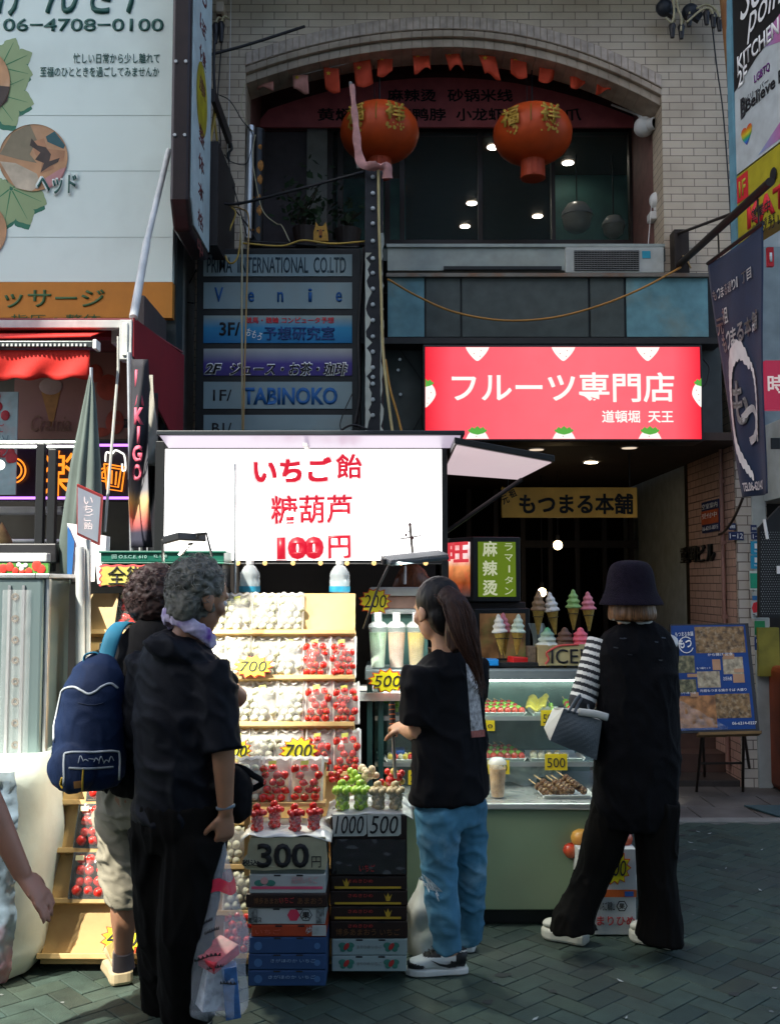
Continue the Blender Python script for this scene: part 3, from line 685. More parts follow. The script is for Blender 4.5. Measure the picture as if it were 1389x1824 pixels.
# cameras, air conditioner, cat figure, plants, painted pole
def sec_cam(px, py, Y, aim, lab, dome):
    p = at(px, py, Y); d = thing('security_camera', lab, 'security camera', p)
    m = MB(); a = Vector(aim).normalized()
    if dome:
        m.ball(p, .085, 18, 12); obj('housing', m, WHT, d, smooth=0)
        m = MB(); q = a.to_track_quat('Z', 'Y').to_matrix(); m.lathe([(.05, .02), (.052, .12), (.046, .13), (.04, .105), (0, .1)], p, 18, q); obj('lens_barrel', m, WHT, d, smooth=40)
        m = MB(); m.lathe([(0, .109), (.042, .108)], p, 16, q); obj('lens', m, M('lens_black', (.005, .005, .006), .1), d)
        m = MB(); m.tube([p + Vector((0, .02, .06)), p + Vector((-.04, .03, .13)), p + Vector((.06, .1, .12))], .015); m.tube([p + Vector((.06, .1, .12)), p + Vector((-.2, .3, .34))], .01); obj('bracket', m, WHT, d)
        m = MB(); m.tube(spline([p + Vector((.05, .05, .1)), p + Vector((.17, .03, .02)), p + Vector((.18, .03, -.2)), p + Vector((.16, .03, -.38))]), .01); obj('cable', m, WHT, d)
    else:
        m = MB(); m.ball(p, (.058, .058, .07), 18, 12); obj('housing', m, WHT, d, smooth=0)
        q = a.to_track_quat('Z', 'Y').to_matrix(); m = MB(); m.lathe([(0, .06), (.034, .052), (.036, .04)], p, 18, q); obj('lens', m, MC['lens_black'], d, smooth=0)
        m = MB(); m.box(p + Vector((-.06, -.03, -.17)), p + Vector((.1, .09, -.1))); m.tube([p + Vector((0, 0, -.1)), p], .025); obj('bracket', m, WHT, d, bev=.01)
sec_cam(1146, 226, 8.3, (.55, -.8, -.12), 'white dome security camera with a long lens high on the balcony wall', True)
sec_cam(1168, 357, 8.25, (.5, -.8, .1), 'small round white security camera on a bracket above the air conditioner', False)
Y = 7.95
d = thing('air_conditioner', 'white outdoor air conditioner unit lying on the balcony ledge', 'air conditioner', at(1095, 487, Y))
m = MB(); m.pbox(1006, 440, 1183, 486, Y, Y + .3); obj('casing', m, M('ac_casing', (.42, .44, .41), .45, dirt=(.25, .22, .15), damt=.4), d, bev=.008)
m = MB(); m.pbox(1022, 446, 1138, 482, Y - .004, Y - .001); obj('dark_opening', m, BLK, d)
m = MB()
for i in range(10): m.pbox(1022, 447 + i * 3.6, 1138, 448 + i * 3.6, Y - .014, Y - .005)
for i in range(24): m.pbox(1023 + i * 4.95, 446, 1023.8 + i * 4.95, 482, Y - .012, Y - .006)
obj('grille', m, M('grille_grey', (.2, .2, .19), .5), d)
m = MB(); m.pbox(1143, 447, 1158, 460, Y - .004, Y - .001); obj('sticker', m, M('cyan_sticker', (.02, .3, .42), .5), d)
Y = 7.9; c = at(571, 432, Y); s_ = mp(Y)
d = thing('fox_figure', 'small orange fox head cutout standing on the directory board', 'ornament', c)
pts = [(-13, 3), (-13, 20), (-10, 30), (-9, 39), (-4, 31), (4, 31), (9, 39), (11, 30), (13, 18), (14, 3)]
m = MB(); m.prism([c + Vector((x * s_, 0, y * s_)) for x, y in pts], (0, .04, 0)); obj('head', m, M('fox_orange', (.6, .3, .04), .6, var=.3, sc=30), d, bev=.004)
m = MB(); 
for x, y, r in ((-5, 22, 1.6), (5, 22, 1.6), (0, 11, 2.6)): m.disc(c + Vector((x * s_, -.003, y * s_)), r * s_, n=10)
obj('face_marks', m, BLKT, d)
m = MB(); m.prism([c + Vector((x * s_, -.001, y * s_)) for x, y in ((-3, 10), (-3, 22), (0, 26), (3, 22), (3, 10), (0, 7))], (0, -.001, 0)); obj('muzzle', m, M('fox_rust', (.4, .12, .02), .6), d)
def leafy(name, px, py, Y, w, h, n, lab, seed, pot=True):
    c = at(px, py, Y); rd = random.Random(seed); d = thing(name, lab, 'plant', c); m = MB()
    for i in range(n):
        p = c + Vector((rd.gauss(0, w * .4), rd.gauss(0, .1), .1 + abs(rd.gauss(0, h * .5)))); a = Vector((rd.uniform(-1, 1), rd.uniform(-1, .3), rd.uniform(-.6, .5))).normalized(); l = rd.uniform(.05, .1); b = a.orthogonal().normalized() * l * .35
        m.face([p, p + a * l * .5 + b, p + a * l, p + a * l * .5 - b])
    obj('leaves', m, M('dark_leaf', (.03, .06, .025), .5, var=.5, sc=20), d)
    m = MB()
    for i in range(6): m.tube(spline([c, c + Vector((rd.gauss(0, w * .15), 0, h * .4)), c + Vector((rd.gauss(0, w * .4), rd.gauss(0, .05), h * .9))], 4), .006, 5)
    obj('stems', m, M('stem_brown', (.06, .045, .025), .7), d)
    m = MB(); m.lathe([(.0, -.1), (.09, -.1), (.12, .06), (.1, .06), (0, .04)], c, 16); obj('pot', m, M('dark_pot', (.05, .035, .03), .6), d)
leafy('potted_plant', 545, 420, 8.7, .3, .42, 150, 'leafy potted plant at the left window of the upper balcony', 4)
leafy('potted_plant', 620, 422, 8.75, .16, .25, 60, 'smaller potted plant just left of the bolted post on the balcony', 9)
Y = 8.1
d = thing('painted_pole', 'black pole painted with orange faces standing at the left edge of the balcony', 'pole', at(455, 432, Y))
m = MB(); m.tube([at(456, 440, Y + .1), at(460, 232, Y + .1)], .058, 16); obj('pole', m, BLK, d, smooth=40)
rd = random.Random(5)
for i, (x, y, r) in enumerate(((461, 295, .055), (460, 320, .05), (457, 352, .05), (458, 375, .055), (456, 410, .05), (462, 262, .03))): m = MB(); m.ball(at(x, y, Y + .055), (r * .75, .012, r), 12, 8); obj('painted_face', m, M('pole_orange', (.5, .2, .03), .6, var=.6, sc=40), d, smooth=0)
m = MB(); m.tube([at(441, 425, Y - .06), at(447, 225, Y - .06)], .034, 14)
one('chrome_flue', m, STEEL, 'shiny steel pipe standing in front of the orange painted pole', 'pipe', smooth=40)

# ================================================================ banner on its pole
XBN = 2.295
def bn(u, v):  # u far -> near, v top -> bottom
    y0, y1 = lerp(7.16, 6.72, v ** 1.5), lerp(6.09, 6.13, v)
    z0, z1 = lerp(3.89, 2.15, v), lerp(3.80, 2.13, v)
    t = u; wv = .014 * math.sin(u * 9 + v * 2.2) * (.35 + v) + .02 * math.sin(v * 5 + u * 3) * v
    return Vector((XBN + wv + .06 * (1 - u) * v, lerp(y0, y1, t), lerp(z0, z1, t) - .03 * math.sin(PI * u) * (1 - v)))
NAVY = M('navy_banner_cloth', (.004, .02, .058), .85, var=.25, sc=6, bump=.15, bsc=200, sheen=.1)
d = thing('shop_banner', 'navy hanging cloth banner with white brush lettering and a ring mark', 'banner', (XBN, 6.6, 2.1))
m = MB(); m.grid(bn, 30, 40); obj('cloth', m, NAVY, d, smooth=0, solid=.004)
CR = M('banner_white_print', (.75, .72, .68), .85, var=.15)
def onb(u, v, e=.014): p = bn(u, v); return p + Vector((-e, 0, 0))
def btext(s, u0, v0, u1, v1, **k):
    o = text(d, s, (0, 0, 0), 1, 1, CR, right=(1, 0, 0), up=(0, 0, 1), ext=.0, **k)
    w = ORI[d.name]
    for v in o.data.vertices: v.co = onb(lerp(u0, u1, v.co.x + w.x), lerp(v1, v0, v.co.z + w.z)) - w
    return o
for i, ch_ in enumerate('もつまる通り1丁目'): btext(ch_, .06 + i * .085, .125 - .0 * i, .06 + i * .085 + (.07 if ch_ != '1' else .02), .168, bold=.02)
btext('元', .05, .25, .2, .32, bold=.03); btext('祖', .2, .215, .35, .285, bold=.03)
for i, ch_ in enumerate('もつまる本舗'): btext(ch_, .12 + i * .135, .325 - i * .004, .12 + i * .135 + .115, .40 - i * .004, bold=.035)
def ribbon(pts, ws):
    m = MB(); P = [Vector((p[0], p[1], 0)) for p in pts]; P = spline(P, 8); n = len(P); V = []
    for i, p in enumerate(P):
        t = (P[min(i + 1, n - 1)] - P[max(i - 1, 0)]); t.normalize(); nn = Vector((-t.y, t.x, 0)); w = ws[0] + (ws[1] - ws[0]) * math.sin(PI * (i / n) ** .7) + .006 * math.sin(i * 2.1)
        V.append([m.bm.verts.new(onb(q.x, q.y, .014)) for q in (p + nn * w, p - nn * w)])
    for a, b in zip(V, V[1:]): m.bm.faces.new([a[0], b[0], b[1], a[1]])
    return m
obj('ring_mark', ribbon([(.72, .5), (.55, .42), (.36, .45), (.27, .56), (.26, .68), (.32, .8), (.45, .88), (.55, .93)], (.014, .05)), CR, d)
obj('ring_mark', ribbon([(.7, .47), (.8, .55), (.83, .64), (.8, .73), (.76, .8)], (.006, .018)), CR, d)
btext('も', .34, .54, .62, .715, bold=.05); btext('つ', .5, .655, .8, .8, bold=.05)
btext('TEL06-6214-0227', .32, .945, .86, .98, bold=.03)
a, b = at(1203, 478, 7.98), Vector((XBN, 5.95, 0)); b.z = at(1362, 324, 5.95).z
d = thing('banner_pole', 'dark iron pole slanting out from the wall to carry the navy banner', 'pole', a)
a = Vector((XBN, 7.98, a.z)); m = MB(); m.tube([a, b], .028, 10); obj('pole', m, M('dark_iron', (.03, .022, .018), .5, .4), d, smooth=40)
m = MB(); m.tube([a + Vector((0, -.02, .27)), a.lerp(b, .72)], .012, 8); obj('stay', m, MC['dark_iron'], d)
m = MB(); m.pbox(1200, 408, 1228, 492, 7.86, 7.995); obj('mount_plate', m, MC['dark_iron'], d, bev=.004)
m = MB(); 
for u in (.22, .93): q = bn(u, 0); t = (q.y - a.y) / (b.y - a.y); m.tube([a.lerp(b, t), q], .006, 6)
m.tube([bn(0, 0), bn(1, 0)], .014, 8); obj('hanger', m, MC['dark_iron'], d)
m = MB(); m.tube(wire([bn(0, 1), onX(1280, 952, XN - .02)], .05), .01, 6); one('banner_rope', m, MC['dark_iron'], 'short dark rope tying the banner corner to the wall pipe', 'rope')

# ================================================================ right hand neighbour
d = thing('rusty_pole', 'rusty brown iron pole standing between the tiled building and the stacked signs', 'pole', at(1320, 430, 7.3))
m = MB(); m.tube([at(1338, 560, 7.3), at(1325, 330, 7.3), at(1290, -60, 7.3)], .058, 14)
obj('pole', m, M('rust', (.2, .085, .025), .75, .2, var=.5, sc=5, dirt=(.35, .25, .1), dsc=4, damt=.6, bump=.3), d, smooth=40)
NB = thing('neighbour_building', 'pale neighbouring building with a dark shopfront at the right edge', 'building', (3.2, 8, 0))
m = MB(); m.box((at(1341, 0, 7.7).x - .02, 7.95, 0), (at(1356, 0, 7.7).x + .02, 8.3, at(0, 690, 7.9).z)); m.box((2.95, 7.2, at(0, 880, 7.3).z), (4.5, 8.2, at(0, 735, 7.3).z)); m.box((2.85, 8.45, 4.0), (4.5, 8.6, 8.0)); m.box((2.77, 8.5, 1.0), (2.93, 12, 8))
obj('wall', m, M('pale_wall', (.42, .46, .45), .5, dirt=(.25, .25, .2), damt=.4), NB, bev=.004)
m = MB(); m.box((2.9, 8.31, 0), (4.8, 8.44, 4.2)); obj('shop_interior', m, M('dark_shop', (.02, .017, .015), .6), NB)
m = MB(); m.box((2.92, 8.0, at(0, 735, 7.3).z), (4.5, 8.44, 4.3)); obj('upper_wall', m, M('grey_upper_wall', (.2, .26, .28), .6), NB)
m = MB(); m.pbox(1372, 780, 1389, 800, 7.19, 7.199); obj('vent', m, BLK, NB)
m = MB()
for i in range(14): m.box((2.80, 8.46, 3.4 + i * .33), (2.845, 8.6, 3.4 + i * .33 + (.2 if i % 2 else .05)))
obj('pipe_clips', m, M('grey_clip', (.2, .24, .26), .6), NB)
m = MB(); m.box((2.74, 8.32, .01), (2.99, 8.4, 1.0)); m.box((2.95, 7.6, .01), (4.2, 8.0, .95)); obj('counter', m, M('orange_counter', (.3, .06, .02), .5, var=.4, sc=4), NB, bev=.04)
m = MB(); m.pbox(1350, 1118, 1389, 1205, 7.9, 7.96); obj('yellow_panel', m, M('dull_yellow', (.25, .22, .03), .6, var=.4, sc=6), NB)
m = MB(); m.prism([at(x, y, 7.45) for x, y in ((1352, 940), (1352, 1100), (1391, 1100), (1391, 900))], (0, .05, 0)); obj('perforated_sheet', m, M('perforated_black', (.012, .012, .013), .4), NB)
m = MB()
for i in range(9):
    for j in range(34): m.disc(at(1355 + i * 4.2 + (j % 2) * 2.1, 948 + j * 4.4, 7.448), .0032, n=6)
obj('perforations', m, M('perforation_grey', (.3, .32, .32), .6), NB)
m = MB(); m.tube([at(1360, 925, 7.4), at(1366, 960, 7.4)], .012); m.pbox(1383, 1008, 1389, 1022, 7.43, 7.44); obj('white_fittings', m, WHT, NB)
ST = dict(Y=7.94)
def sticker(x0, y0, x1, y1, col, lab, fn=None):
    d = thing('sticker', lab, 'sticker', at(x0, y1, 7.945)); m = MB(); m.pbox(x0, y0, x1, y1, 7.944, 7.948)
    obj('sheet', m, M('sticker_%02d%02d%02d' % tuple(int(c * 99) for c in col), col, .4, var=0), d)
    if fn: fn(d)
Ys = 7.943
sticker(1336, 935, 1347, 948, (.02, .035, .12), 'small navy street plate on the white column above the 1-11 plate', lambda d: tpx(d, '道頓堀', 1338, 939, 1346, 944, Ys, WHTT))
sticker(1337, 949, 1363, 961, (.02, .035, .12), 'navy house number plate 1-11 on the white column', lambda d: tpx(d, '1−11', 1340, 952, 1360, 959, Ys, WHTT))
for y, w in ((964, 'upper'), (989, 'lower')):
    def fn(d, y=y): 
        m = MB(); m.pbox(1343, y + 4, 1352, y + 13, Ys - .001, Ys); obj('icon', m, WHTT, d); tpx(d, 'WiFi', 1342, y + 16, 1354, y + 20, Ys, WHTT)
    sticker(1336, y, 1360, y + 24, (.02, .3, .5), w + ' of two light blue wireless stickers on the white column', fn)
def fn(d):
    m = MB(); m.pbox(1335, 1021, 1349, 1048, Ys - .001, Ys); obj('green_patch', m, M('sticker_green', (.02, .35, .2), .5), d)
    m = MB(); m.pbox(1352, 1020, 1354, 1048, Ys - .001, Ys); obj('bar', m, BLKT, d)
sticker(1334, 1017, 1370, 1051, (.62, .68, .62), 'white paper notice with a green patch on the white column', fn)
sticker(1338, 1054, 1366, 1061, (.4, .42, .38), 'pale strip sticker above the red leaf sticker')
sticker(1339, 1061, 1366, 1069, (.03, .15, .35), 'blue strip sticker above the red leaf sticker')
def fn(d):
    m = MB(); m.face([at(x, y, Ys - .001) for x, y in ((1338, 1083), (1341, 1074), (1350, 1071), (1360, 1072), (1357, 1082), (1350, 1090), (1341, 1092))]); obj('red_leaf', m, REDT, d)
    m = MB(); m.face([at(x, y, Ys - .0015) for x, y in ((1350, 1094), (1358, 1086), (1366, 1080), (1364, 1092), (1358, 1098))]); obj('blue_leaf', m, M('sticker_blue', (.03, .25, .5), .5), d)
    tpx(d, 'TaxFree', 1340, 1094, 1363, 1100, Ys - .002, BLKT, bold=.02)
sticker(1337, 1070, 1366, 1102, (.5, .54, .52), 'red and blue leaf shaped duty free sticker on the white column', fn)
def fn(d): m = MB(); m.pbox(1347, 1119, 1356, 1127, Ys - .001, Ys); obj('code_patch', m, WHTT, d)
sticker(1343, 1106, 1362, 1131, (.02, .22, .08), 'green payment sticker on the white column', fn)
def fn(d): tpx(d, 'Pay', 1346, 1139, 1358, 1147, Ys, WHTT)
sticker(1343, 1134, 1365, 1158, (.015, .06, .22), 'dark blue payment sticker lowest on the white column', fn)
d = thing('pink_shop_sign', 'pink sign with a white character at the right edge behind the banner', 'sign', at(1389, 730, 7.2))
m = MB(); m.pbox(1362, 642, 1480, 729, 7.12, 7.19); obj('board', m, em('pink_sign_face', (165, 42, 72), .75), d); tpx(d, '時計', 1367, 668, 1430, 700, 7.118, em('pink_sign_white', (215, 200, 200), .75), bold=.03)
# stacked signs in a plane running out from the wall
SA, SB = Vector((2.53, 7.2, 0)), Vector((2.66, 6.5, 0)); SD = (SB - SA).normalized(); SN = SD.cross(Vector((0, 0, 1))).normalized()
def sp(s, z, e=0): p = SA + SD * s - SN * 0 + Vector((0, 0, z)); return p + Vector((-1, 0, 0)) * e
def zs_(py, s): p = SA + SD * s; return at(0, py, p.y).z
d = thing('stacked_shop_signs', 'stack of black, white and yellow shop signs standing out at the upper right', 'sign board', (2.6, 6.9, 3.7))
def sq(name, s0, s1, z0, z1, mt, e=0, t=.12):
    m = MB(); m.prism([sp(s0, z0, e), sp(s1, z0, e), sp(s1, z1, e), sp(s0, z1, e)], (t, 0, 0)); return obj(name, m, mt, d)
zA = zs_(290, .22)
sq('edge_post', -.07, .0, 3.85, 6.3, M('teal_post', (.13, .3, .38), .4), .012, .14)
sq('sign_panel', .005, 1.2, zs_(420, .22), zA - .015, M('yellow_sign', (.42, .36, .02), .5, var=.2), .0)
sq('sign_panel', .005, 1.2, zA, zs_(0, .1) - .52, M('white_sign', (.5, .55, .55), .4), .0)
sq('sign_panel', .005, 1.2, zs_(0, .1) - .515, 6.4, M('black_sign', (.012, .012, .013), .4), .0)
zK = zs_(140, .1)
def stext(s, s0, z, w, h, mt, **k): return text(d, s, sp(s0, z, .004), w, h, mt, right=SD, **k)
m = MB(); m.prism([sp(.005, zA + .62, .003), sp(.005, zs_(0, .1) - .5, .003), sp(.55, zs_(0, .1) - .5, .003), sp(.3, zs_(0, .1) - .55, .003)], (.002, 0, 0)); obj('black_corner', m, MC['black_sign'], d)
stext('KITCHEN & BAR', .06, zs_(130, .06) , .95, .12, WHTT, bold=.02); stext('point', .2, zs_(92, .2) + .05, .55, .26, WHTT, shear=.3); stext('Sour', .12, zs_(40, .12), .6, .3, WHTT, shear=.3)
stext('2F', .06, zs_(158, .06), .13, .12, WHTT, bold=.02); stext('LGBTQ', .28, zs_(155, .25), .2, .07, M('purple_ink', (.15, .02, .2), .6, var=0), bold=.02)
stext('Believe', .16, zs_(205, .12), .38, .09, BLKT, bold=.02); stext('Believer', .58, zs_(205, .12), .38, .09, BLKT, bold=.02); stext('B', .09, zs_(213, .09), .07, .15, BLKT, bold=.05); stext('ビリーバー', .16, zs_(185, .15), .3, .045, BLKT)
RB = M('rainbow_print', (0, 0, 0), .5, var=0, grad=[(0, (.15, .03, .3)), (.2, (.02, .15, .5)), (.4, (.03, .35, .1)), (.6, (.6, .5, .02)), (.8, (.6, .2, .02)), (1, (.6, .02, .03))])
m = MB(); hz = zs_(262, .12); pts = []
for i in range(20): a = 2 * PI * i / 20; pts.append(sp(.16 + .075 * math.sin(a) ** 3, hz + .08 + .07 * (math.cos(a) - .35 * math.cos(2 * a) - .15 * math.cos(3 * a)), .003))
m.face(pts); obj('rainbow_heart', m, RB, d)
RB2 = M('rainbow_wash', (0, 0, 0), .5, var=.0, grad=[(0, (.5, .5, .1)), (.3, (.5, .3, .15)), (.6, (.45, .15, .35)), (1, (.2, .35, .55))], gaxis=1)
m = MB(); m.prism([sp(.3, zA + .02, .002), sp(1.0, zA + .02, .002), sp(1.0, zA + .3, .002)], (.001, 0, 0)); m.prism([sp(.4, zA + .75, .002), sp(1.0, zA + .55, .002), sp(1.0, zA + .95, .002), sp(.5, zA + .85, .002)], (.001, 0, 0)); obj('rainbow_wash', m, RB2, d)
zY = zs_(420, .22)
m = MB(); m.prism([sp(.01, zA - .22, .003), sp(.16, zA - .22, .003), sp(.16, zA - .03, .003), sp(.01, zA - .03, .003)], (.002, 0, 0)); obj('red_patch', m, REDT, d); stext('1F', .04, zA - .19, .09, .12, MC['yellow_sign'], bold=.03)
stext('KATSU', .14, zA - .46, .8, .17, REDT, bold=.04); stext('カツカレー', .2, zA - .56, .5, .07, BLKT)
m = MB(); m.ball(sp(.62, zY + .28, .0), (.008, .16, .1), 14, 8); m.ball(sp(.47, zY + .33, .0), (.008, .07, .06), 10, 6); obj('bull_silhouette', m, BLKT, d)
stext('営業中', .2, zY + .1, .24, .09, BLKT, bold=.02); stext('出前できます', .2, zY + .02, .3, .06, BLKT)
d2 = thing('red_number_flag', 'small red plate with a white figure behind the navy banner', 'sign', at(1370, 460, 7)); m = MB(); m.pbox(1366, 440, 1378, 474, 7.0, 7.03); obj('plate', m, REDT, d2); tpx(d2, '1', 1370, 450, 1374, 466, 6.999, WHTT, bold=.03)

# ================================================================ menu board on folding stand
d = thing('menu_board', 'tilted blue menu board with food pictures on a folding stand by the doorway', 'menu board', (2.3, 7.4, 0))
MA, MBp = at(1204, 1306, 7.35), at(1352, 1302, 7.3)
MT0, MT1 = at(1192, 1112, 7.6), at(1332, 1110, 7.55)
def mbp(u, v, e=0): 
    p = MA.lerp(MBp, u).lerp(MT0.lerp(MT1, u), v); n = (MBp - MA).cross(MT0 - MA).normalized(); return p + n * e
mn = (MBp - MA).cross(MT0 - MA).normalized()
def mq(name, u0, v0, u1, v1, mt, e, t=.003): m = MB(); m.prism([mbp(u0, v0, e), mbp(u1, v0, e), mbp(u1, v1, e), mbp(u0, v1, e)], -mn * t); return obj(name, m, mt, d)
mq('board', 0, 0, 1, 1, M('board_frame', (.02, .02, .022), .5), 0, .03)
mq('menu_sheet', .015, .02, .955, .985, M('menu_blue', (.006, .045, .2), .35, var=.15, spec=.3), .003)
FB = [M('food_brown', (.22, .13, .05), .4, var=.8, sc=28, dirt=(.5, .4, .25), dsc=40), M('food_pale', (.42, .36, .24), .4, var=.6, sc=30, dirt=(.25, .15, .06), dsc=26), M('food_green', (.14, .14, .07), .4, var=.8, sc=30, dirt=(.4, .3, .15), dsc=30), M('food_orange', (.4, .18, .06), .4, var=.7, sc=18, dirt=(.15, .07, .03), dsc=12)]
for u0, v0, u1, v1, k in ((.31, .72, .93, .97, 0), (.05, .54, .28, .7, 2), (.3, .4, .58, .55, 1), (.63, .52, .88, .68, 1), (.05, .36, .28, .48, 2), (.05, .04, .5, .33, 3), (.5, .12, .92, .34, 0)): mq('food_picture', u0, v0, u1, v1, FB[k], .0045, .001)
for u0, v0, u1, v1 in ((.5, .56, .6, .66), (.64, .66, .78, .71), (.74, .44, .88, .52), (.76, .535, .88, .57), (.18, .5, .3, .53), (.2, .32, .3, .36)): mq('price_patch', u0, v0, u1, v1, M('tan_tape', (.42, .24, .13), .6), .006, .001)
def mtext(s, u, v, w, h, **k): return text(d, s, mbp(u, v, .006), w, h, WHTT, right=MBp - MA, up=MT0 - MA, **k)
mtext('もつまる本舗', .06, .88, .13, .035); mtext('もつ', .1, .77, .09, .07, bold=.04); mtext('から揚げ 定食', .45, .69, .18, .022); mtext('もつ鍋セット', .3, .57, .1, .016); mtext('元祖もつまる焼きそば 大盛り', .32, .36, .33, .02); mtext('ホルモン焼 一人前', .06, .345, .12, .016); mtext('06-6214-0227', .68, .06, .17, .02); mtext('お好み焼', .62, .46, .06, .03)
m = MB(); m.tube([mbp(.19 + .09 * math.cos(a * PI / 8), .8 + .075 * math.sin(a * PI / 8), .006) for a in range(2, 16)], .004, 5); obj('ring_mark', m, WHTT, d)
m = MB()
LS = []
for u in (.32, .82):
    a = mbp(u, 0, -.03); m2 = MB(); f1 = gr(1195 + 165 * u - 8, 1411); f2 = gr(1192 + 165 * u + 10, 1392)
    m2.tube([a, f1], .011, 8); m2.tube([a + Vector((.02, .05, 0)), f2], .011, 8); obj('folding_leg', m2, MC['dark_iron'], d); LS.append((a + f1) / 2)
m2 = MB(); m2.tube(LS, .009, 8); obj('cross_bar', m2, MC['dark_iron'], d)
m2 = MB(); m2.prism([mbp(.25, -.01, -.04), mbp(1, -.01, -.04), mbp(1, -.01, .06), mbp(.25, -.01, .06)], (0, 0, -.02)); obj('tray', m2, M('stand_wood', (.25, .15, .06), .6), d)
def film(u, v): return mbp(.0 + .62 * u, .02 + (.3 - .28 * u) * v, .012 + .012 * math.sin(u * 22) * math.cos(v * 9))
m2 = MB(); m2.grid(film, 24, 8); obj('torn_film', m2, M('film_sheet', (.7, .75, .78), .15, alpha=.16, spec=1, var=.4, sc=20), d, smooth=0)

# wooden name board and pair of light boxes in the entrance
Y = 8.5
d = thing('wooden_name_board', 'yellow wooden board with black brush lettering hung in the entrance', 'sign', at(1013, 922, Y))
m = MB(); m.pbox(893, 868, 1135, 922, Y, Y + .04); obj('board', m, M('name_board_wood', (.75, .38, .05), .5, var=.3, sc=3, emit=None, es=0), d, bev=.004)
tpx(d, 'もつまる本舗', 925, 880, 1126, 915, Y - .002, BLKT, bold=.05); tpx(d, '元', 897, 884, 909, 899, Y - .002, BLKT, bold=.02, rot=.4); tpx(d, '祖', 909, 874, 922, 888, Y - .002, BLKT, bold=.02, rot=.4)
for x in (905, 1122):
    m = MB(); a = at(x, 868, Y); m.tube([a + Vector((0, .02, 0)), (a.x, Y + .02, zc2)], .006); obj('hanger', m, BLKC, d)
def lightbox(lab, y0, y1, seed, xs=(795, 842, 926)):
    Y1 = 6.05; a, b, c = at(xs[0], y0, 6.3), at(xs[1], y0, Y1), at(xs[2], y0, 6.1); zb = at(0, y1, Y1).z
    d = thing('light_box_sign', lab, 'sign', (b.x, b.y, zb)); zt = b.z
    P = [Vector((q.x, q.y, zb)) for q in (a, b, c)]; back = Vector((a.x + .1, 6.75, zb)), Vector((c.x + .02, 6.6, zb))
    m = MB(); m.prism(P + [back[1], back[0]], (0, 0, zt - zb)); obj('case', m, BLK, d, bev=.005)
    def fac(p, q, mt, nm, e=.004, i=.03):
        n = (q - p).cross(Vector((0, 0, 1))).normalized(); r = (q - p).normalized(); w = (q - p).length
        m = MB(); m.prism([p + r * i + n * e + Vector((0, 0, i)), q - r * i + n * e + Vector((0, 0, i)), q - r * i + n * e + Vector((0, 0, zt - zb - i)), p + r * i + n * e + Vector((0, 0, zt - zb - i))], -n * .003); obj(nm, m, mt, d); return n, r, w
    return d, P, fac, zt - zb
FOODE = M('food_photo_glow', (.3, .1, .05), .4, var=.5, sc=10, dirt=(.7, .06, .03), dsc=6, damt=.9, es=1.0 / 2 ** EXPO, grad=[(0, srgb((70, 60, 60))), (.25, srgb((150, 70, 30))), (.55, srgb((235, 150, 90))), (.75, srgb((255, 225, 220))), (1, srgb((255, 235, 235)))])
GRE = em('lit_green_face', (96, 120, 16), .85); WE2 = em('lit_pale_print', (200, 205, 170), .8)
d, P, fac, h = lightbox('two faced light box, green with white Chinese characters, above another one', 956, 1072, 1)
fac(P[0], P[1], FOODE, 'picture_face'); n, r, w = fac(P[1], P[2], GRE, 'green_face')
for i, c in enumerate('麻辣烫'): text(d, c, P[1] + r * w * .2 + n * .006 + Vector((0, 0, h * (.7 - i * .3))), w * .3, h * .23, WE2, right=r, bold=.04)
for i, c in enumerate('ラマ|タン'): text(d, c, P[1] + r * (w * (.66 if c != '|' else .74)) + n * .006 + Vector((0, 0, h * (.79 - i * .17))), w * (.17 if c != '|' else .03), h * .11, WE2, right=r, bold=.0)
rp, wp = (P[1] - P[0]).normalized(), (P[1] - P[0]).length
npp = rp.cross(Vector((0, 0, 1)))
text(d, '旺', P[0] + rp * wp * .1 + npp * .007 + Vector((0, 0, h * .62)), wp * .75, h * .3, em('lit_red_print', (225, 60, 70), .9), right=rp, bold=.07)
d, P, fac, h = lightbox('lower light box with a green side and a food picture, behind the ice cream cones', 1084, 1182, 2, (800, 845, 943))
fac(P[0], P[1], em('lit_green_side', (105, 165, 40), .7), 'green_face'); fac(P[1], P[2], M('noodle_photo', (.2, .1, .04), .3, var=.8, sc=9, dirt=(.05, .12, .03), dsc=5, damt=.9, es=.15), 'picture_face')
for i, c in enumerate('麻辣'): text(d, c, P[0] + (P[1] - P[0]) * .45 + Vector((0, -.008, h * (.7 - i * .35))), .09, h * .2, WE2, right=P[1] - P[0], bold=.02)
m = MB(); m.box((.27, 6.12, 0), (.9, 6.5, at(0, 1183, 6.1).z)); m.box((.36, 6.15, at(0, 1085, 6.1).z + .0), (.82, 6.45, at(0, 1072, 6.1).z - .002)); one('light_box_stand', m, M('stand_dark', (.03, .022, .02), .5), 'dark stand carrying the two light box signs behind the glass counter', 'stand', bev=.005)
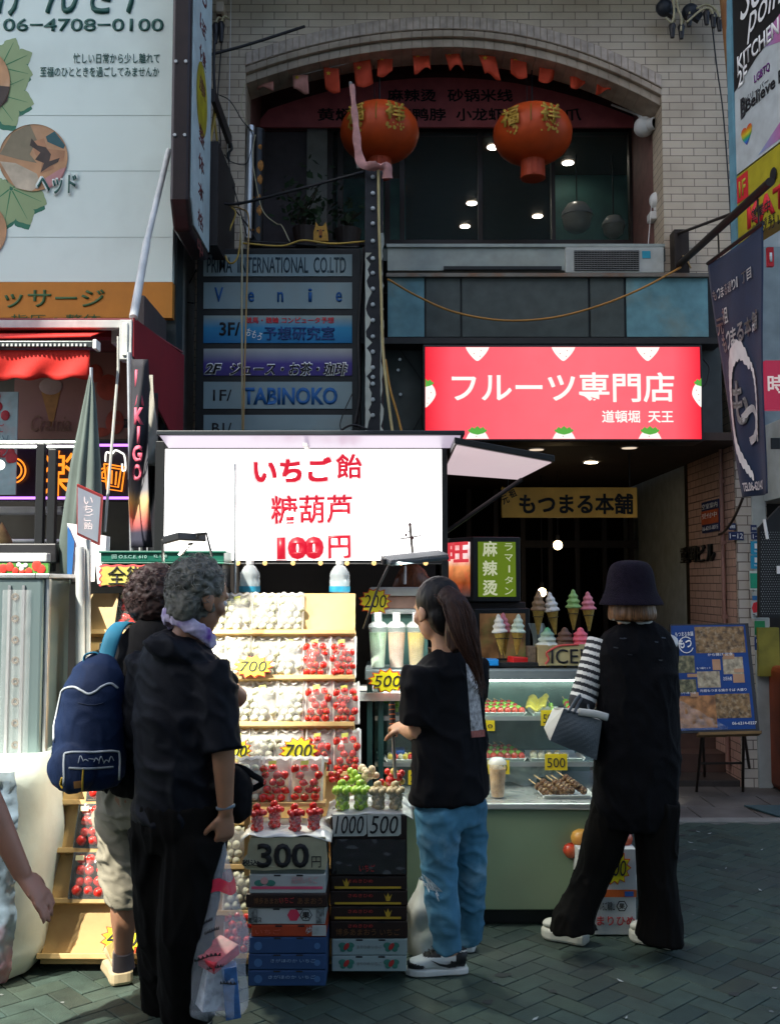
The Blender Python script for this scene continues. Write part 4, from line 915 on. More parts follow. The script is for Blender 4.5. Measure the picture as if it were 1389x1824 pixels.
# ================================================================ left neighbour: massage billboard
Y = 7.0
LB = thing('left_building', 'pale neighbouring building on the left behind the massage billboard', 'building', (-3, 7.6, 0))
m = MB(); m.box((-5.9, 7.3, 0), (at(322, 0, 7.3).x, 9, 12)); obj('wall', m, M('left_wall', (.3, .3, .28), .6, dirt=(.15, .14, .12)), LB)
m = MB(); m.box((at(306, 0, 7.1).x, 7.08, at(0, 800, 7).z), (at(324, 0, 7.1).x, 7.295, 8.2)); obj('corner_channel', m, M('dark_channel', (.03, .04, .04), .5), LB)
d = thing('massage_billboard', 'huge pale green massage billboard with leaves and round pictures at the upper left', 'billboard', at(150, 565, Y))
BP = M('billboard_film', (.7, .83, .78), .45, var=.04, sc=1.5, dirt=(.4, .46, .42), dsc=1.2, damt=.4)
m = MB(); m.pbox(-240, -420, 307, 502, Y, Y + .07); obj('white_sheet', m, BP, d)
m = MB(); m.pbox(-240, 502.5, 307, 566, Y - .002, Y + .07); obj('orange_strip', m, M('billboard_orange', (.5, .19, .015), .5, var=.1), d)
m = MB()
for y in (205, 304, 422): m.pbox(-240, y, 307, y + .5, Y - .002, Y - .0005)
obj('sheet_seam', m, M('seam_grey', (.38, .47, .44), .6), d)
Yt = Y - .003
for s, x0, y0, x1, y1 in (('け', -5, -50, 44, 28), ('ん', 82, -50, 140, 24), ('ぎ', 160, -56, 212, 24), ('屋', 226, -62, 293, 24)): tpx(d, s, x0, y0, x1, y1, Yt, DGRN, bold=.03)
tpx(d, '06−4708−0100', 6, 33, 292, 56, Yt, DGRN, bold=.015)
tpx(d, '忙しい日常から少し離れて', 131, 95, 285, 113, Yt, DGRN, bold=.006); tpx(d, '至福のひとときを過ごしてみませんか', 72, 119, 284, 137, Yt, DGRN, bold=.006)
tpx(d, 'マッサージ', -42, 516, 187, 548, Yt - .001, M('orange_green_ink', (.03, .09, .02), .6, var=0), bold=.02)
tpx(d, '指圧・整体', 20, 560, 180, 575, Yt - .001, M('orange_green_ink', (.03, .09, .02), .6, var=0))
LF = M('leaf_print', (.27, .38, .19), .5, var=.12, sc=3); LFD = M('leaf_shadow_print', (.02, .17, .1), .5, var=.1); LFV = M('leaf_vein', (.03, .2, .08), .5, var=0)
def leafp(cx, cy, s, rot, seed):
    lobes = []
    for k, (a, l, w) in enumerate(((0, 1, .3), (38, .95, .3), (-38, .95, .3), (80, .75, .26), (-80, .75, .26), (125, .5, .2), (-125, .5, .2))):
        lobes.append((R(a + rot), l * s, w * s))
    for off, e, mt, nm in (((-3, 9), .0005, LFD, 'leaf_shadow'), ((0, 0), .002, LF, 'leaf')):
        m = MB()
        for j, (a, l, w) in enumerate(lobes):
            pts = []
            for k in range(17):
                t = k / 16; wv = w * math.sin(PI * min(1, t * .98 + .02)) ** .75 * (1 + .12 * math.sin(t * 26)); pts.append((t, wv))
            P = [(cx + off[0] + math.cos(a) * t * l - math.sin(a) * q, cy + off[1] + math.sin(a) * t * l + math.cos(a) * q) for t, q in pts] + [(cx + off[0] + math.cos(a) * t * l + math.sin(a) * q, cy + off[1] + math.sin(a) * t * l - math.cos(a) * q) for t, q in pts[::-1]]
            P = P[1:-1]
            m.face([at(x, y, Y - e - .0001 * j) for x, y in P])
        obj(nm, m, mt, d)
    m = MB()
    for a, l, w in lobes[:5]: m.prism([at(cx + math.cos(a) * l * q - math.sin(a) * z, cy + math.sin(a) * l * q + math.cos(a) * z, Y - .0032) for q, z in ((.08, 1.2), (.85, .2), (.85, -.2), (.08, -1.2))], (0, .0005, 0))
    obj('leaf_vein', m, LFV, d)
leafp(-14, 165, 78, 15, 1); leafp(2, 120, 62, -25, 2); leafp(20, 335, 74, 62, 3)
SK1 = M('picture_skin', (.5, .28, .14), .5, var=.35, sc=4, dirt=(.6, .42, .28), dsc=5, damt=.6); HRP = M('picture_dark_hair', (.05, .035, .03), .5, var=.4, sc=9)
def roundpic(px, py, r, lab, seed):
    c = at(px, py, Y - .005); rr = r * mp(Y); m = MB(); m.lathe([(0, .0), (rr, 0), (rr, .004)], c, 48, Matrix.Rotation(PI / 2, 3, 'X')); f = obj('round_picture', m, SK1, d); rd = random.Random(seed); m = MB()
    def poly(pts, e): m.face([at(px + x * r, py + y * r, Y - e) for x, y in pts])
    if seed == 1:
        poly([(-.95, -.1), (-.6, -.7), (-.1, -.95), (.1, -.5), (-.1, -.1), (.1, .15), (-.4, .05)], .0055); obj('background', m, M('picture_olive', (.22, .19, .12), .5, var=.2), f); m = MB()
        poly([(.35, -.6), (.6, -.75), (.9, -.35), (.85, -.25), (.4, -.45)], .0058); obj('teal_patch', m, M('picture_teal', (.02, .1, .12), .5), f); m = MB()
        poly([(-.05, -.45), (.3, -.55), (.4, -.25), (.9, -.2), (.85, .1), (.5, .1), (.6, .3), (.2, .45), (.25, .1), (.05, -.1)], .0065); obj('hand', m, M('picture_hand', (.45, .23, .12), .5, var=.3, sc=7), f); m = MB()
        poly([(-.05, -.55), (.12, -.35), (.35, -.3), (.5, -.1), (.45, .1), (.75, .0), (.7, .12), (.45, .25), (.2, .42), (.3, .15), (.05, .05), (.2, -.15), (-.1, -.35)], .0072); obj('hair', m, HRP, f); m = MB()
        poly([(-.95, .1), (-.5, .15), (.1, .45), (.2, .75), (-.05, .95), (-.5, .85)], .0062); obj('towel', m, M('picture_towel', (.55, .48, .36), .6, var=.3, sc=9), f); m = MB()
        poly([(.3, .6), (.7, .35), (.95, .25), (.8, .6), (.45, .88)], .0066); obj('pink_cloth', m, M('picture_pink', (.5, .25, .25), .6), f)
    elif seed == 2:
        poly([(-.2, .0), (.97, .1), (.9, .45), (.4, .9), (-.2, .98)], .0058); obj('hair', m, HRP, f)
    else: m.bm.free()
roundpic(60, 281, 63, 'a', 1); roundpic(-52, 147, 73, 'b', 2); roundpic(-46, 412, 60, 'c', 3)
tpx(d, 'ヘッド', 67, 312, 137, 345, Y - .010, DGRN, bold=.03)
tpx(d, 'ヘッド', 64.5, 309.5, 139.5, 347.5, Y - .0092, M('billboard_halo', (.6, .68, .64), .5, var=0), bold=.1)
m = MB(); m.tube([at(301, 268, 6.98), at(262, 430, 6.2)], .02, 10); m.tube([at(262, 430, 6.2), at(238, 566, 5.62)], .024, 10)
one('awning_strut', m, M('white_strut', (.6, .62, .6), .4, dirt=(.3, .3, .28), damt=.4), 'long white steel strut slanting down from the billboard to the awning corner', 'strut', smooth=40)

# ---------------------------------------------------------------- awning of the left shop
RF = M('awning_red', (.62, .02, .012), .75, var=.15, sc=4); RFD = M('awning_dark_red', (.23, .012, .02), .8, var=.2, sc=3); RFP = M('awning_faded_red', (.45, .12, .13), .8, var=.25, sc=3)
d = thing('red_awning', 'red retractable awning with a grimy white frame above the left shop counter', 'awning', at(110, 640, 5.6))
Ya = 5.6; c0, c1 = at(214, 571, Ya), at(235, 641, Ya)
m = MB(); m.pbox(-160, 570, 214, 584, Ya, Ya + .06); m.box((c0.x, Ya - .01, c1.z), (c1.x, Ya + .075, c0.z + .003)); m.box((c0.x + .02, Ya - .02, c1.z + .02), (c1.x - .02, Ya - .011, c0.z - .015))
obj('white_frame', m, M('grimy_white', (.58, .6, .57), .5, dirt=(.2, .2, .17), dsc=6, damt=.5), d, bev=.008)
a = at(237, 566, Ya); b = at(306, 566, 6.98); c = at(306, 690, 6.98); e = at(237, 650, Ya)
m = MB(); m.prism([a, (a.x, 6.98, a.z + .1), (a.x, 6.98, a.z - .62), (a.x, Ya, a.z - .22)], (.008, 0, 0)); obj('side_cloth', m, RFD, d)
m = MB(); m.prism([at(-160, 569, Ya + .02), at(235, 569, Ya + .02), (a.x, 6.98, a.z + .12), (-3.3, 6.98, a.z + .12)], (0, 0, .006)); obj('top_cloth', m, RFP, d)
m = MB(); m.pbox(-160, 584.5, 200, 600, Ya + .25, Ya + .33); obj('inner_beam', m, RFD, d)
def val(u, v): return at(-160 + u * 348 - v * 26, 590 + v * 16 - u * 7 * v, lerp(Ya + .22, Ya - .25, v))
m = MB(); m.grid(val, 8, 3); obj('lower_cloth', m, RF, d, solid=.006)
m = MB(); m.pbox(-160, 607, 165, 619, Ya - .32, Ya - .26); obj('front_bar', m, M('awning_bar', (.06, .07, .07), .35, .6), d, bev=.004)
m = MB(); m.pbox(165.5, 604, 172, 621, Ya - .33, Ya - .25); obj('bar_cap', m, WHT, d, bev=.004)
m = MB(); m.pbox(199, 583, 211, 612, Ya + .2, Ya + .3); obj('beam_cap', m, WHT, d, bev=.004)
m = MB()
for i in range(40): m.pbox(-150 + i * 7.7, 612, -146.5 + i * 7.7, 616.5, Ya - .33, Ya - .321)
obj('fringe_clips', m, M('clip_white', (.5, .52, .5), .5), d)
def vf(u, v): return at(-160 + u * 320, 624 + v * (54 - 4 * u) + 2.5 * math.sin(u * 40) * v, Ya - .29 + .02 * math.sin(u * 23 + v * 3) * v)
m = MB(); m.grid(vf, 60, 6); obj('valance', m, RF, d, smooth=0, solid=.006)
m = MB(); m.tube([at(234, 628, Ya + .04), at(296, 752, 6.9)], .018, 8); obj('folding_arm', m, WHT, d)
m = MB(); m.tube(wire([at(211, 600, 5.5), at(211, 655, 5.45)], 0) + wire([at(211, 655, 5.45), at(187, 948, 4.9)], .0), .008, 6)
one('awning_rope', m, M('grey_rope', (.3, .3, .27), .7), 'thin grey rope hanging slanted from the awning corner', 'rope')

# ---------------------------------------------------------------- left shop: posters, neon board, inside
LS_ = thing('left_shop', 'open shop unit below the red awning with a dim interior', 'shop', (-2.2, 6.4, 0))
m = MB(); m.box((-5.5, 6.95, 0), (at(300, 0, 6.95).x, 7.05, at(0, 575, 6.95).z)); obj('back_wall', m, M('shop_back_wall', (.12, .11, .085), .6, var=.4, sc=3), LS_)
m = MB(); m.box((at(285, 0, 6.9).x, 6.3, 0), (at(304, 0, 6.9).x, 6.94, at(0, 570, 6.9).z)); obj('side_post', m, M('shop_side_post', (.07, .06, .055), .6), LS_)
m = MB(); m.pbox(-60, 902, 112, 914, 6.6, 6.8); m.pbox(-60, 960, 120, 967, 6.3, 6.9); obj('shelf', m, WHT, LS_, bev=.01)
m = MB(); m.box((-4.5, 6.0, .0), (at(285, 0, 6.5).x, 6.7, .95)); obj('counter', m, M('shop_counter', (.08, .085, .08), .6), LS_)
Y = 6.4
d = thing('ice_cream_poster', 'brownish pink poster with an ice cream cone and strawberries under the red awning', 'poster', at(128, 782, Y))
m = MB(); m.pbox(28, 628, 232, 782, Y, Y + .015); obj('sheet', m, M('poster_pink', (.31, .16, .12), .45, var=.2, sc=3), d)
m = MB(); m.prism([at(x, y, Y - .003) for x, y in ((72, 690), (110, 690), (94, 760), (91, 760))], (0, .002, 0)); obj('cone_picture', m, M('poster_cone', (.4, .2, .05), .5, var=.3, sc=20), d)
m = MB(); m.ball(at(91, 688, Y - .004), (.075, .004, .055), 16, 8); obj('cream_picture', m, M('poster_cream', (.4, .3, .24), .5), d)
for x, y, a, b in ((193, 690, .075, .085), (170, 665, .05, .06), (205, 752, .06, .08), (180, 770, .06, .03)): m = MB(); m.ball(at(x, y, Y - .004), (a, .003, b), 16, 8); obj('strawberry_picture', m, M('poster_berry', (.38, .06, .03), .5, var=.4, sc=9), d)
tpx(d, 'Cremia', 55, 740, 125, 768, Y - .006, M('poster_gold_ink', (.2, .1, .06), .5, var=0), shear=.35)
m = MB(); m.pbox(192, 746, 232, 762, Y - .004, Y - .002); obj('dark_label', m, BLK, d); tpx(d, 'TAKE OUT', 203, 750, 228, 756, Y - .005, M('poster_gold_ink', (.2, .1, .06), .5))
d = thing('strawberry_menu_strip', 'narrow pale blue hanging poster dotted with strawberries at the left edge', 'poster', at(10, 880, 6.0))
m = MB(); m.pbox(-50, 698, 28, 881, 6.0, 6.012); obj('sheet', m, M('strip_blue', (.4, .55, .6), .5, var=.4, sc=7, dirt=(.6, .3, .3), dsc=9, damt=.5), d)
m = MB(); rd = random.Random(3)
for i in range(16): m.ball(at(rd.uniform(-40, 24), rd.choice((705, 712, 722, 728, 740, 745, 805, 815, 845, 850)) + rd.uniform(-3, 3), 5.998), (.028, .003, .032), 10, 6)
obj('strawberry_print', m, M('berry_print', (.5, .03, .05), .5, var=.3, sc=30), d)
tpx(d, 'いちご', -20, 755, 8, 770, 5.997, REDT, rot=0); vtext(d, 'ソフト', 4, 775, 16, 835, 5.997, M('grey_blue_ink', (.15, .25, .3), .6, var=0))
Y = 6.3
NEO, NEP, NEW = em('neon_orange', (255, 138, 34), 1.7), em('neon_violet', (205, 130, 255), 2.4), em('neon_white', (255, 250, 240), 2.2)
d = thing('neon_sign', 'black neon sign with orange characters, a beer mug and violet border tubes', 'neon sign', at(140, 890, Y))
m = MB(); m.pbox(-160, 786, 286, 892, Y, Y + .08); obj('backing', m, M('neon_backing', (.02, .012, .018), .25), d)
m = MB(); m.tube([at(-160, 793, Y - .02), at(268, 793, Y - .02)], .008, 8); m.tube([at(-160, 887, Y - .02), at(268, 887, Y - .02)], .008, 8)
m.tube(spline([at(268, 793, Y - .02), at(276, 797, Y - .02), at(281, 804, Y - .02)]), .008, 8); m.tube(spline([at(268, 887, Y - .02), at(270, 875, Y - .02), at(284, 868, Y - .02)]), .008, 8)
obj('border_tube', m, NEP, d)
def ntube(pts, mt, r=.0055, close=False, n=6):
    m = MB(); P = [at(x, y, Y - .025) for x, y in pts]; m.tube(spline(P, n) if n > 1 else P, r, 6, close=close); obj('neon_tube', m, mt, d)
for r in (22, 15): ntube([(24 + r * math.sin(a * .3), 838 - r * math.cos(a * .3)) for a in range(0, 11)], NEO)
NT = lambda s, *a: tpx(d, s, *a, Y - .02, NEO, ext=.006, name='neon_character')
NT('楽', 74, 802, 134, 884)
for pts in ([(186, 826), (223, 832), (217, 875), (191, 871), (186, 826)], [(192, 832), (216, 836), (211, 868), (195, 865), (192, 832)]): ntube(pts, NEO, n=1)
for pts in ([(200, 838), (199, 862)], [(208, 840), (206, 864)], [(186, 834), (178, 836), (177, 855), (189, 858)], [(188, 838), (182, 842), (182, 851), (189, 852)]): ntube(pts, NEO, n=1)
ntube([(188, 822), (190, 806), (200, 808), (206, 802), (216, 806), (222, 812), (224, 835), (219, 838), (218, 826)], NEW)
for pts in ([(272, 828), (280, 832), (281, 848), (274, 862)], [(272, 838), (277, 845), (272, 855)]): ntube(pts, NEO)
d = thing('hanging_globe_lamp', 'small white globe lamp glowing at the left edge under the poster strip', 'lamp', at(-2, 829, 5.7))
m = MB(); m.ball(at(0, 828, 5.7), .03, 14, 10); obj('globe', m, em('globe_white', (255, 255, 245), 2.0), d, smooth=0)
m = MB(); m.tube([at(0, 820, 5.7), at(-3, 600, 5.7)], .004); obj('cord', m, BLKC, d)
d = thing('soft_serve_model', 'large tan soft serve cone model behind the left counter at the photo edge', 'display model', at(4, 1000, 6.1))
m = MB(); c = at(2, 1000, 6.1); m.lathe([(0, -.2), (.01, -.2), (.07, .03), (.075, .05), (.06, .09), (.065, .12), (.04, .17), (.0, .24)], c, 18); obj('cone', m, M('cone_tan', (.4, .25, .1), .6, var=.4, sc=25), d, smooth=40)

# ---------------------------------------------------------------- poles, flags and sheets at the left
for px, y0, lab in ((70, 790, 'black square pole standing behind the silver cabinet, the taller one'), (91, 800, 'black square pole behind the silver cabinet, the shorter one')):
    m = MB(); m.pbox(px - 4.5, y0, px + 4.5, 1018, 4.98, 5.02); one('black_pole', m, BLK, lab, 'pole', 'black poles behind the cabinet', bev=.003)
m = MB(); m.tube([at(-60, 789, 5.1), at(142, 789, 5.1)], .012, 8); m.tube([at(-60, 797, 5.1), at(142, 797, 5.1)], .009, 8)
one('counter_rail', m, STEEL, 'thin pair of silver rails running across the front of the neon sign', 'rail', smooth=40)
d = thing('folded_parasol', 'tall folded grey green parasol hanging in long pleats at the left', 'parasol', at(150, 1040, 4.85))
prf = [(162, 668, 2.5), (161, 700, 7), (157, 760, 14), (152, 830, 22), (148, 900, 27), (144, 960, 30), (140, 1010, 26), (134, 1040, 18)]
m = MB(); P = spline([at(x, y, 4.85) for x, y, r in prf], 4); rs = []
for i in range(len(P)): t = i / 4; k = min(int(t), 6); rs.append(lerp(prf[k][2], prf[k + 1][2], t - k) * mp(4.85))
n = 40; rings = []
for i, p in enumerate(P):
    rings.append([m.bm.verts.new(p + Vector((math.cos(a) * rs[i] * (1 + .28 * math.sin(a * 7 + i * .05)), math.sin(a) * rs[i] * .8 * (1 + .28 * math.sin(a * 7 + i * .05)), 0))) for a in [2 * PI * k / n for k in range(n)]])
for A, B_ in zip(rings, rings[1:]):
    for k in range(n): m.bm.faces.new([A[k], A[(k + 1) % n], B_[(k + 1) % n], B_[k]])
obj('canopy', m, M('parasol_cloth', (.1, .13, .115), .75, var=.25, sc=5), d, smooth=0)
m = MB(); m.tube([at(163, 655, 4.85), at(163, 700, 4.85)], .008); obj('tip', m, STEEL, d)
m = MB(); m.tube([at(143, 1030, 4.85), gr(140, 1650)], .016); obj('pole', m, STEEL, d)
def flagcloth(name, x0, x1, y0, y1, Y, lab, mt, wav, seed, prints=None):
    d = thing(name, lab, 'flag', at(x0, y1, Y))
    def fn(u, v): return at(lerp(x0, x1, u) + wav * math.sin(v * 6 + seed) + 8 * v * u, lerp(y0, y1, v), Y + .05 * math.sin(u * 5 + v * 7 + seed))
    m = MB(); m.grid(fn, 8, 24); obj('cloth', m, mt, d, smooth=0, solid=.003)
    m = MB(); m.tube([at(x0 - 2, y0 - 12, Y + .06), at(x0 + 4, 1030, Y + .06)], .012); obj('staff', m, STEEL, d); return d, fn
d, fn = flagcloth('nobori_flag', 232, 262, 640, 975, 5.25, 'narrow black vertical flag with pink characters and an orange lower band', M('nobori_black', (0, 0, 0), .8, var=.15, grad=[(0, (.03, .03, .05)), (.08, (.03, .03, .05)), (.14, (.55, .12, .1)), (.24, (.65, .45, .2)), (.3, (.2, .2, .22)), (.5, (.04, .04, .05)), (1, (.02, .02, .025))]), 3, 1)
for i, c in enumerate('KAKIGO'):
    p = fn(.25, .08 + i * .1); text(d, c, p + Vector((.02 if c == 'I' else 0, -.02, -.07)), .014 if c == 'I' else .05, .09, M('nobori_pink', (.65, .1, .16), .6, var=0), bold=.05)
flagcloth('pale_flag', 248, 274, 668, 830, 5.6, 'pale brown streaked narrow flag hanging behind the black flag', M('pale_flag_cloth', (.3, .29, .25), .8, var=.4, sc=8, dirt=(.3, .15, .05), damt=.6), 2, 4)
flagcloth('dark_flag', 262, 280, 700, 990, 5.7, 'plain black narrow flag beside the booth post', BLK, 2, 2)
d = thing('stick_sign', 'small white price board with a red frame on a stick at the left', 'sign', at(160, 1010, 4.6))
bp = [at(137, 861, 4.55), at(183, 882, 4.68), at(177, 972, 4.68), at(137, 953, 4.55)]
m = MB(); m.prism(bp, (0, .02, 0)); obj('board', m, M('sign_red_frame', (.6, .04, .03), .5), d, bev=.004)
cc = sum(bp, Vector()) / 4; ib = [cc + (p - cc) * .88 + Vector((0, -.006, 0)) for p in bp]
m = MB(); m.prism(ib, (0, .003, 0)); obj('paper', m, M('bright_paper', (.8, .78, .78), .5, var=.03), d)
vtext(d, 'いちご飴', 150, 885, 166, 945, 4.58, M('faint_ink', (.6, .5, .5), .6, var=0))
m = MB(); m.tube([at(157, 962, 4.62), gr(155, 1680)], .014, 8); m.tube([at(143, 975, 4.6), gr(145, 1690)], .02, 10); obj('stick', m, M('stick_pvc', (.5, .52, .5), .4), d, smooth=40)
for x0, y0, x1, y1, Yq, lab, rz in ((120, 932, 172, 1036, 4.75, 'bright white sheet of paper behind the stick sign, the left one', -.03), (165, 950, 196, 1040, 4.72, 'bright white sheet of paper behind the stick sign, the right one', .03)):
    m = MB(); m.prism([at(x0, y0, Yq), at(x1, y0 + 6, Yq), at(x1 - 3, y1, Yq), at(x0 + 9, y1, Yq)], (0, .006, 0)); one('white_sheet', m, MC['bright_paper'], lab, 'sheet')
m = MB(); m.prism([at(121, 935, 4.74), at(133, 965, 4.74), at(128, 1030, 4.74), at(120, 1036, 4.74)], (0, .003, 0)); one('blue_strip', m, M('blue_strip', (.02, .12, .35), .5), 'narrow blue strip hanging beside the white sheets', 'strip')

# ---------------------------------------------------------------- silver cabinet and wrapped container
SIL = M('cabinet_silver', (.2, .27, .27), .35, .55, var=.12, sc=3, dirt=(.18, .2, .19), dsc=3, damt=.4)
d = thing('silver_cabinet', 'tall dull silver metal cabinet with rivet holes at the left edge', 'cabinet', at(30, 1500, 4.5))
Yc0, Yc1 = 4.38, 4.75; xr = at(74, 1200, Yc0).x; zt = at(0, 1030, Yc0).z
m = MB(); m.box((-2.6, Yc0, .02), (xr, Yc1, zt)); obj('body', m, SIL, d, bev=.012)
m = MB(); m.box((xr - .03, Yc0 - .012, zt), (xr + .03, Yc1 + .02, zt + .02)); m.box((-2.6, Yc0 - .012, zt), (xr - .031, Yc0 + .1, zt + .02)); m.box((xr + .001, Yc0 + .02, .02), (xr + .02, Yc0 + .05, zt)); obj('edge_strip', m, STEEL, d, bev=.004)
x0, x1 = at(12, 1200, Yc0).x, at(42, 1200, Yc0).x
m = MB()
for a, b in ((x0, x0 + .012), (x1 - .012, x1)): m.box((a, Yc0 - .008, .5), (b, Yc0 - .001, zt - .03))
obj('rail_strip', m, STEEL, d)
m = MB()
for y in (1063, 1102, 1140, 1176, 1214, 1250, 1288, 1327, 1364, 1400):
    p = at(28, y, Yc0); m.lathe([(.006, 0), (.009, .006), (.016, .006), (.017, 0)], p, 12, Matrix.Rotation(PI / 2, 3, 'X'))
obj('rivet_holes', m, M('rivet_brown', (.12, .09, .05), .5, .3), d)
m = MB(); rd = random.Random(9)
def tape(u, v): return Vector((lerp(x0 - .02, x1 + .03, u), Yc0 - .012 - .012 * noise.noise((u * 5, v * 12, 2)) ** 2 - .004 * math.sin(u * 30), lerp(.75, zt - .05, v)))
m.grid(tape, 14, 40); obj('plastic_film', m, PLAS, d, smooth=0)
d = thing('strawberry_trim_board', 'strip of strawberry and flower pictures standing on the silver cabinet', 'board', at(40, 1022, 4.5))
m = MB(); m.pbox(-60, 1003, 86, 1022, 4.46, 4.48); obj('board', m, M('trim_green', (.1, .32, .05), .5, var=.6, sc=25), d)
m = MB()
for x, y, r in ((6, 1013, .02), (18, 1010, .018), (66, 1008, .022), (74, 1014, .02), (28, 1017, .015), (52, 1018, .016), (-14, 1012, .02), (40, 1019, .013)): m.ball(at(x, y, 4.458), (r, .003, r * 1.1), 12, 6)
obj('berry_print', m, M('trim_berry', (.65, .05, .03), .5, var=.3, sc=40), d)
m = MB()
for x, y in ((40, 1009), (46, 1007), (34, 1006), (39, 1013)): m.ball(at(x, y, 4.457), (.011, .003, .01), 8, 6)
obj('flower_print', m, WHT, d)
for x0, y0, x1, y1, col, lab in ((-60, 968, 100, 1002, (.02, .02, .022), 'black till box on the left counter behind the strawberry strip'), (-40, 985, 84, 1001, (.6, .62, .6), 'white tray on the left counter in front of the black till')):
    m = MB(); m.pbox(x0, y0, x1, y1, 4.7 if y0 > 970 else 4.78, 4.76 if y0 > 970 else 5.1); one('counter_box', m, M('counter_box_%d' % y0, col, .4), lab, 'box', bev=.006)
d = thing('wrapped_container', 'big rounded white insulated container wrapped in clear film at the left edge', 'container', gr(20, 1730))
a = gr(-70, 1735); b = gr(84, 1700); zt = at(0, 1372, 4.1).z
m = MB(); cx_, cy_ = -1.795, 4.34
def wc(u, v):
    a = 2 * PI * u; e = 3.2; sx = abs(math.cos(a)) ** (2 / e) * (1 if math.cos(a) > 0 else -1); sy = abs(math.sin(a)) ** (2 / e) * (1 if math.sin(a) > 0 else -1)
    bul = 1 + .04 * math.sin(PI * v) - .08 * max(0, (v - .9) / .1) ** 2 - .1 * max(0, (.08 - v) / .08)
    wob = .014 * noise.noise((sx * 2, sy * 2, v * 4))
    return Vector((cx_ + sx * (.37 * bul + wob), cy_ + sy * (.3 * bul + wob), lerp(.015, zt + .02, v) + .012 * noise.noise((sx * 3, sy * 3, 5))))
m.grid(wc, 56, 24); m.face([wc(i / 56, 1) for i in range(56)]); m.merge(); obj('body', m, M('styrofoam_white', (.58, .63, .55), .6, var=.2, sc=4, bump=.3, bsc=12), d, smooth=50)
def wf_(u, v):
    p = wc(.6 + .272 * u, v * .97 + .01); n = Vector((p.x - cx_, p.y - cy_, 0)).normalized()
    q = Vector((u * 6, v * 9, 1)); return p + n * (.02 + .03 * noise.noise(q * .7) + .009 * (1 - 2 * abs(noise.noise(q * 1.8))) + .006 * (1 - 2 * abs(noise.noise(q * 4.1))))
m = MB(); m.grid(wf_, 40, 60); obj('printed_film', m, M('printed_film', (.22, .3, .37), .1, var=.8, sc=5, dirt=(.45, .05, .06), dsc=3.5, damt=1, spec=1, alpha=.82, coat=.5), d, smooth=0)
# ================================================================ candied fruit stall
STALL = thing('fruit_stall', 'open black framed food stall with a lit roof panel and side hatch', 'stall', (-.43, 5.3, 0))
X0, X1 = at(288, 900, 5.02).x, at(790, 900, 5.02).x
ZR = 2.29
m = MB(); m.box((X0 - .03, 5.0, .01), (X0 + .015, 5.06, ZR)); obj('post', m, BLK, STALL, bev=.003)
m = MB(); m.box((X1 - .012, 5.0, at(0, 1190, 5.08).z + .004), (X1 + .018, 5.06, ZR)); obj('post', m, BLK, STALL, bev=.003)
m = MB(); m.box((X0, 5.92, 0), (X1, 5.96, ZR)); m.box((X0, 5.07, 0), (X0 + .02, 5.92, 1.68)); obj('back_panel', m, M('stall_inside', (.018, .014, .012), .6), STALL)
m = MB(); m.box((-1.116, 4.79, ZR), (X1 + .09, 5.98, ZR + .022)); obj('roof', m, M('roof_dark', (.02, .025, .03), .4), STALL, bev=.004)
m = MB(); m.prism([(-1.1, 4.8, ZR - .004), (X1 + .07, 4.8, ZR - .004), (X1 + .07, 4.992, ZR - .036), (-1.1, 4.992, ZR - .036)], (0, 0, .003)); obj('roof_light', m, em('roof_panel_glow', (206, 192, 214), .8), STALL)
m = MB(); m.box((X0 + .72, 4.8, ZR - .05), (X0 + .74, 4.98, ZR - .037)); obj('bracket', m, WHT, STALL)
m = MB(); m.box((X0 + .1, 5.07, 1.0), (X1 - .05, 5.5, 1.04)); obj('counter', m, WHT, STALL)
hz = [(X1 + .03, 4.62, 2.225), (.757, 4.62, 2.14), (.757, 5.9, 2.19), (X1 + .03, 5.9, 2.225)]
m = MB(); m.prism(hz, (0, 0, .03)); hb = obj('side_hatch', m, BLK, STALL, bev=.003)
cxh = sum((Vector(p) for p in hz), Vector()) / 4
m = MB(); m.prism([cxh + (Vector(p) - cxh) * .95 + Vector((0, 0, -.004)) for p in hz], (0, 0, .003)); obj('hatch_light', m, em('hatch_panel_glow', (228, 206, 212), .8), hb)
m = MB(); m.tube([(X1 + .02, 5.5, 1.85), (.72, 5.5, 2.15)], .012, 8); obj('hatch_strut', m, BLK, STALL)
# big screen
Y = 5.0
d = thing('led_screen', 'glaring white advertising screen with red price lettering across the stall', 'screen', at(540, 1000, Y))
m = MB(); m.pbox(286, 788, 793, 1003, Y + .002, Y + .06); obj('case', m, BLK, d, bev=.003)
m = MB(); m.pbox(295, 800, 787, 998, Y - .004, Y + .001); obj('display', m, M('screen_white_glow', (.5, .5, .5), .3, var=0, emit=(1, .96, .94), es=1.3), d)
SR, SPK = em('screen_red_glow', (204, 26, 50), 1.25), em('screen_pink_glow', (250, 190, 190), 1.6)
for s, x0, y0, x1, y1 in (('いちご', 454, 818, 590, 859), ('飴', 600, 810, 644, 852), ('糖葫芦', 484, 884, 627, 933), ('100', 494, 957, 577, 997), ('円', 586, 955, 624, 994)):
    tpx(d, s, x0, y0, x1, y1, Y - .006, SR, bold=.075 if s not in '飴円糖葫芦' else .035 if len(s) == 1 else .022, rot=.02)
    tpx(d, s, x0 - 2, y0 - 2, x1 + 2, y1 + 2, Y - .0045, SPK, bold=.12 if s not in '飴円糖葫芦' else .06, rot=.02)
GRYE = em('screen_grey_glow', (110, 104, 100), .8)
m = MB()
def sline(x0, y0, x1, y1, w):
    a, b = at(x0, y0, Y - .005), at(x1, y1, Y - .005); n = (b - a).cross(Vector((0, 1, 0))).normalized() * w * mp(Y) / 2
    m.face([a + n, b + n, b - n, a - n])
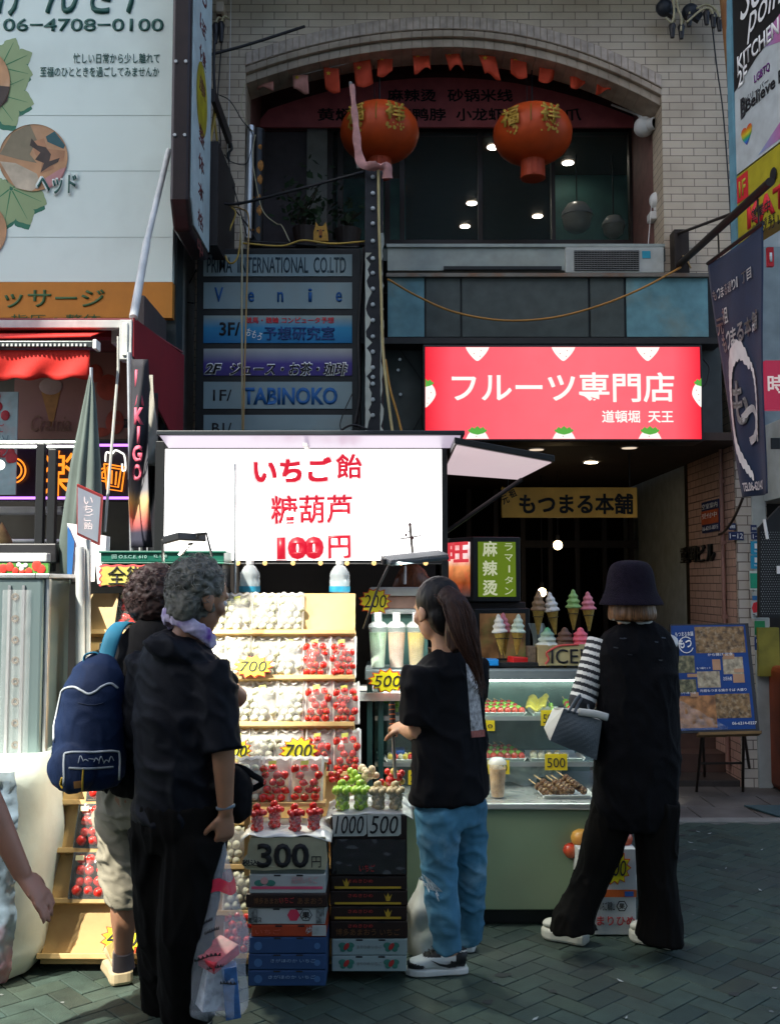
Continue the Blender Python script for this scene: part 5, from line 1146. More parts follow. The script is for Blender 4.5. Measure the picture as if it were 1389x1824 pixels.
for q in ((730, 935, 735, 988, 5), (712, 960, 750, 954, 2.4), (725, 958, 700, 995, 1), (728, 962, 710, 992, 1), (732, 966, 716, 994, 1), (736, 950, 742, 925, .7), (690, 968, 716, 962, .6), (748, 955, 786, 951, .6), (722, 952, 730, 945, 1.6), (726, 968, 728, 990, .8)): sline(*q)
obj('pole_picture', m, GRYE, d)
m = MB(); m.disc(at(730, 934, Y - .0055), .008); m.disc(at(723, 953, Y - .0055), .007); m.disc(at(734, 958, Y - .0055), .009); obj('pole_picture', m, em('screen_dark_glow', (70, 45, 45), .7), d)
d = thing('string_lights', 'row of small warm bulbs strung along the lower edge of the screen', 'string lights', at(540, 1003, 4.98))
m = MB(); m.tube([at(290, 1004, 4.985), at(786, 1004, 4.985)], .004, 5); obj('cord', m, BLKC, d)
for x in (424, 472, 522, 571, 618, 666, 714, 758):
    m = MB(); m.ball(at(x, 1003, 4.975), .012, 10, 8); obj('bulb', m, em('fairy_bulb', (255, 205, 130), 1.5), d, smooth=0)
m = MB(); m.tube([at(419, 826, 4.9), at(419, 1057, 4.88)], .006, 8); one('thin_pole', m, STEEL, 'thin grey pole standing upright in front of the white screen', 'pole')

# floodlights (the lamps that light the goods)
def lamp(par, loc, aim, e, size, sy, col=(1, .97, .9)):
    l = bpy.data.lights.new('lamp_glow', 'AREA'); l.shape = 'RECTANGLE'; l.size = size; l.size_y = sy; l.energy = e; l.color = col; l.spread = R(150)
    o = bpy.data.objects.new('lamp_glow', l); COL.objects.link(o); o.parent = par; o.location = Vector(loc) - ORI[par.name]
    o.rotation_euler = (Vector(loc) - Vector(aim)).to_track_quat('Z', 'Y').to_euler(); return o
p = at(330, 968, 4.42)
d = thing('floodlight', 'black framed floodlight on a bent bracket above the green tray, aimed at the white bags', 'floodlight', p)
aim = Vector((-.72, 4.3, .5)); q = (p - aim).to_track_quat('Z', 'Y').to_matrix()
m = MB(); m.obox(p + q @ Vector((0, 0, .02)), (.17, .1, .035), q); obj('housing', m, BLK, d, bev=.006)
m = MB(); m.obox(p + q @ Vector((0, 0, -.0005)), (.15, .085, .004), q); obj('lens', m, em('floodlight_glow', (255, 250, 240), 3), d)
m = MB(); m.tube([at(291, 1000, 4.42), at(290, 962, 4.42), at(300, 957, 4.42), at(368, 950, 4.42), at(378, 992, 4.42)], .007, 6); m.tube([at(320, 990, 4.40), at(352, 955, 4.42)], .009, 8); obj('bracket', m, BLK, d)
lamp(d, p + q @ Vector((0, 0, -.012)), aim, 8, .15, .085, (1, .96, .78))
p = at(737, 996, 4.62)
d = thing('solar_light_bar', 'grey finned light bar tilted on a thin rod above the woman with the ponytail', 'light bar', p)
m = MB(); a, b = at(686, 1001, 4.6), at(790, 990, 4.72); ax_ = (b - a).normalized(); up_ = Vector((0, -.25, .97)); wy = up_.cross(ax_).normalized(); Rm = Matrix((ax_, wy, up_)).transposed().to_3x3()
m.obox((a + b) / 2, ((b - a).length, .11, .016), Rm); obj('body', m, M('bar_grey', (.08, .1, .11), .4, .3), d, bev=.003)
m = MB()
for i in range(26): m.obox(a.lerp(b, (i + .5) / 26) + up_ * .013, (.004, .108, .012), Rm)
obj('fins', m, M('fin_grey', (.28, .3, .31), .4, .4), d)
m = MB(); m.obox((a + b) / 2 - up_ * .0095, ((b - a).length * .9, .08, .002), Rm); obj('lens', m, em('bar_glow', (255, 252, 240), 2), d)
m = MB(); m.tube([a + Vector((.02, 0, -.01)), at(672, 1050, 4.62), at(648, 1120, 4.66)], .006, 6); m.tube([a + Vector((-.005, 0, -.012)), a + Vector((-.005, 0, .012))], .012, 8); obj('rod', m, BLK, d)
lamp(d, (a + b) / 2 - up_ * .02, Vector((.02, 4.7, .7)), 4, .25, .08, (.95, 1, .9))

# ---------------------------------------------------------------- sloping wooden racks
KS = .4; YS0 = 4.24
def sl(px, py, e=0):
    u, w = px - CX, CY - py; dy, dz = F * _c - w * _s, F * _s + w * _c
    t = (YS0 + KS * CAMH) / (dy - KS * dz); return Vector((u * t, dy * t, CAMH + dz * t)) + SNv * e
SNv = Vector((0, -1, KS)).normalized(); SUv = Vector((0, KS, 1)).normalized()
def slz(x, z, e=0): return Vector((x, YS0 + KS * z, z)) + SNv * e
WOODR = M('rack_wood', (.5, .33, .13), .5, var=.25, sc=3, dirt=(.25, .1, .03), dsc=9, damt=.25, bump=.05)
def rack(lab, xa, xb, lips, ztop):
    d = thing('display_rack', lab, 'display rack', ((xa + xb) / 2, 4.5, 0))
    m = MB(); m.prism([slz(xa, .03), slz(xb, .03), slz(xb, ztop), slz(xa, ztop)], -SNv * .02); obj('back_board', m, WOODR, d, bev=.002)
    for z in lips:
        c = slz((xa + xb) / 2, z, .024); m = MB(); Rm = Matrix((Vector((1, 0, 0)), -SNv, SUv)).transposed().to_3x3()
        m.obox(c, (xb - xa + .01, .048, .022), Rm); obj('ledge', m, WOODR, d, bev=.003)
    for x in (xa + .012, xb - .012):
        m = MB(); m.prism([(x - .01, 4.86, .0), (x - .01, slz(x, .03).y + .02, .03), (x - .01, slz(x, ztop).y + .005, ztop - .01), (x - .01, 4.9, ztop - .01)], (.02, 0, 0)); obj('side_frame', m, WOODR, d)
    return d
zl = lambda py: sl(500, py).z
rack('yellow pine display rack with black fruit trays at the left of the stall', -1.43, -.93, [zl(y) for y in (1131, 1222, 1325, 1432, 1517, 1606, 1704)], 1.535)
rack('pine display rack full of bagged white and red fruit below the screen', -.92, -.165, [zl(y) for y in (1131, 1211, 1294, 1382, 1468, 1546, 1628, 1704)], 1.535)
# ---------------------------------------------------------------- bags of candied fruit
CRED = M('candied_red', (.6, .02, .012), .25, var=.55, sc=60, coat=.35, spec=.4)
CWHT = M('sugar_white', (.5, .49, .37), .6, var=.12, sc=30, dirt=(.4, .48, .16), dsc=22, damt=.35)
CGRN = M('calyx_green', (.06, .2, .03), .5, var=.4, sc=30)
FILM = M('bag_film', (.9, .88, .86), .14, alpha=.07, spec=1, var=0)
FILMW = M('frosted_film', (.85, .84, .8), .25, alpha=.2, spec=1, var=0)
LABELY = M('yellow_label', (.6, .6, .12), .5)
def strawberry_bm(r, l=1.25, n=9, k=6):
    m = MB(); m.lathe([(0, -r * l)] + [(r * (math.sin(PI * (i / k)) ** .8) * (1 - .35 * (1 - i / k) ** 1.5 + .0), -r * l + 2 * r * l * .95 * i / k) for i in range(1, k)] + [(0, r * l * .85)], (0, 0, 0), n); return m
def bag(red, seed):
    rd = random.Random(seed); w, h = .122, .19
    d = thing('fruit_bag', '-', 'bag of fruit', (0, 0, 0)); rows, cols = 5, 3
    for i in range(rows):
        for j in range(cols):
            if rd.random() < .08: continue
            c = Vector((-.036 + .036 * j + rd.uniform(-.006, .006) + (.008 if i % 2 else -.006), -.022 + rd.uniform(-.004, .004), .02 + .0305 * i + rd.uniform(-.004, .004)))
            r_ = rd.uniform(.0155, .018)
            if red: r_ = rd.uniform(.0175, .0205); m = strawberry_bm(r_, 1.2)
            else: m = MB().ball((0, 0, 0), (r_, r_, r_ * 1.08), 10, 7)
            e = Euler((rd.uniform(-1.2, 1.2), rd.uniform(-1.2, 1.2), rd.uniform(0, 6)))
            m.xf(Matrix.Translation(c) @ e.to_matrix().to_4x4())
            o = obj('strawberry' if red else 'sugared_fruit', m, CRED if red else CWHT, d, smooth=0)
            if red and rd.random() < .4:
                m = MB(); a = c + Vector((0, -r_ * .8, r_ * .5))
                for q in range(5): an = q * 1.26 + rd.random(); m.face([a, a + Vector((math.cos(an) * .011, -.004, math.sin(an) * .011)), a + Vector((math.cos(an + .5) * .006, -.006, math.sin(an + .5) * .006))])
                obj('calyx', m, CGRN, d)
    m = MB(); m.grid(lambda u, v: Vector(((u - .5) * w * 1.04, .001 + .002 * math.sin(v * 9 + seed), v * h * 1.03 + (.006 * math.sin(u * 19 + seed) if v > .9 else 0))), 10, 8); obj('back_sheet', m, M('pack_back', (.66, .6, .56), .4, alpha=.7, spec=.6, var=.15, sc=30) if red else M('pack_back_white', (.42, .4, .34), .4, alpha=.7, spec=.6, var=.1), d, smooth=0)
    m = MB()
    for k in (-1, 1): m.grid(lambda u, v: Vector((k * (w * .5 - .009 * u + .002), -.006 - .014 * u - .003 * math.sin(v * 14 + seed + k), v * h * 1.02)), 2, 12)
    m.grid(lambda u, v: Vector(((u - .5) * w, -.006 - .006 * v - .004 * math.sin(u * 13 + seed), h * (1.03 - .075 * v) + .006 * math.sin(u * 19 + seed))), 12, 2); obj('seam', m, M('pack_seam', (.8, .77, .72), .25, alpha=.62, spec=1, var=.2, sc=40), d, smooth=0)
    def fr(u, v):
        x = (u - .5) * w * (1 - .05 * math.sin(PI * v)); z = v * h
        b = max(0, math.sin(PI * u)) ** .5 * max(0, math.sin(PI * min(1, v * 1.12))) ** .5
        return Vector((x, -.004 - .046 * b + .006 * noise.noise((u * 6 + seed, v * 8, 3)), z + (.007 * math.sin(u * 22 + seed) if v > .97 else 0)))
    m = MB(); m.grid(fr, 12, 14); obj('film', m, FILM if red else FILMW, d, smooth=0)
    if red or seed % 2:
        m = MB(); p = fr(.3, .8); m.prism([p + Vector((x, -.003, z)) for x, z in ((0, 0), (.03, .004), (.03, .022), (0, .018))], (0, .001, 0)); obj('label', m, LABELY, d)
    return d
def scatter_bags(protos, spots, used=set()):
    for red, px, py, lab, grp, tilt in spots:
        k = (red, len([1 for u in used if u[0] == red]) % len(protos[red])); used.add((red, px, py))
        src = protos[red][k[1]]
        if src.get('used'): o = copy_tree(src)
        else: o = src; o['used'] = 1
        o['label'] = lab; o['group'] = grp; p = sl(px, py, .012); o.location = p; o.rotation_euler = (-math.atan(KS) + tilt[0], tilt[1], tilt[2]); ORI[o.name] = p
protos = {True: [bag(True, s) for s in (1, 2, 3)], False: [bag(False, s) for s in (4, 5, 6)]}
spots = []; rr = random.Random(12); rown = ['top', 'second', 'third', 'fourth']
rowspec = [(1128, [(0, 380), (0, 425), (0, 470), (0, 517)]), (1208, [(0, 380), (0, 425), (0, 470), (0, 515), (1, 561), (1, 610)]), (1291, [(0, 378), (0, 424), (0, 470), (0, 517), (1, 566), (1, 616)]), (1379, [(0, 376), (0, 424), (0, 465), (0, 512), (1, 566), (1, 618)])]
ordn = ['leftmost', 'second from left', 'third from left', 'fourth from left']
for ri, (py, L) in enumerate(rowspec):
    wn_ = 0; rn = 0
    for red, px in L:
        if red: lab = 'clear bag of red candied strawberries, %s red bag on the %s rack row' % (('left', 'right')[rn], rown[ri]); rn += 1
        else: lab = 'frosted bag of white sugared fruit, %s on the %s rack row' % (ordn[wn_], rown[ri]); wn_ += 1
        spots.append((bool(red), px, py, lab, 'bags of candied fruit on the rack', (rr.uniform(-.03, .03), rr.uniform(-.03, .03), rr.uniform(-.08, .08))))
for red, px, py, lab in ((0, 424, 1543, 'frosted bag of white fruit left of the 300 card, upper one'), (0, 423, 1625, 'frosted bag of white fruit left of the red box, lower one'), (1, 424, 1700, 'clear bag of red strawberries at the foot of the rack by the box stack')):
    spots.append((bool(red), px, py, lab, 'bags of candied fruit on the rack', (0, 0, 0)))
for o in protos[True] + protos[False]: pass
scatter_bags(protos, spots)
# black trays of strawberries on the left rack
def tray(seed):
    rd = random.Random(seed); d = thing('strawberry_tray', '-', 'fruit tray', (0, 0, 0)); w, h = .155, .185
    m = MB(); m.box((-w / 2, -.008, 0), (w / 2, 0, h))
    for a, b in (((-w / 2, -.035, 0), (-w / 2 + .005, -.0085, h)), ((w / 2 - .005, -.035, 0), (w / 2, -.0085, h)), ((-w / 2 + .0055, -.035, 0), (w / 2 - .0055, -.0085, .005)), ((-w / 2 + .0055, -.035, h - .005), (w / 2 - .0055, -.0085, h))): m.box(a, b)
    obj('tray', m, M('black_tray', (.012, .02, .02), .15, spec=.8), d)
    for i in range(4):
        for j in range(3):
            c = Vector((-.042 + .042 * j + rd.uniform(-.006, .006), -.03, .03 + .042 * i + rd.uniform(-.005, .005))); r_ = rd.uniform(.022, .026); m = strawberry_bm(r_, 1.15)
            m.xf(Matrix.Translation(c) @ Euler((rd.uniform(-1, 1), rd.uniform(-1, 1), rd.uniform(0, 6))).to_matrix().to_4x4()); obj('strawberry', m, CRED, d, smooth=0)
    def fr(u, v): return Vector(((u - .5) * w, -.037 - .02 * math.sin(PI * u) * math.sin(PI * v) + .006 * noise.noise((u * 9, v * 9, seed)), v * h))
    m = MB(); m.grid(fr, 14, 14); obj('film', m, FILM, d, smooth=0)
    m = MB(); m.box((-.06, -.056, h - .035), (-.025, -.055, h - .015)); obj('label', m, M('cream_label', (.65, .6, .35), .5), d)
    return d
tp = tray(1)
for i, (px, py, lab) in enumerate(((237, 1129, 'black tray of red strawberries at the top of the left rack'), (168, 1514, 'black tray of red strawberries beside the capri trousers, upper of the two low ones'), (160, 1603, 'black tray of red strawberries in the lowest row of the left rack'), (190, 1430, 'black tray of strawberries just below the backpack'), (205, 1220, 'black tray of strawberries behind the dark curly haired shopper'), (280, 1603, 'black tray of strawberries in the lowest left rack row behind the legs'))):
    o = tp if i == 0 else copy_tree(tp); o['label'] = lab; o['group'] = 'strawberry trays on the left rack'; p = sl(px, py, .014); o.location = p; ORI[o.name] = p; o.rotation_euler = (-math.atan(KS), 0, .03 * (i - 2))
# star shaped price cards
STY, STR = M('star_yellow', (.68, .58, .01), .5, var=.08), M('star_red', (.6, .06, .01), .5, var=.05)
def star(px, py, w, h, Y, s, lab, seed, txt=None, plane=None, bold=.0):
    rd = random.Random(seed); c = plane(px, py) if plane else at(px, py, Y); k = mp(c.y); up = SUv if plane else Vector((0, 0, 1)); nn = SNv if plane else Vector((0, -1, 0))
    d = thing('price_star', lab, 'price card', c); P = []
    for i in range(26):
        a = 2 * PI * i / 26; r = (1 if i % 2 == 0 else .76) * rd.uniform(.93, 1.05); P.append((math.cos(a) * w / 2 * r, math.sin(a) * h / 2 * r))
    m = MB(); m.prism([c + Vector((x * k, 0, 0)) + up * y * k for x, y in P], -nn * .004); obj('border', m, STR, d)
    m = MB(); m.prism([c + nn * .003 + Vector((x * k * .9, 0, 0)) + up * y * k * .9 for x, y in P], -nn * .0025); obj('card', m, STY, d)
    if s: text(d, s, c + nn * .0045 - Vector((w * k * .32, 0, 0)) - up * h * k * .22, w * k * .64, h * k * .44, BLKT, up=up, bold=bold, shear=.15)
    return d
star(455, 1196, 74, 44, 0, '700', 'pale washed out star price card leaning on the second rack row', 1, plane=lambda x, y: sl(x, y, .075))
star(535, 1345, 72, 52, 0, '700', 'bright yellow star price card reading 700 on the fourth rack row', 2, plane=lambda x, y: sl(x, y, .08))
star(425, 1345, 60, 46, 0, '700', 'yellow star price card half hidden by the elderly shopper', 3, plane=lambda x, y: sl(x, y, .08))
star(222, 1672, 84, 58, 0, '400', 'yellow star price card reading 400 at the foot of the left rack', 4, plane=lambda x, y: sl(x, y, .03))
# water bottles, crate and sign on top of the racks
BOT = M('bottle_pet', (.75, .82, .84), .06, alpha=.35, spec=1, var=0); BLB = M('bottle_blue_label', (.03, .3, .48), .4, var=.3, sc=30)
for px, lab in ((445, 'clear plastic water bottle on the rack, the left one by the thin pole'), (605, 'clear plastic water bottle on the rack, the right one below the screen')):
    c = at(px, 1056, 4.93); d = thing('water_bottle', lab, 'bottle', c, 'water bottles on the rack')
    m = MB(); m.lathe([(0, 0), (.046, 0), (.05, .01), (.05, .06), (.047, .07), (.05, .08), (.046, .1), (.03, .125), (.018, .135), (.016, .15), (0, .15)], c, 22); obj('body', m, BOT, d, smooth=40)
    m = MB(); m.lathe([(.0508, .005), (.0508, .032)], c, 22); obj('label', m, BLB, d, smooth=0)
    m = MB(); m.lathe([(.019, .138), (.019, .158), (0, .158)], c, 16); obj('cap', m, WHT, d)
    m = MB(); m.lathe([(0, .003), (.0465, .003), (.0465, .055), (0, .055)], c, 20); obj('water', m, M('water_tint', (.5, .68, .74), .1, alpha=.5, spec=.8), d)
d = thing('green_crate', 'shallow dark green plastic crate across the top of the left rack', 'crate', at(290, 1004, 4.75))
m = MB(); m.pbox(180, 981, 399, 1001, 4.62, 4.66); m.pbox(180, 981, 186, 1001, 4.661, 4.9); m.pbox(392, 981, 399, 1001, 4.661, 4.9); m.pbox(180, 1001.5, 399, 1004, 4.6, 4.92); m.pbox(176, 981, 403, 985, 4.61, 4.619); obj('body', m, M('crate_green', (.01, .11, .075), .35, var=.15), d, bev=.003)
tpx(d, '回 O.S.C.E. 610', 200, 988, 262, 995, 4.618, M('crate_print', (.3, .5, .45), .5, var=0)); tpx(d, 'KL 1300', 275, 988, 298, 993, 4.618, M('crate_print', (.3, .5, .45), .5, var=0))
m = MB(); m.pbox(182, 1004.5, 396, 1046, 4.68, 4.92); one('dark_box', m, BLK, 'black box under the green crate behind the yellow hand written card', 'box')
d = thing('handwritten_card', 'yellow cloud shaped card with a red edge and black hand writing on the left rack', 'price card', at(222, 1043, 4.64))
P = [(178 + 92 * (.5 + .5 * math.cos(a) * (1 + .05 * math.cos(9 * a))), 1026 - 20 * math.sin(a) * (1 + .08 * math.sin(11 * a))) for a in [2 * PI * i / 60 for i in range(60)]]
P = [(178 + (max(-1, min(1, 1.35 * math.cos(a)))) * 46 * (1 + .04 * math.cos(13 * a)) + 46, 1025 - 19 * max(-1, min(1, 1.4 * math.sin(a))) * (1 + .06 * math.sin(15 * a))) for a in [2 * PI * i / 80 for i in range(80)]]
def uniq(P):
    Q = []
    for p in P:
        if not Q or abs(p[0] - Q[-1][0]) + abs(p[1] - Q[-1][1]) > .2: Q.append(p)
    return Q
P = uniq(P)
m = MB(); m.prism([at(x, y, 4.6) for x, y in P], (0, .006, 0)); obj('border', m, M('card_pink_edge', (.65, .1, .1), .5), d)
m = MB(); m.prism([at(224 + (x - 224) * .93, 1026 + (y - 1025) * .86, 4.597) for x, y in P], (0, .002, 0)); obj('card', m, M('card_yellow', (.6, .52, .12), .5, var=.2), d)
tpx(d, '全街', 192, 1008, 258, 1042, 4.595, BLKT, bold=.004)

# ---------------------------------------------------------------- box stacks with fruit
def pbx(x0, y0, x1, y1, Y0, dep, jit=0): return None
def crate(lab, x0, y0, x1, y1, Y, dep, mt, grp, deco=None, flap=True):
    d = thing('fruit_box', lab, 'box', (at((x0 + x1) / 2, y1, Y)), grp); m = MB(); m.pbox(x0, y0 + .6, x1, y1 - .4, Y, Y + dep); obj('carton', m, mt, d, bev=.004)
    if flap:
        m = MB(); c = (x0 + x1) / 2
        for x in (c - 24, c + 16): m.pbox(x, y0 + 1.2, x + 12, y0 + 4, Y - .001, Y - .0002)
        obj('hand_hole', m, BLKT, d)
    if deco: deco(d, Y - .0015)
    return d
BXB, BXBR, BXW, BXR, BXP = M('box_blue', (.02, .06, .16), .6, var=.2, sc=5), M('box_brown', (.02, .008, .006), .45, var=.3, sc=6), M('box_white', (.4, .43, .42), .6, var=.12, sc=4), M('box_red', (.36, .045, .012), .55, var=.2), M('box_pale_blue', (.3, .39, .4), .6, var=.12, sc=4)
Y1 = 3.97; G1, G2 = 'fruit boxes in the left stack', 'fruit boxes in the right stack'
BTX, YTX, RTX, GTX = M('box_print_blue', (.2, .3, .42), .6, var=0), M('box_print_yellow', (.5, .32, .03), .5, var=0), M('box_print_red', (.4, .03, .03), .5, var=0), M('box_print_green', (.04, .18, .14), .5, var=0)
for i, (y0, y1, w_) in enumerate(((1728, 1757, 'bottom'), (1699, 1728, 'middle'), (1669, 1699, 'top'))):
    def dc(d, Y, y0=y0, i=i):
        if i < 2: tpx(d, 'さがほのか いちご', 478 + i * 4, y0 + 9, 562, y0 + 15, Y, BTX)
        m = MB(); m.disc(at(460, y0 + 16, Y), .016, n=16); m.disc(at(565, y0 + 16, Y), .012, n=16); obj('print', m, M('box_blue_print', (.05, .13, .28), .6, var=0), d)
    crate('blue cardboard fruit box, the %s one of three blue boxes' % w_, 442 + i * .5, y0, 580 + i * .7, y1, Y1, .25, BXB, G1, dc)
def dc(d, Y): tpx(d, 'いちご', 455, 1655, 500, 1664, Y, M('box_print_dim', (.5, .1, .06), .5, var=0)); m = MB(); m.pbox(556, 1648, 581, 1667, Y - .0005, Y); obj('white_patch', m, BXW, d); tpx(d, 'ゆめ', 545, 1650, 568, 1663, Y - .001, BXW, shear=.3)
crate('red fruit box with a white end between white and blue boxes', 448, 1647, 581, 1669, Y1, .25, BXR, G1, dc)
def hexa(d, x, y, r, Y, mt, nm='hexagon'): m = MB(); m.disc(at(x, y, Y), r * mp(Y), n=6); return obj(nm, m, mt, d)
def dc(d, Y):
    tpx(d, 'とちあいか', 466, 1625, 510, 1634, Y, BLKT, rot=PI); d2 = 0
    hexa(d, 523, 1630, 11, Y, M('box_pink_red', (.6, .04, .09), .5)); hexa(d, 545, 1630, 11, Y, BLKT); hexa(d, 545, 1630, 9.5, Y - .0004, BXW); tpx(d, '果', 538, 1624, 552, 1636, Y - .001, BLKT, bold=.02)
    m = MB(); m.pbox(443, 1618, 459, 1645, Y - .0004, Y); m.pbox(563, 1618, 578, 1645, Y - .0004, Y); obj('grey_motif', m, M('box_grey_motif', (.2, .22, .22), .6, var=.8, sc=60), d)
crate('white fruit box with a red hexagon and a black hexagon mark', 442, 1617, 579, 1647, Y1, .25, BXW, G1, dc)
def dc(d, Y): tpx(d, '博多あまおう', 452, 1599, 505, 1610, Y, M('box_print_brown', (.14, .06, .02), .5, var=0)); tpx(d, 'いちご', 498, 1598, 524, 1608, Y - .0004, RTX); tpx(d, 'あまおう', 530, 1599, 574, 1610, Y, M('box_print_brown', (.14, .06, .02), .5, var=0))
crate('thin dark brown fruit box jutting out of the left stack', 438, 1592, 583, 1617, Y1 - .01, .26, BXBR, G1, dc)
def dc(d, Y):
    m = MB(); m.pbox(448, 1579, 575, 1584, Y - .0005, Y); obj('pink_stripe', m, M('box_pink', (.6, .08, .16), .5), d)
    m = MB(); m.ball(at(462, 1573, Y), (.02, .001, .012), 10, 5); m.ball(at(482, 1573, Y), (.02, .001, .012), 10, 5); obj('green_print', m, GTX, d); m = MB(); m.ball(at(471, 1569, Y - .001), (.015, .001, .014), 10, 5); obj('pink_print', m, M('box_pale_pink', (.55, .3, .3), .5), d)
    tpx(d, '紀州いちご', 520, 1561, 566, 1574, Y, M('box_pale_pink', (.55, .3, .3), .5))
crate('white fruit box with a pink stripe and green print', 444, 1557, 580, 1592, Y1, .25, BXW, G1, dc)
zt1 = at(0, 1492, Y1).z
crate('dark topmost box of the left stack behind the 300 yen card', 446, 1492, 579, 1557, Y1 + .01, .24, M('box_green_grey', (.14, .17, .15), .6), G1, None, False)
d = thing('price_card', 'pale hand painted price card reading 300 yen on the left box stack', 'price card', at(510, 1550, Y1))
Pc = [(446, 1493), (580, 1491), (582, 1515), (584, 1530), (581, 1549), (520, 1548), (470, 1551), (440, 1549), (431, 1540), (434, 1529), (441, 1521), (442, 1505)]
m = MB(); m.prism([at(x, y, Y1 - .004 - .01 * (x < 440)) for x, y in Pc], (0, .003, 0)); obj('card', m, M('card_aged', (.38, .37, .25), .6, var=.25, sc=9, dirt=(.45, .2, .15), dsc=5, damt=.3), d)
tpx(d, '300', 458, 1502, 551, 1546, Y1 - .0055, BLKT, bold=.03); tpx(d, '円', 555, 1525, 572, 1545, Y1 - .0055, BLKT); tpx(d, '税込', 432, 1531, 460, 1542, Y1 - .016, BLKT, bold=.03)
Y2 = 4.12
for y0, y1, w_ in ((1702, 1731, 'bottom'), (1672, 1702, 'upper')):
    def dc(d, Y, y0=y0):
        for x in (617, 697):
            m = MB()
            for sx in (-1, 1): m.ball(at(x + sx * 7, y0 + 12, Y), (.016, .001, .012), 8, 5); m.ball(at(x + sx * 6, y0 + 19, Y), (.012, .001, .01), 8, 5)
            obj('leaf_print', m, GTX, d); m = MB(); m.ball(at(x, y0 + 14, Y - .001), (.009, .001, .016), 8, 5, Matrix.Rotation(.6, 3, 'Y')); obj('berry_print', m, RTX, d)
        tpx(d, 'まりひめ いちご', 636, y0 + 11, 680, y0 + 17, Y, M('box_print_grey', (.2, .22, .22), .6, var=0))
    crate('pale blue fruit box with two leaf prints, %s of the two under the brown boxes' % w_, 591, y0, 724 + (y0 < 1700), y1, Y2, .25, BXP, G2, dc)
for k, (y0, y1, lab) in enumerate(((1640, 1672, 'dark brown fruit box with faint red lettering, lowest brown one'), (1614, 1640, 'dark brown fruit box with a yellow line and crown mark, lower one'), (1586, 1614, 'dark brown fruit box with a yellow line and crown mark, upper one'), (1560, 1586, 'dark brown fruit box with a yellow line right under the tall black one'))):
    def dc(d, Y, y0=y0, y1=y1, k=k):
        if k: m = MB(); m.pbox(596, y1 - 7, 714, y1 - 3, Y - .0005, Y); obj('yellow_line', m, YTX, d)
        if k: 
            m = MB(); x = 691 if k < 3 else 617; yy = y0 + 10
            m.face([at(a, b, Y - .001) for a, b in ((x - 7, yy - 4), (x - 3, yy + 2), (x, yy - 6), (x + 3, yy + 2), (x + 7, yy - 4), (x + 3, yy + 9), (x - 3, yy + 9))]); obj('crown_mark', m, YTX, d)
        tpx(d, 'さぬきひめ', 620, y0 + 6, 664, y0 + 12, Y, RTX)
        if not k: tpx(d, '博多あまおう いちご', 598, y0 + 14, 712, y0 + 26, Y, M('box_print_brown', (.14, .06, .02), .5, var=0))
    crate(lab, 588 + (k % 2), y0, 726 - (k % 2), y1, Y2, .25, BXBR, G2, dc)
def dc(d, Y):
    m = MB(); m.grid(lambda u, v: at(592 + u * 130, 1495 + v * 62, Y - .004 - .008 * abs(noise.noise((u * 6, v * 5, 1)))), 24, 12); obj('black_film', m, M('black_film', (.02, .018, .02), .12, spec=.9), d, smooth=0)
    tpx(d, 'いちご', 640, 1540, 668, 1552, Y - .014, RTX)
crate('tall black film wrapped box at the top of the right stack', 589, 1452, 725, 1560, Y2, .25, BXBR, G2, dc, False)
for x0, x1, s, lab in ((592, 653, '1000', 'wide white price card at the left edge of the right box stack'), (653.5, 714, '500', 'narrower white price card below the longan cups')):
    d = thing('price_card', lab, 'price card', at(x0, 1490, Y2)); m = MB(); m.prism([at(x, y, Y2 - .008) for x, y in ((x0, 1451), (x1, 1451), (x1, 1485), (x1 - 5, 1489), (x0 + 2, 1490))], (0, .003, 0)); obj('card', m, M('card_white', (.5, .53, .5), .5, var=.1), d); tpx(d, s, x0 + 5, 1453, x1 - 5, 1485, Y2 - .0095, BLKT, shear=.2)
# plastic sheets on top
def sheet(lab, x0, x1, py, Y, dep, seed, top):
    a, b = at(x0, py, Y), at(x1, py, Y)
    def fn(u, v):
        dr = max(0, .1 - min(u, 1 - u)) * .2 + max(0, .12 - v) * .06
        return Vector((lerp(a.x, b.x, u), Y + .003 + dep * v, top + .02 * noise.noise((u * 5, v * 5, seed)) - dr + .008))
    m = MB(); m.grid(fn, 30, 16); return one('plastic_sheet', m, M('white_plastic_sheet', (.72, .74, .72), .25, alpha=.75, spec=.8, var=.15), lab, 'plastic sheet', smooth=0, solid=.002)
sheet('crumpled white plastic sheet under the four strawberry cups', 428, 590, 1490, Y1 - .01, .28, 3, zt1 + .004); zt2 = at(0, 1452, Y2).z
sheet('crumpled white plastic sheet under the grape cups on the right box stack', 580, 736, 1450, Y2 - .01, .28, 8, zt2 + .004)
CUPM = M('clear_cup', (.85, .88, .88), .06, alpha=.1, spec=1, var=0)
GRAPE, LYC = M('green_grape', (.3, .5, .05), .25, var=.2, sc=40, sss=.0, coat=.4), M('beige_fruit', (.52, .42, .24), .5, var=.3, sc=50)
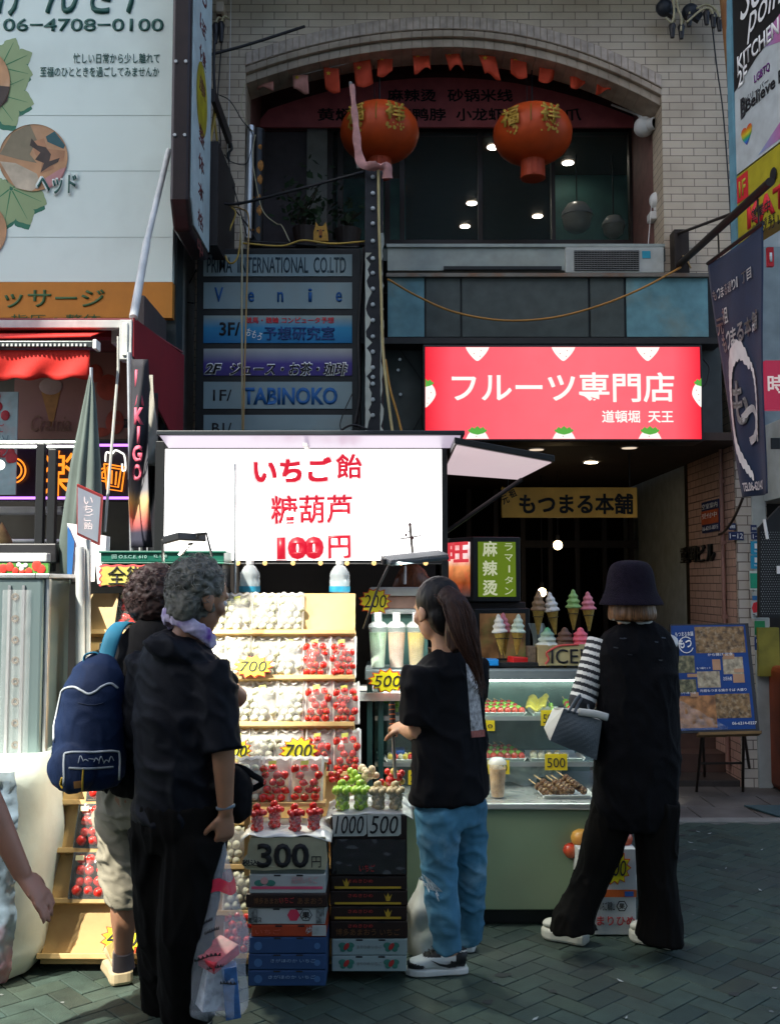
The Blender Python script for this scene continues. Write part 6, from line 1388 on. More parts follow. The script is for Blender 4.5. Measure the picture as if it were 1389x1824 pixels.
def cup(name, lab, grp, c, r, h, mt, fr, seed, heap=9, straw=True, shape='ball'):
    d = thing(name, lab, 'cup of fruit', c, grp); rd = random.Random(seed)
    m = MB(); m.lathe([(0, .002), (r * .68, .002), (r * .95, h * .94), (r, h * .95), (r, h), (r * .93, h), (r * .66, .006), (0, .006)], c, 20); obj('cup', m, CUPM, d, smooth=40)
    k = 0
    for lev in range(4):
        for i in range(4):
            a = i * 1.57 + lev * .8 + rd.uniform(-.2, .2); q = c + Vector((math.cos(a) * r * .45, math.sin(a) * r * .45, h * (.16 + .22 * lev)))
            m = strawberry_bm(fr * .95, 1.1, 8, 5) if shape == 'berry' else MB().ball((0, 0, 0), fr * .95, 9, 6)
            m.xf(Matrix.Translation(q) @ Euler((rd.uniform(-2, 2), rd.uniform(-2, 2), 0)).to_matrix().to_4x4()); obj('fruit', m, mt, d, smooth=0)
    for i in range(heap):
        a = i * 2.4; rr_ = r * .95 * (i / heap) ** .5; q = c + Vector((math.cos(a) * rr_, math.sin(a) * rr_, h + fr * 1.2 - rr_ * .45 + (fr if i < 2 else 0)))
        m = strawberry_bm(fr, 1.15, 9, 6) if shape == 'berry' else MB().ball((0, 0, 0), fr, 10, 7)
        m.xf(Matrix.Translation(q) @ Euler((rd.uniform(-1.5, 1.5) + (PI if shape == 'berry' and rd.random() < .3 else 0), rd.uniform(-1, 1), 0)).to_matrix().to_4x4()); obj('fruit', m, mt, d, smooth=0)
    return d
for i, (x, y, yy) in enumerate(((458, 1486, 0), (489, 1482, .06), (526, 1485, 0), (559, 1484, .02))):
    p = at(x, y, Y1 + .06 + yy); p.z = zt1 + .012
    cup('strawberry_cup', 'clear cup heaped with red strawberries, %s of four above the 300 card' % ('leftmost', 'second from left', 'third from left', 'rightmost')[i], 'strawberry cups', p, .031, .062, CRED, .0145, i + 20, shape='berry')
for i, (x, y, mt, nm) in enumerate(((610, 1442, GRAPE, 'green grapes, the left one'), (643, 1443, GRAPE, 'green grapes, the right one'), (674, 1443, LYC, 'beige longans, the left one'), (705, 1442, LYC, 'beige longans, the right one'))):
    p = at(x, y, Y2 + .05); p.z = zt2 + .014
    cup('fruit_cup', 'clear cup heaped with ' + nm, 'grape and longan cups', p, .035, .07, mt, .0155 if i < 2 else .0135, i + 40, heap=13)
def heap(name, lab, px, py, Y, n, r, mts, w, h, seed):
    rd = random.Random(seed); c = at(px, py, Y); d = thing(name, lab, 'fruit', c)
    for i in range(n):
        q = c + Vector((rd.gauss(0, w * .5), rd.uniform(-.04, .04), rd.uniform(0, h))); m = MB().ball(q, (r * rd.uniform(.85, 1.15), r, r * rd.uniform(.85, 1.15)), 10, 7); obj('fruit', m, mts[rd.randrange(len(mts))], d, smooth=0)
heap('red_fruit_skewers', 'small heap of glossy red fruit behind the green grape cups', 608, 1392, Y2 + .2, 11, .013, [CRED], .035, .045, 1)
heap('grape_heap', 'loose green grapes behind the grape cups', 632, 1395, Y2 + .2, 9, .015, [GRAPE], .03, .05, 2)
heap('longan_heap', 'heap of pale beige fruit behind the longan cups', 659, 1398, Y2 + .2, 13, .017, [M('pale_peeled', (.62, .5, .32), .3, var=.25)], .036, .07, 3)
heap('cherry_heap', 'heap of red and yellow cherries at the right of the fruit cups', 697, 1402, Y2 + .18, 18, .016, [CRED, M('cherry_yellow', (.6, .42, .1), .25, var=.4, sc=30), CRED], .045, .07, 4)
# small front rack with two red bags
d = thing('front_rack', 'small tilted wooden tray rack of bags behind the strawberry cups', 'display rack', at(505, 1430, 4.25))
m = MB(); m.prism([at(432, 1436, 4.22), at(578, 1436, 4.22), at(582, 1358, 4.33), at(432, 1358, 4.33)], (0, .02, 0)); obj('back_board', m, WOODR, d, bev=.002)
m = MB(); m.pbox(430, 1430, 580, 1437, 4.15, 4.22); obj('ledge', m, WOODR, d, bev=.002)
for x in (440, 570): m = MB(); m.pbox(x - 4, 1437, x + 4, 1560, 4.235, 4.26); obj('leg', m, WOODR, d)
m = MB(); m.pbox(430, 1352, 584, 1358, 4.3, 4.36); obj('white_film', m, M('white_plastic_sheet', (.7, .7, .7), .3), d)
for red, px, lab in ((1, 487, 'clear bag of red strawberries on the front rack, left of the pair'), (1, 545, 'clear bag of red strawberries on the front rack, right of the pair'), (0, 440, 'frosted bag of pale fruit at the left end of the small front rack')):
    o = copy_tree(protos[bool(red)][px % 3]); o['label'] = lab; o['group'] = 'bags on the front rack'; p = at(px, 1430, 4.19); o.location = p; o.rotation_euler = (-.35, .02 * (px % 2 - .5), 0); o.scale = (1.08, 1, .95)
for b in protos[True] + protos[False]:
    for o in (b,):
        if 'used' in o: del o['used']
for o in bpy.data.objects:
    if 'used' in o: del o['used']
m = MB(); c = Vector((.17, 4.5, 0))
def pb(u, v): a = u * 2 * PI; r = .11 * (1 - .55 * v ** 3) * (1 + .25 * noise.noise((math.cos(a) * 2, math.sin(a) * 2, v * 4))); return c + Vector((math.cos(a) * r * .9, math.sin(a) * r, .3 * v))
m.grid(pb, 28, 16); m.merge(); one('plastic_bag', m, M('white_bag', (.6, .62, .6), .3, alpha=.85, var=.2, sc=8, dirt=(.2, .4, .25), dsc=6, damt=.4), 'white plastic bag standing on the paving behind the right box stack', 'bag', smooth=0)

# ================================================================ refrigerated display counter
XA, XB = at(652, 1400, 4.95).x, 1.12
ZL = at(0, 1431, 4.78).z; ZT = at(0, 1192, 5.08).z
CREAM = M('cream_panel', (.23, .32, .2), .35, var=.08, sc=3, dirt=(.25, .24, .16), dsc=2, damt=.3, bump=.03)
SC_ = thing('display_counter', 'glass fronted refrigerated counter with a cream base, full of fruit skewers', 'display counter', (.5, 5.1, 0))
m = MB(); m.box((XA + .18, 4.79, .075), (XB, 5.6, ZL - .03)); obj('base_panel', m, CREAM, SC_, bev=.006)
m = MB(); m.box((XA + .2, 4.83, .006), (XB - .02, 5.58, .074)); obj('kick_plate', m, BLK, SC_)
m = MB(); m.box((XA, 4.775, ZL - .029), (XB + .004, 5.62, ZL)); obj('ledge', m, M('ledge_steel', (.62, .64, .6), .25, .6, var=.1), SC_, bev=.006)
for xq, nm in ((XA, 0), (XA + .055, 0), (XB - .03, 0)):
    m = MB(); m.box((xq, 5.08, ZL), (xq + .028, 5.11, ZT - .05)); obj('post', m, M('teal_dark_post', (.015, .05, .05), .35), SC_, bev=.003)
m = MB(); m.box((XA - .01, 5.05, ZT - .05), (XB + .01, 5.62, ZT)); obj('top', m, M('counter_top_grey', (.2, .24, .25), .3, .3, var=.1), SC_, bev=.006)
m = MB(); m.box((XA + .06, 5.06, ZT - .058), (XB - .04, 5.09, ZT - .051)); obj('light_strip', m, M('cool_tube', (.8, 1, .95), .4, var=0, emit=(.8, 1, .88), es=11), SC_)
m = MB(); m.box((XA + .03, 5.6, ZL), (XB - .03, 5.62, ZT - .051)); obj('inner_back', m, M('inner_teal', (.1, .2, .18), .3, var=.6, sc=4, dirt=(.02, .04, .04), dsc=3, damt=.8), SC_)
m = MB(); m.box((XA + .1, 5.09, ZL + .01), (XB - .031, 5.094, ZT - .06)); obj('front_glass', m, M('case_glass', (.8, .95, .92), .02, alpha=.025, spec=.3, var=0), SC_)
ZS1, ZS2 = at(0, 1272, 5.25).z, at(0, 1352, 5.25).z
for z in (ZS1, ZS2):
    m = MB(); m.box((XA + .04, 5.14, z - .01), (XB - .04, 5.58, z)); obj('shelf', m, M('glass_shelf', (.35, .5, .46), .1, alpha=.75, spec=.8), SC_, bev=.002)
    m = MB(); m.box((XA + .04, 5.125, z - .016), (XB - .04, 5.139, z + .006)); obj('shelf_rail', m, STEEL, SC_)
TRW = M('white_tray', (.72, .74, .7), .35)
def plate(px, py, Y, w, dp, lab, z):
    c = at(px, py, Y); c.z = z; d = thing('food_tray', lab, 'tray', c); m = MB()
    m.prism([c + Vector(q) for q in ((-w / 2, -dp / 2, .0), (w / 2, -dp / 2, .0), (w / 2, dp / 2, .0), (-w / 2, dp / 2, .0))], (0, 0, .004))
    for a, b, e in (((-w / 2, -dp / 2), (w / 2, -dp / 2), (0, -.015)), ((w / 2, -dp / 2), (w / 2, dp / 2), (.015, 0)), ((w / 2, dp / 2), (-w / 2, dp / 2), (0, .015)), ((-w / 2, dp / 2), (-w / 2, -dp / 2), (-.015, 0))):
        A, B_ = c + Vector((*a, .004)), c + Vector((*b, .004)); E = Vector((*e, .016)); ee = E * 1.0; m.face([A, B_, B_ + ee, A + ee])
    obj('tray', m, TRW, d, solid=.002); return c, d
SKR, SKG = M('skewer_red', (.5, .045, .02), .12, coat=1, var=.3, sc=40), M('skewer_green', (.22, .48, .03), .15, coat=1, var=.25, sc=40)
def skewer(px, py, Y, z, lab, grp, L=.17, yaw=0.0, mts=(0, 1), r=.0185, n=5):
    c = at(px, py, Y); c.z = z + r; d = thing('fruit_skewer', lab, 'fruit skewer', c, grp); dr = Vector((math.sin(yaw), math.cos(yaw), .16)).normalized()
    m = MB(); m.tube([c - dr * .01, c + dr * (L + .06)], .0025, 5); obj('stick', m, WOODL, d)
    for i in range(n): m = MB(); m.ball(c + dr * (L * i / n), (r, r * 1.02, r), 12, 8); obj('fruit', m, (SKR, SKG)[mts[i % len(mts)]], d, smooth=0)
ords = ['first', 'second', 'third', 'fourth', 'fifth', 'sixth']
for z, py, w_ in ((ZS1, 1266, 'upper'), (ZS2, 1348, 'lower')):
    plate(893, py, 5.27, .2, .22, 'white tray of red and green skewers on the %s glass shelf' % w_, z + .001)
    for i in range(6): skewer(866 + i * 12.5, py, 5.19, z + .008, 'red and green fruit skewer, %s from left in the %s tray' % (ords[i], w_), 'skewers in the %s tray' % w_, yaw=-.38)
plate(990, 1268, 5.27, .26, .22, 'white tray of yellow fruit on the upper glass shelf', ZS1 + .001)
m = MB(); c = at(950, 1258, 5.24); m.grid(lambda u, v: Vector((c.x - .04 + .1 * u + .03 * v, c.y + .1 * v, ZS1 + .03 + .045 * v + .012 * math.sin(u * 9) + .01 * noise.noise((u * 5, v * 5, 1)))), 12, 12); one('yellow_slices', m, M('yellow_fruit', (.68, .55, .08), .3, var=.25, sc=20), 'yellow sliced fruit in a paper sleeve on the upper glass shelf', 'fruit', smooth=0, solid=.012)
skewer(985, 1255, 5.22, ZS1 + .012, 'single bright green fruit skewer beside the yellow slices', 'loose skewers', n=2, mts=(1, 1), r=.014); skewer(1015, 1255, 5.22, ZS1 + .012, 'green and red skewer behind the grey tote bag', 'loose skewers', n=4)
plate(985, 1350, 5.27, .26, .22, 'white tray of white candied balls on the lower glass shelf', ZS2 + .001)
for i in range(9):
    c = at(950 + (i % 5) * 14, 1345, 5.2 + .06 * (i // 5)); c.z = ZS2 + .024
    m = MB(); m.ball(c, .02, 12, 8); one('candied_ball', m, [CWHT, CWHT, M('cream_candy', (.7, .6, .36), .4)][i % 3], 'white candied ball in the lower tray behind the 500 card', 'candied fruit', 'white candied balls', base=c, smooth=0)
c, d = plate(713, 1362, 5.2, .13, .15, 'white tray of mixed fruit behind the hand of the ponytail woman', ZS2 + .001)
for i in range(10):
    q = c + Vector((-.05 + .025 * (i % 5), -.03 + .05 * (i // 5), .024)); m = MB(); m.ball(q, .016, 10, 7); one('candied_ball', m, [MC['yellow_fruit'], CRED, CWHT][i % 3], 'small candied fruit in the tray behind the hand of the ponytail woman', 'candied fruit', 'candied fruit in the left tray', base=q, smooth=0)
m = MB(); m.box((XA + .12, 5.2, ZS2 + .001), (XA + .19, 5.32, ZS2 + .05)); one('blue_tub', m, M('blue_tub', (.02, .1, .4), .4), 'small blue tub at the left end of the lower glass shelf', 'tub', bev=.004)
c = at(700, 1262, 5.3); c.z = ZS1
heap('leafy_fruit', 'green leafy fruit at the left end of the upper glass shelf', 700, 1262, 5.3, 8, .018, [GRAPE, M('leafy_green', (.05, .25, .04), .4, var=.4)], .05, .05, 5)
PCY = M('price_yellow', (.68, .52, .02), .45, var=.06)
for x0, y0, x1, y1, s, lab, Yq in ((864, 1283, 881, 1302, '0', 'yellow price card half hidden behind the ponytail woman, upper shelf', 5.085), (963, 1265, 986, 1293, '50', 'yellow price card beside the grey tote bag, upper shelf', 5.085), (868, 1354, 907, 1379, '200', 'yellow price card reading 200 behind the drink cup', 5.085), (970, 1343, 1010, 1372, '500', 'yellow price card reading 500 under the lower glass shelf', 5.085), (727, 1372, 742, 1398, '2', 'yellow price card at the far left of the glass counter', 5.085)):
    d = thing('price_card', lab, 'price card', at(x0, y1, Yq)); m = MB(); m.pbox(x0, y0, x1, y1, Yq - .003, Yq); obj('card', m, PCY, d); tpx(d, s, x0 + 4, y0 + 7, x1 - 4, y1 - 5, Yq - .0035, M('card_ink', (.03, .03, .025), .6, var=0))
for x0, x1, y0, y1, lab in ((890, 955, 1356, 1396, 'left crumpled clear bag hanging inside the glass counter'), (955, 1000, 1358, 1388, 'right crumpled clear bag hanging inside the glass counter')):
    m = MB(); m.grid(lambda u, v: at(lerp(x0, x1, u), lerp(y0, y1, v) - 4 * math.sin(u * 7), 5.2 + .03 * noise.noise((u * 4, v * 4, x0))), 16, 10); one('clear_bag', m, M('hazy_bag', (.5, .62, .6), .2, alpha=.6, spec=1, var=.3, sc=9), lab, 'bag', smooth=0)
# on the ledge
def drink(c, r, h, col, lab, grp, tag_=False, dome=True, tilt=0):
    d = thing('drink_cup', lab, 'drink', c, grp)
    m = MB(); m.lathe([(0, .002), (r * .72, .002), (r, h), (r * 1.06, h), (r * 1.06, h + .006), (r * .96, h + .006), (r * .7, .006), (0, .006)], c, 22); obj('cup', m, CUPM, d, smooth=40)
    m = MB(); m.lathe([(0, .008), (r * .69, .008), (r * .93, h * .9), (0, h * .92)], c, 20); obj('drink', m, col, d, smooth=40)
    if dome: m = MB(); m.lathe([(r * 1.05, h + .007), (r * .98, h + .02), (r * .6, h + .035), (0, h + .038)], c, 20); obj('lid', m, M('cup_lid', (.7, .72, .72), .2, alpha=.55, spec=1, var=0), d, smooth=0)
    if tag_: m = MB(); m.box(c + Vector((-.018, -.002, h + .036)), c + Vector((.018, .0, h + .08))); obj('card', m, WHT, d); text(d, 'フルーツ', c + Vector((-.014, -.003, h + .058)), .028, .01, BLKT)
    return d
c = at(886, 1428, 4.9); c.z = ZL
drink(c, .043, .155, M('peach_drink', (.6, .36, .14), .4, var=.5, sc=22, dirt=(.7, .55, .35), dsc=25), 'tall clear cup of peach coloured fruit pieces on the counter ledge', 'drinks')
d['label'] = d['label']
heap('peach_pieces', 'pale fruit pieces heaped above the peach drink cup', 886, 1372, 4.9, 5, .018, [MC['pale_peeled'] if 'pale_peeled' in MC else CWHT], .02, .015, 6)
c, d = plate(1005, 1420, 4.95, .22, .15, 'white tray of chocolate coated skewers on the counter ledge', ZL + .001)
CHO = M('nutty_chocolate', (.13, .06, .025), .4, var=.9, sc=90, dirt=(.5, .36, .18), dsc=55, damt=1, bump=.8, bsc=120)
for i in range(7):
    b = c + Vector((-.085 + .028 * i, -.045 + .012 * (i % 3), .014 + .018 * (i % 2 + (i > 3)))); dr = Vector((-.35, .9, .2)).normalized(); d = thing('chocolate_skewer', 'nut coated chocolate fruit skewer in the white tray on the ledge', 'fruit skewer', b, 'chocolate skewers on the ledge tray')
    m = MB(); m.tube([b, b + dr * .19], .0025, 5); obj('stick', m, WOODL, d)
    for k in range(4): m = MB(); m.ball(b + dr * .033 * k, (.019, .018, .019), 10, 7); obj('coated_fruit', m, CHO, d, smooth=0)
# on the counter top: drinks, ice box, cones, tray, ICE box
for i, (x, col, nm) in enumerate(((673, (.3, .5, .3), 'green'), (706, (.6, .36, .22), 'orange pink'), (741, (.65, .45, .06), 'yellow'))):
    c = at(x, 1189, 5.12); c.z = ZT; drink(c, .047, .2, M('drink_' + nm.replace(' ', '_'), col, .3, var=.35, sc=14, grad=[(0, tuple(v * .6 + .25 for v in col)), (.5, tuple(v * .8 + .12 for v in col)), (1, col)]), 'tall %s iced drink in a clear cup on the counter top' % nm, 'iced drinks on the counter', True)
d = thing('ice_box', 'white cool box with a clear lid behind the iced drinks', 'cool box', at(705, 1085, 5.4))
m = MB(); m.pbox(662, 1062, 760, 1084, 5.35, 5.58); obj('body', m, M('cool_box_pink', (.5, .3, .24), .4, alpha=.9, var=.3, sc=12), d, bev=.006); m = MB(); m.pbox(658, 1046, 764, 1061.5, 5.33, 5.6); m.pbox(655, 1084.5, 764, 1094, 5.33, 5.6); obj('lid', m, M('cool_box_white', (.72, .75, .74), .3), d, bev=.008)
m = MB(); m.pbox(662, 1094.5, 762, 1192, 5.4, 5.58); one('teal_stand', m, M('teal_stand', (.14, .3, .26), .4, var=.15), 'teal stand carrying the cool box behind the drinks', 'stand', bev=.006)
star(668, 1071, 62, 52, 5.3, '200', 'yellow star price card reading 200 on the cool box', 7)
star(690, 1213, 74, 44, 5.02, '500', 'yellow star price card reading 500 under the iced drinks', 8, bold=.0)
WAF = M('waffle_cone', (.46, .3, .06), .6, var=.3, sc=60, bump=.6, bsc=80)
def cone(base, L, r, cols, lab, grp, tilt=(0, 0), holder=True):
    d = thing('ice_cream_cone', lab, 'ice cream model', base, grp); Rm = Euler((tilt[0], tilt[1], 0)).to_matrix()
    m = MB(); m.lathe([(0, 0), (r * .12, 0), (r * .82, L * .5), (r * .88, L * .52), (r * .86, L * .56), (0, L * .56)], base, 20, Rm); obj('cone', m, WAF, d, smooth=40)
    m = MB(); prof = []; 
    for i in range(33):
        t = i / 32; rr_ = r * (1 - t) ** .62 * (1.06 + .13 * math.sin(t * 2 * PI * 3.5)); prof.append((max(rr_, .0005) if i < 32 else 0, L * (.54 + .46 * t)))
    m.lathe(prof, base, 24, Rm, wob=lambda t, z: 1 + .09 * math.sin(t * 6 * 2 * PI + z * 90)); obj('swirl', m, cols, d, smooth=0)
    if holder:
        m = MB(); ce = base + Rm @ Vector((0, 0, L * .4)); q = [ce + Rm @ Vector((math.cos(a) * r * .78, math.sin(a) * r * .78, 0)) for a in [2 * PI * i / 16 for i in range(16)]]; m.tube(q, .002, 5, close=True); m.tube([ce + Vector((0, r * .78, 0)), (ce.x, ce.y + r, ZT)], .0025, 5); obj('wire_holder', m, BLK, d)
def ice(n, c): return M('ice_' + n, c, .5, var=.12, sc=30)
ICES = [('brown', (.3, .19, .1)), ('white', (.72, .7, .64)), ('green', (.26, .45, .14)), ('pink', (.65, .2, .24)), ('pink', (.65, .33, .33)), ('mint', (.6, .7, .56))]
for x, k, lab, Lp, yb, Yq, tl in ((958, 0, 'brown ice cream cone model, leftmost of the four tall ones', 78, 1130, 5.42, .02), (989, 1, 'white ice cream cone model, second of the four tall ones', 76, 1130, 5.42, -.14), (1021, 2, 'green ice cream cone model, third of the four tall ones', 72, 1122, 5.42, 0), (1049, 3, 'pink ice cream cone model, rightmost of the four tall ones', 70, 1124, 5.42, -.03), (893, 1, 'white ice cream cone model in the front group of three by the light box', 72, 1166, 5.25, -.08), (899, 4, 'pale pink ice cream cone model in the front group of three', 76, 1168, 5.3, -.04), (920, 5, 'pale mint ice cream cone model in the front group of three', 72, 1166, 5.25, .05)):
    cone(at(x, yb, Yq), Lp * mp(Yq), 12.2 * mp(Yq), ice(*ICES[k]), lab, 'ice cream cone models', (0, tl))
for x, cmt, lab in ((975, M('ice_green_white', (.1, .4, .18), .5, var=.3, grad=[(0, (.7, .72, .66)), (.35, (.6, .68, .58)), (1, (.02, .3, .1))]), 'green and white soft swirl poking out of the ICE box'), (1006, ice('choc', (.12, .06, .035)), 'chocolate soft swirl poking out of the ICE box'), (1034, ice('hot_pink', (.7, .12, .16)), 'hot pink soft swirl poking out of the ICE box')):
    c = at(x, 1190, 5.2); cone(c, 72 * mp(5.2), 18 * mp(5.2), cmt, lab, 'soft swirls in the ICE box', (0, 0), False)
d = thing('ice_sign_box', 'small wooden box with a hand lettered ICE price sign on the counter', 'sign', at(1010, 1184, 5.12))
m = MB(); m.pbox(957, 1149, 1085, 1186, 5.14, 5.16); m.pbox(957, 1149, 960, 1186, 5.161, 5.27); m.pbox(957, 1149, 1085, 1186, 5.27, 5.29); obj('box', m, M('ice_box_wood', (.42, .33, .16), .6, var=.25), d, bev=.002)
m = MB(); m.prism([at(x, y, 5.125) for x, y in ((975, 1185), (978, 1166), (974, 1160), (985, 1152), (1000, 1148), (1085, 1147), (1085, 1186))], (0, .004, 0)); obj('card', m, M('ice_card', (.47, .4, .2), .6, var=.15), d)
m = MB(); m.tube(spline([at(x, y, 5.122) for x, y in ((971, 1183), (977, 1174), (973, 1164), (983, 1156), (998, 1150), (1030, 1148))]), .005, 6); obj('red_edge', m, M('pink_red_edge', (.6, .08, .07), .5), d)
tpx(d, 'ICE500', 981, 1156, 1082, 1182, 5.123, BLKT, bold=.005)
m = MB(); m.pbox(940, 1152, 955, 1186, 5.16, 5.26); one('small_basket', m, M('basket_brown', (.14, .1, .07), .7, var=.5, sc=60), 'small brown basket left of the ICE box', 'basket', bev=.004)
d = thing('blue_tray', 'small bright blue tray on the counter top under the cones', 'tray', at(865, 1186, 5.15)); m = MB(); m.pbox(848, 1175, 888, 1186, 5.12, 5.22); obj('tray', m, M('bright_blue', (.01, .22, .6), .4), d, bev=.004)
m = MB(); m.obox(at(925, 1176, 5.2), (.11, .07, .035), Euler((0, .08, .3)).to_matrix()); one('red_scoop_box', m, M('bright_red', (.6, .02, .02), .35), 'red plastic lid lying on the counter top under the cones', 'lid', bev=.006)
m = MB(); m.pbox(870, 1180, 960, 1188, 5.14, 5.3); one('dark_mat', m, BLK, 'black stand plate under the front cones', 'plate', bev=.003)
m = MB(); m.grid(lambda u, v: at(lerp(940, 968, u) + 9 * math.sin(PI * v), lerp(1110, 1180, v), 5.5 + .02 * math.sin(u * 8 + v * 5)), 8, 12); one('hanging_film', m, M('hazy_bag', (.5, .6, .6), .2, alpha=.6), 'hazy plastic film hanging beside the lower light box', 'film', smooth=0)

# ================================================================ apple box by the striped sleeve woman
YA = 4.66
d = thing('apple_box', 'white printed fruit box on the ground behind the bucket hat woman', 'box', gr(1075, 1650))
zA_ = at(0, 1512, YA).z; xa, xb = at(1058, 1600, YA).x, at(1134, 1600, YA).x
m = MB(); m.box((xa - .07, YA, .2), (xb, YA + .26, zA_)); m.box((xa, YA + .004, .006), (xb - .004, YA + .25, .199)); obj('carton', m, M('apple_box_white', (.5, .52, .5), .55, var=.12), d, bev=.004)
m = MB(); m.pbox(1058, 1585, 1133, 1598, YA - .003, YA - .0005); obj('orange_band', m, M('box_orange', (.6, .12, .02), .5, var=.3), d)
tpx(d, 'まりひめ', 1063, 1632, 1130, 1648, YA + .002, RTX, bold=.02); tpx(d, 'いちご 和歌山', 1068, 1606, 1094, 1622, YA + .002, BLKT); hexa(d, 1107, 1614, 10, YA + .002, BLKT); hexa(d, 1107, 1614, 8, YA + .0015, MC['apple_box_white']); tpx(d, '果', 1102, 1609, 1112, 1619, YA + .001, BLKT, bold=.02)
m = MB(); m.pbox(1112, 1588, 1128, 1597, YA - .004, YA - .0035); obj('blue_label', m, M('blue_label', (.03, .12, .4), .5), d)
star(1096, 1546, 56, 62, YA - .012, '500', 'yellow star price card on the apple box between the trouser legs', 11)
MAN = M('mango_skin', (.62, .32, .06), .35, var=.35, sc=8, dirt=(.55, .12, .05), dsc=7, damt=.7); APR = M('apple_red', (.5, .05, .025), .25, var=.4, sc=9, dirt=(.6, .3, .1), dsc=9, damt=.4)
for i, (x, y, r, mt, lab) in enumerate(((1034, 1494, 18, MAN, 'orange yellow mango standing in the fruit box left of the black trousers'), (1016, 1515, 14, APR, 'reddish fruit lying at the left corner of the apple box'), (1106, 1494, 20, APR, 'big red apple in the fruit box between the trouser legs'), (1118, 1516, 13, APR, 'small red apple at the right edge of the fruit box'), (1060, 1503, 17, MAN, 'yellow mango behind the black trouser leg'), (1085, 1512, 16, APR, 'red apple low in the fruit box'))):
    c = at(x, y, YA + .1 + .02 * (i % 2)); rr_ = r * mp(YA); m = MB(); m.lathe([(0, -rr_ * .92), (rr_ * .5, -rr_ * .85), (rr_ * .92, -rr_ * .3), (rr_, .1 * rr_), (rr_ * .8, rr_ * .65), (rr_ * .35, rr_ * .9), (0, rr_ * .82)], c, 18)
    if mt is APR: m.tube([c + Vector((0, 0, rr_ * .8)), c + Vector((.004, 0, rr_ * 1.05))], .002, 5)
    one('fruit', m, mt, lab, 'fruit', 'fruit in the apple box', base=c, smooth=0)
# ================================================================ people
from mathutils.bvhtree import BVHTree
def rm(name, mb, vox, mats, parent, it=2, disp=None, cls=None, label=None):
    """fuse overlapping closed shapes into one continuous skin, smooth it, add folds"""
    me = bpy.data.meshes.new('tmp'); bmesh.ops.recalc_face_normals(mb.bm, faces=mb.bm.faces); mb.bm.to_mesh(me); mb.bm.free()
    o = bpy.data.objects.new('tmp', me); COL.objects.link(o)
    q = o.modifiers.new('r', 'REMESH'); q.mode = 'VOXEL'; q.voxel_size = vox
    dg = bpy.context.evaluated_depsgraph_get(); m2 = bpy.data.meshes.new_from_object(o.evaluated_get(dg), depsgraph=dg)
    bpy.data.objects.remove(o); bpy.data.meshes.remove(me)
    bm = bmesh.new(); bm.from_mesh(m2); bpy.data.meshes.remove(m2)
    for _ in range(it): bmesh.ops.smooth_vert(bm, verts=bm.verts, factor=.5, use_axis_x=True, use_axis_y=True, use_axis_z=True)
    if disp:
        bm.normal_update()
        for v in bm.verts: v.co += v.normal * disp(v.co)
        bmesh.ops.smooth_vert(bm, verts=bm.verts, factor=.4, use_axis_x=True, use_axis_y=True, use_axis_z=True)
    if cls:
        for f in bm.faces: f.material_index = cls(f.calc_center_median(), f.normal)
    m = MB(); m.bm.free(); m.bm = bm
    return obj(name, m, mats, parent, smooth=0, label=label)
def folds(amp, fx=9, fz=5, seed=0, diag=.6):
    def d(p):
        q = Vector((p.x * fx + p.z * diag * 4 + seed, p.y * fx - p.z * diag * 2, p.z * fz))
        w = Vector((noise.noise(p * 5 + Vector((seed, 0, 0))), noise.noise(p * 5 + Vector((0, seed, 3))), 0)) * .5; a = abs(noise.noise(q + w)); b = abs(noise.noise(q * 2.1 + w * 2 + Vector((7, 1, 2))))
        return amp * (.9 * max(0, 1 - a * 5) ** 1.3 + .45 * max(0, 1 - b * 5) + .35 * noise.noise(q * .6)) - amp * .3
    return d
def bvh(o):
    bm = bmesh.new(); bm.from_mesh(o.data); bm.transform(Matrix.Translation(ORI[o.name])); t = BVHTree.FromBMesh(bm); bm.free(); return t
def decal(name, par, tree, P, mt, off=.002, thick=.0008):
    """a patch of cloth or print lying on a surface: P is a grid (rows of picture points), dropped onto the surface"""
    V = []
    for row in P:
        r = []
        for x, y in row:
            d = (at(x, y, 5) - Vector((0, 0, CAMH))).normalized(); h = tree.ray_cast(Vector((0, 0, CAMH)), d)
            r.append(h[0] + h[1] * off if h[0] is not None else None)
        V.append(r)
    m = MB()
    for i in range(len(V) - 1):
        for j in range(len(V[0]) - 1):
            q = [V[i][j], V[i][j + 1], V[i + 1][j + 1], V[i + 1][j]]
            if all(k is not None for k in q) and max((q[0] - q[2]).length, (q[1] - q[3]).length) < .09: m.face(q)
    if len(m.bm.faces): return obj(name, m, mt, par, solid=thick)
    m.bm.free()
def qgrid(c, n, k):  # bilinear grid between 4 picture corners tl,tr,br,bl
    return [[(lerp(lerp(c[0][0], c[1][0], j / k), lerp(c[3][0], c[2][0], j / k), i / n), lerp(lerp(c[0][1], c[1][1], j / k), lerp(c[3][1], c[2][1], j / k), i / n)) for j in range(k + 1)] for i in range(n + 1)]
def skin(n, c): return M('skin_' + n, c, .5, var=.12, sc=14, sss=.12, dirt=tuple(v * .8 for v in c), dsc=20, damt=.3)
def basis(f): f = Vector(f).normalized(); rt = Vector((f.y, -f.x, 0)).normalized(); up = rt.cross(f).normalized(); return f, rt, up
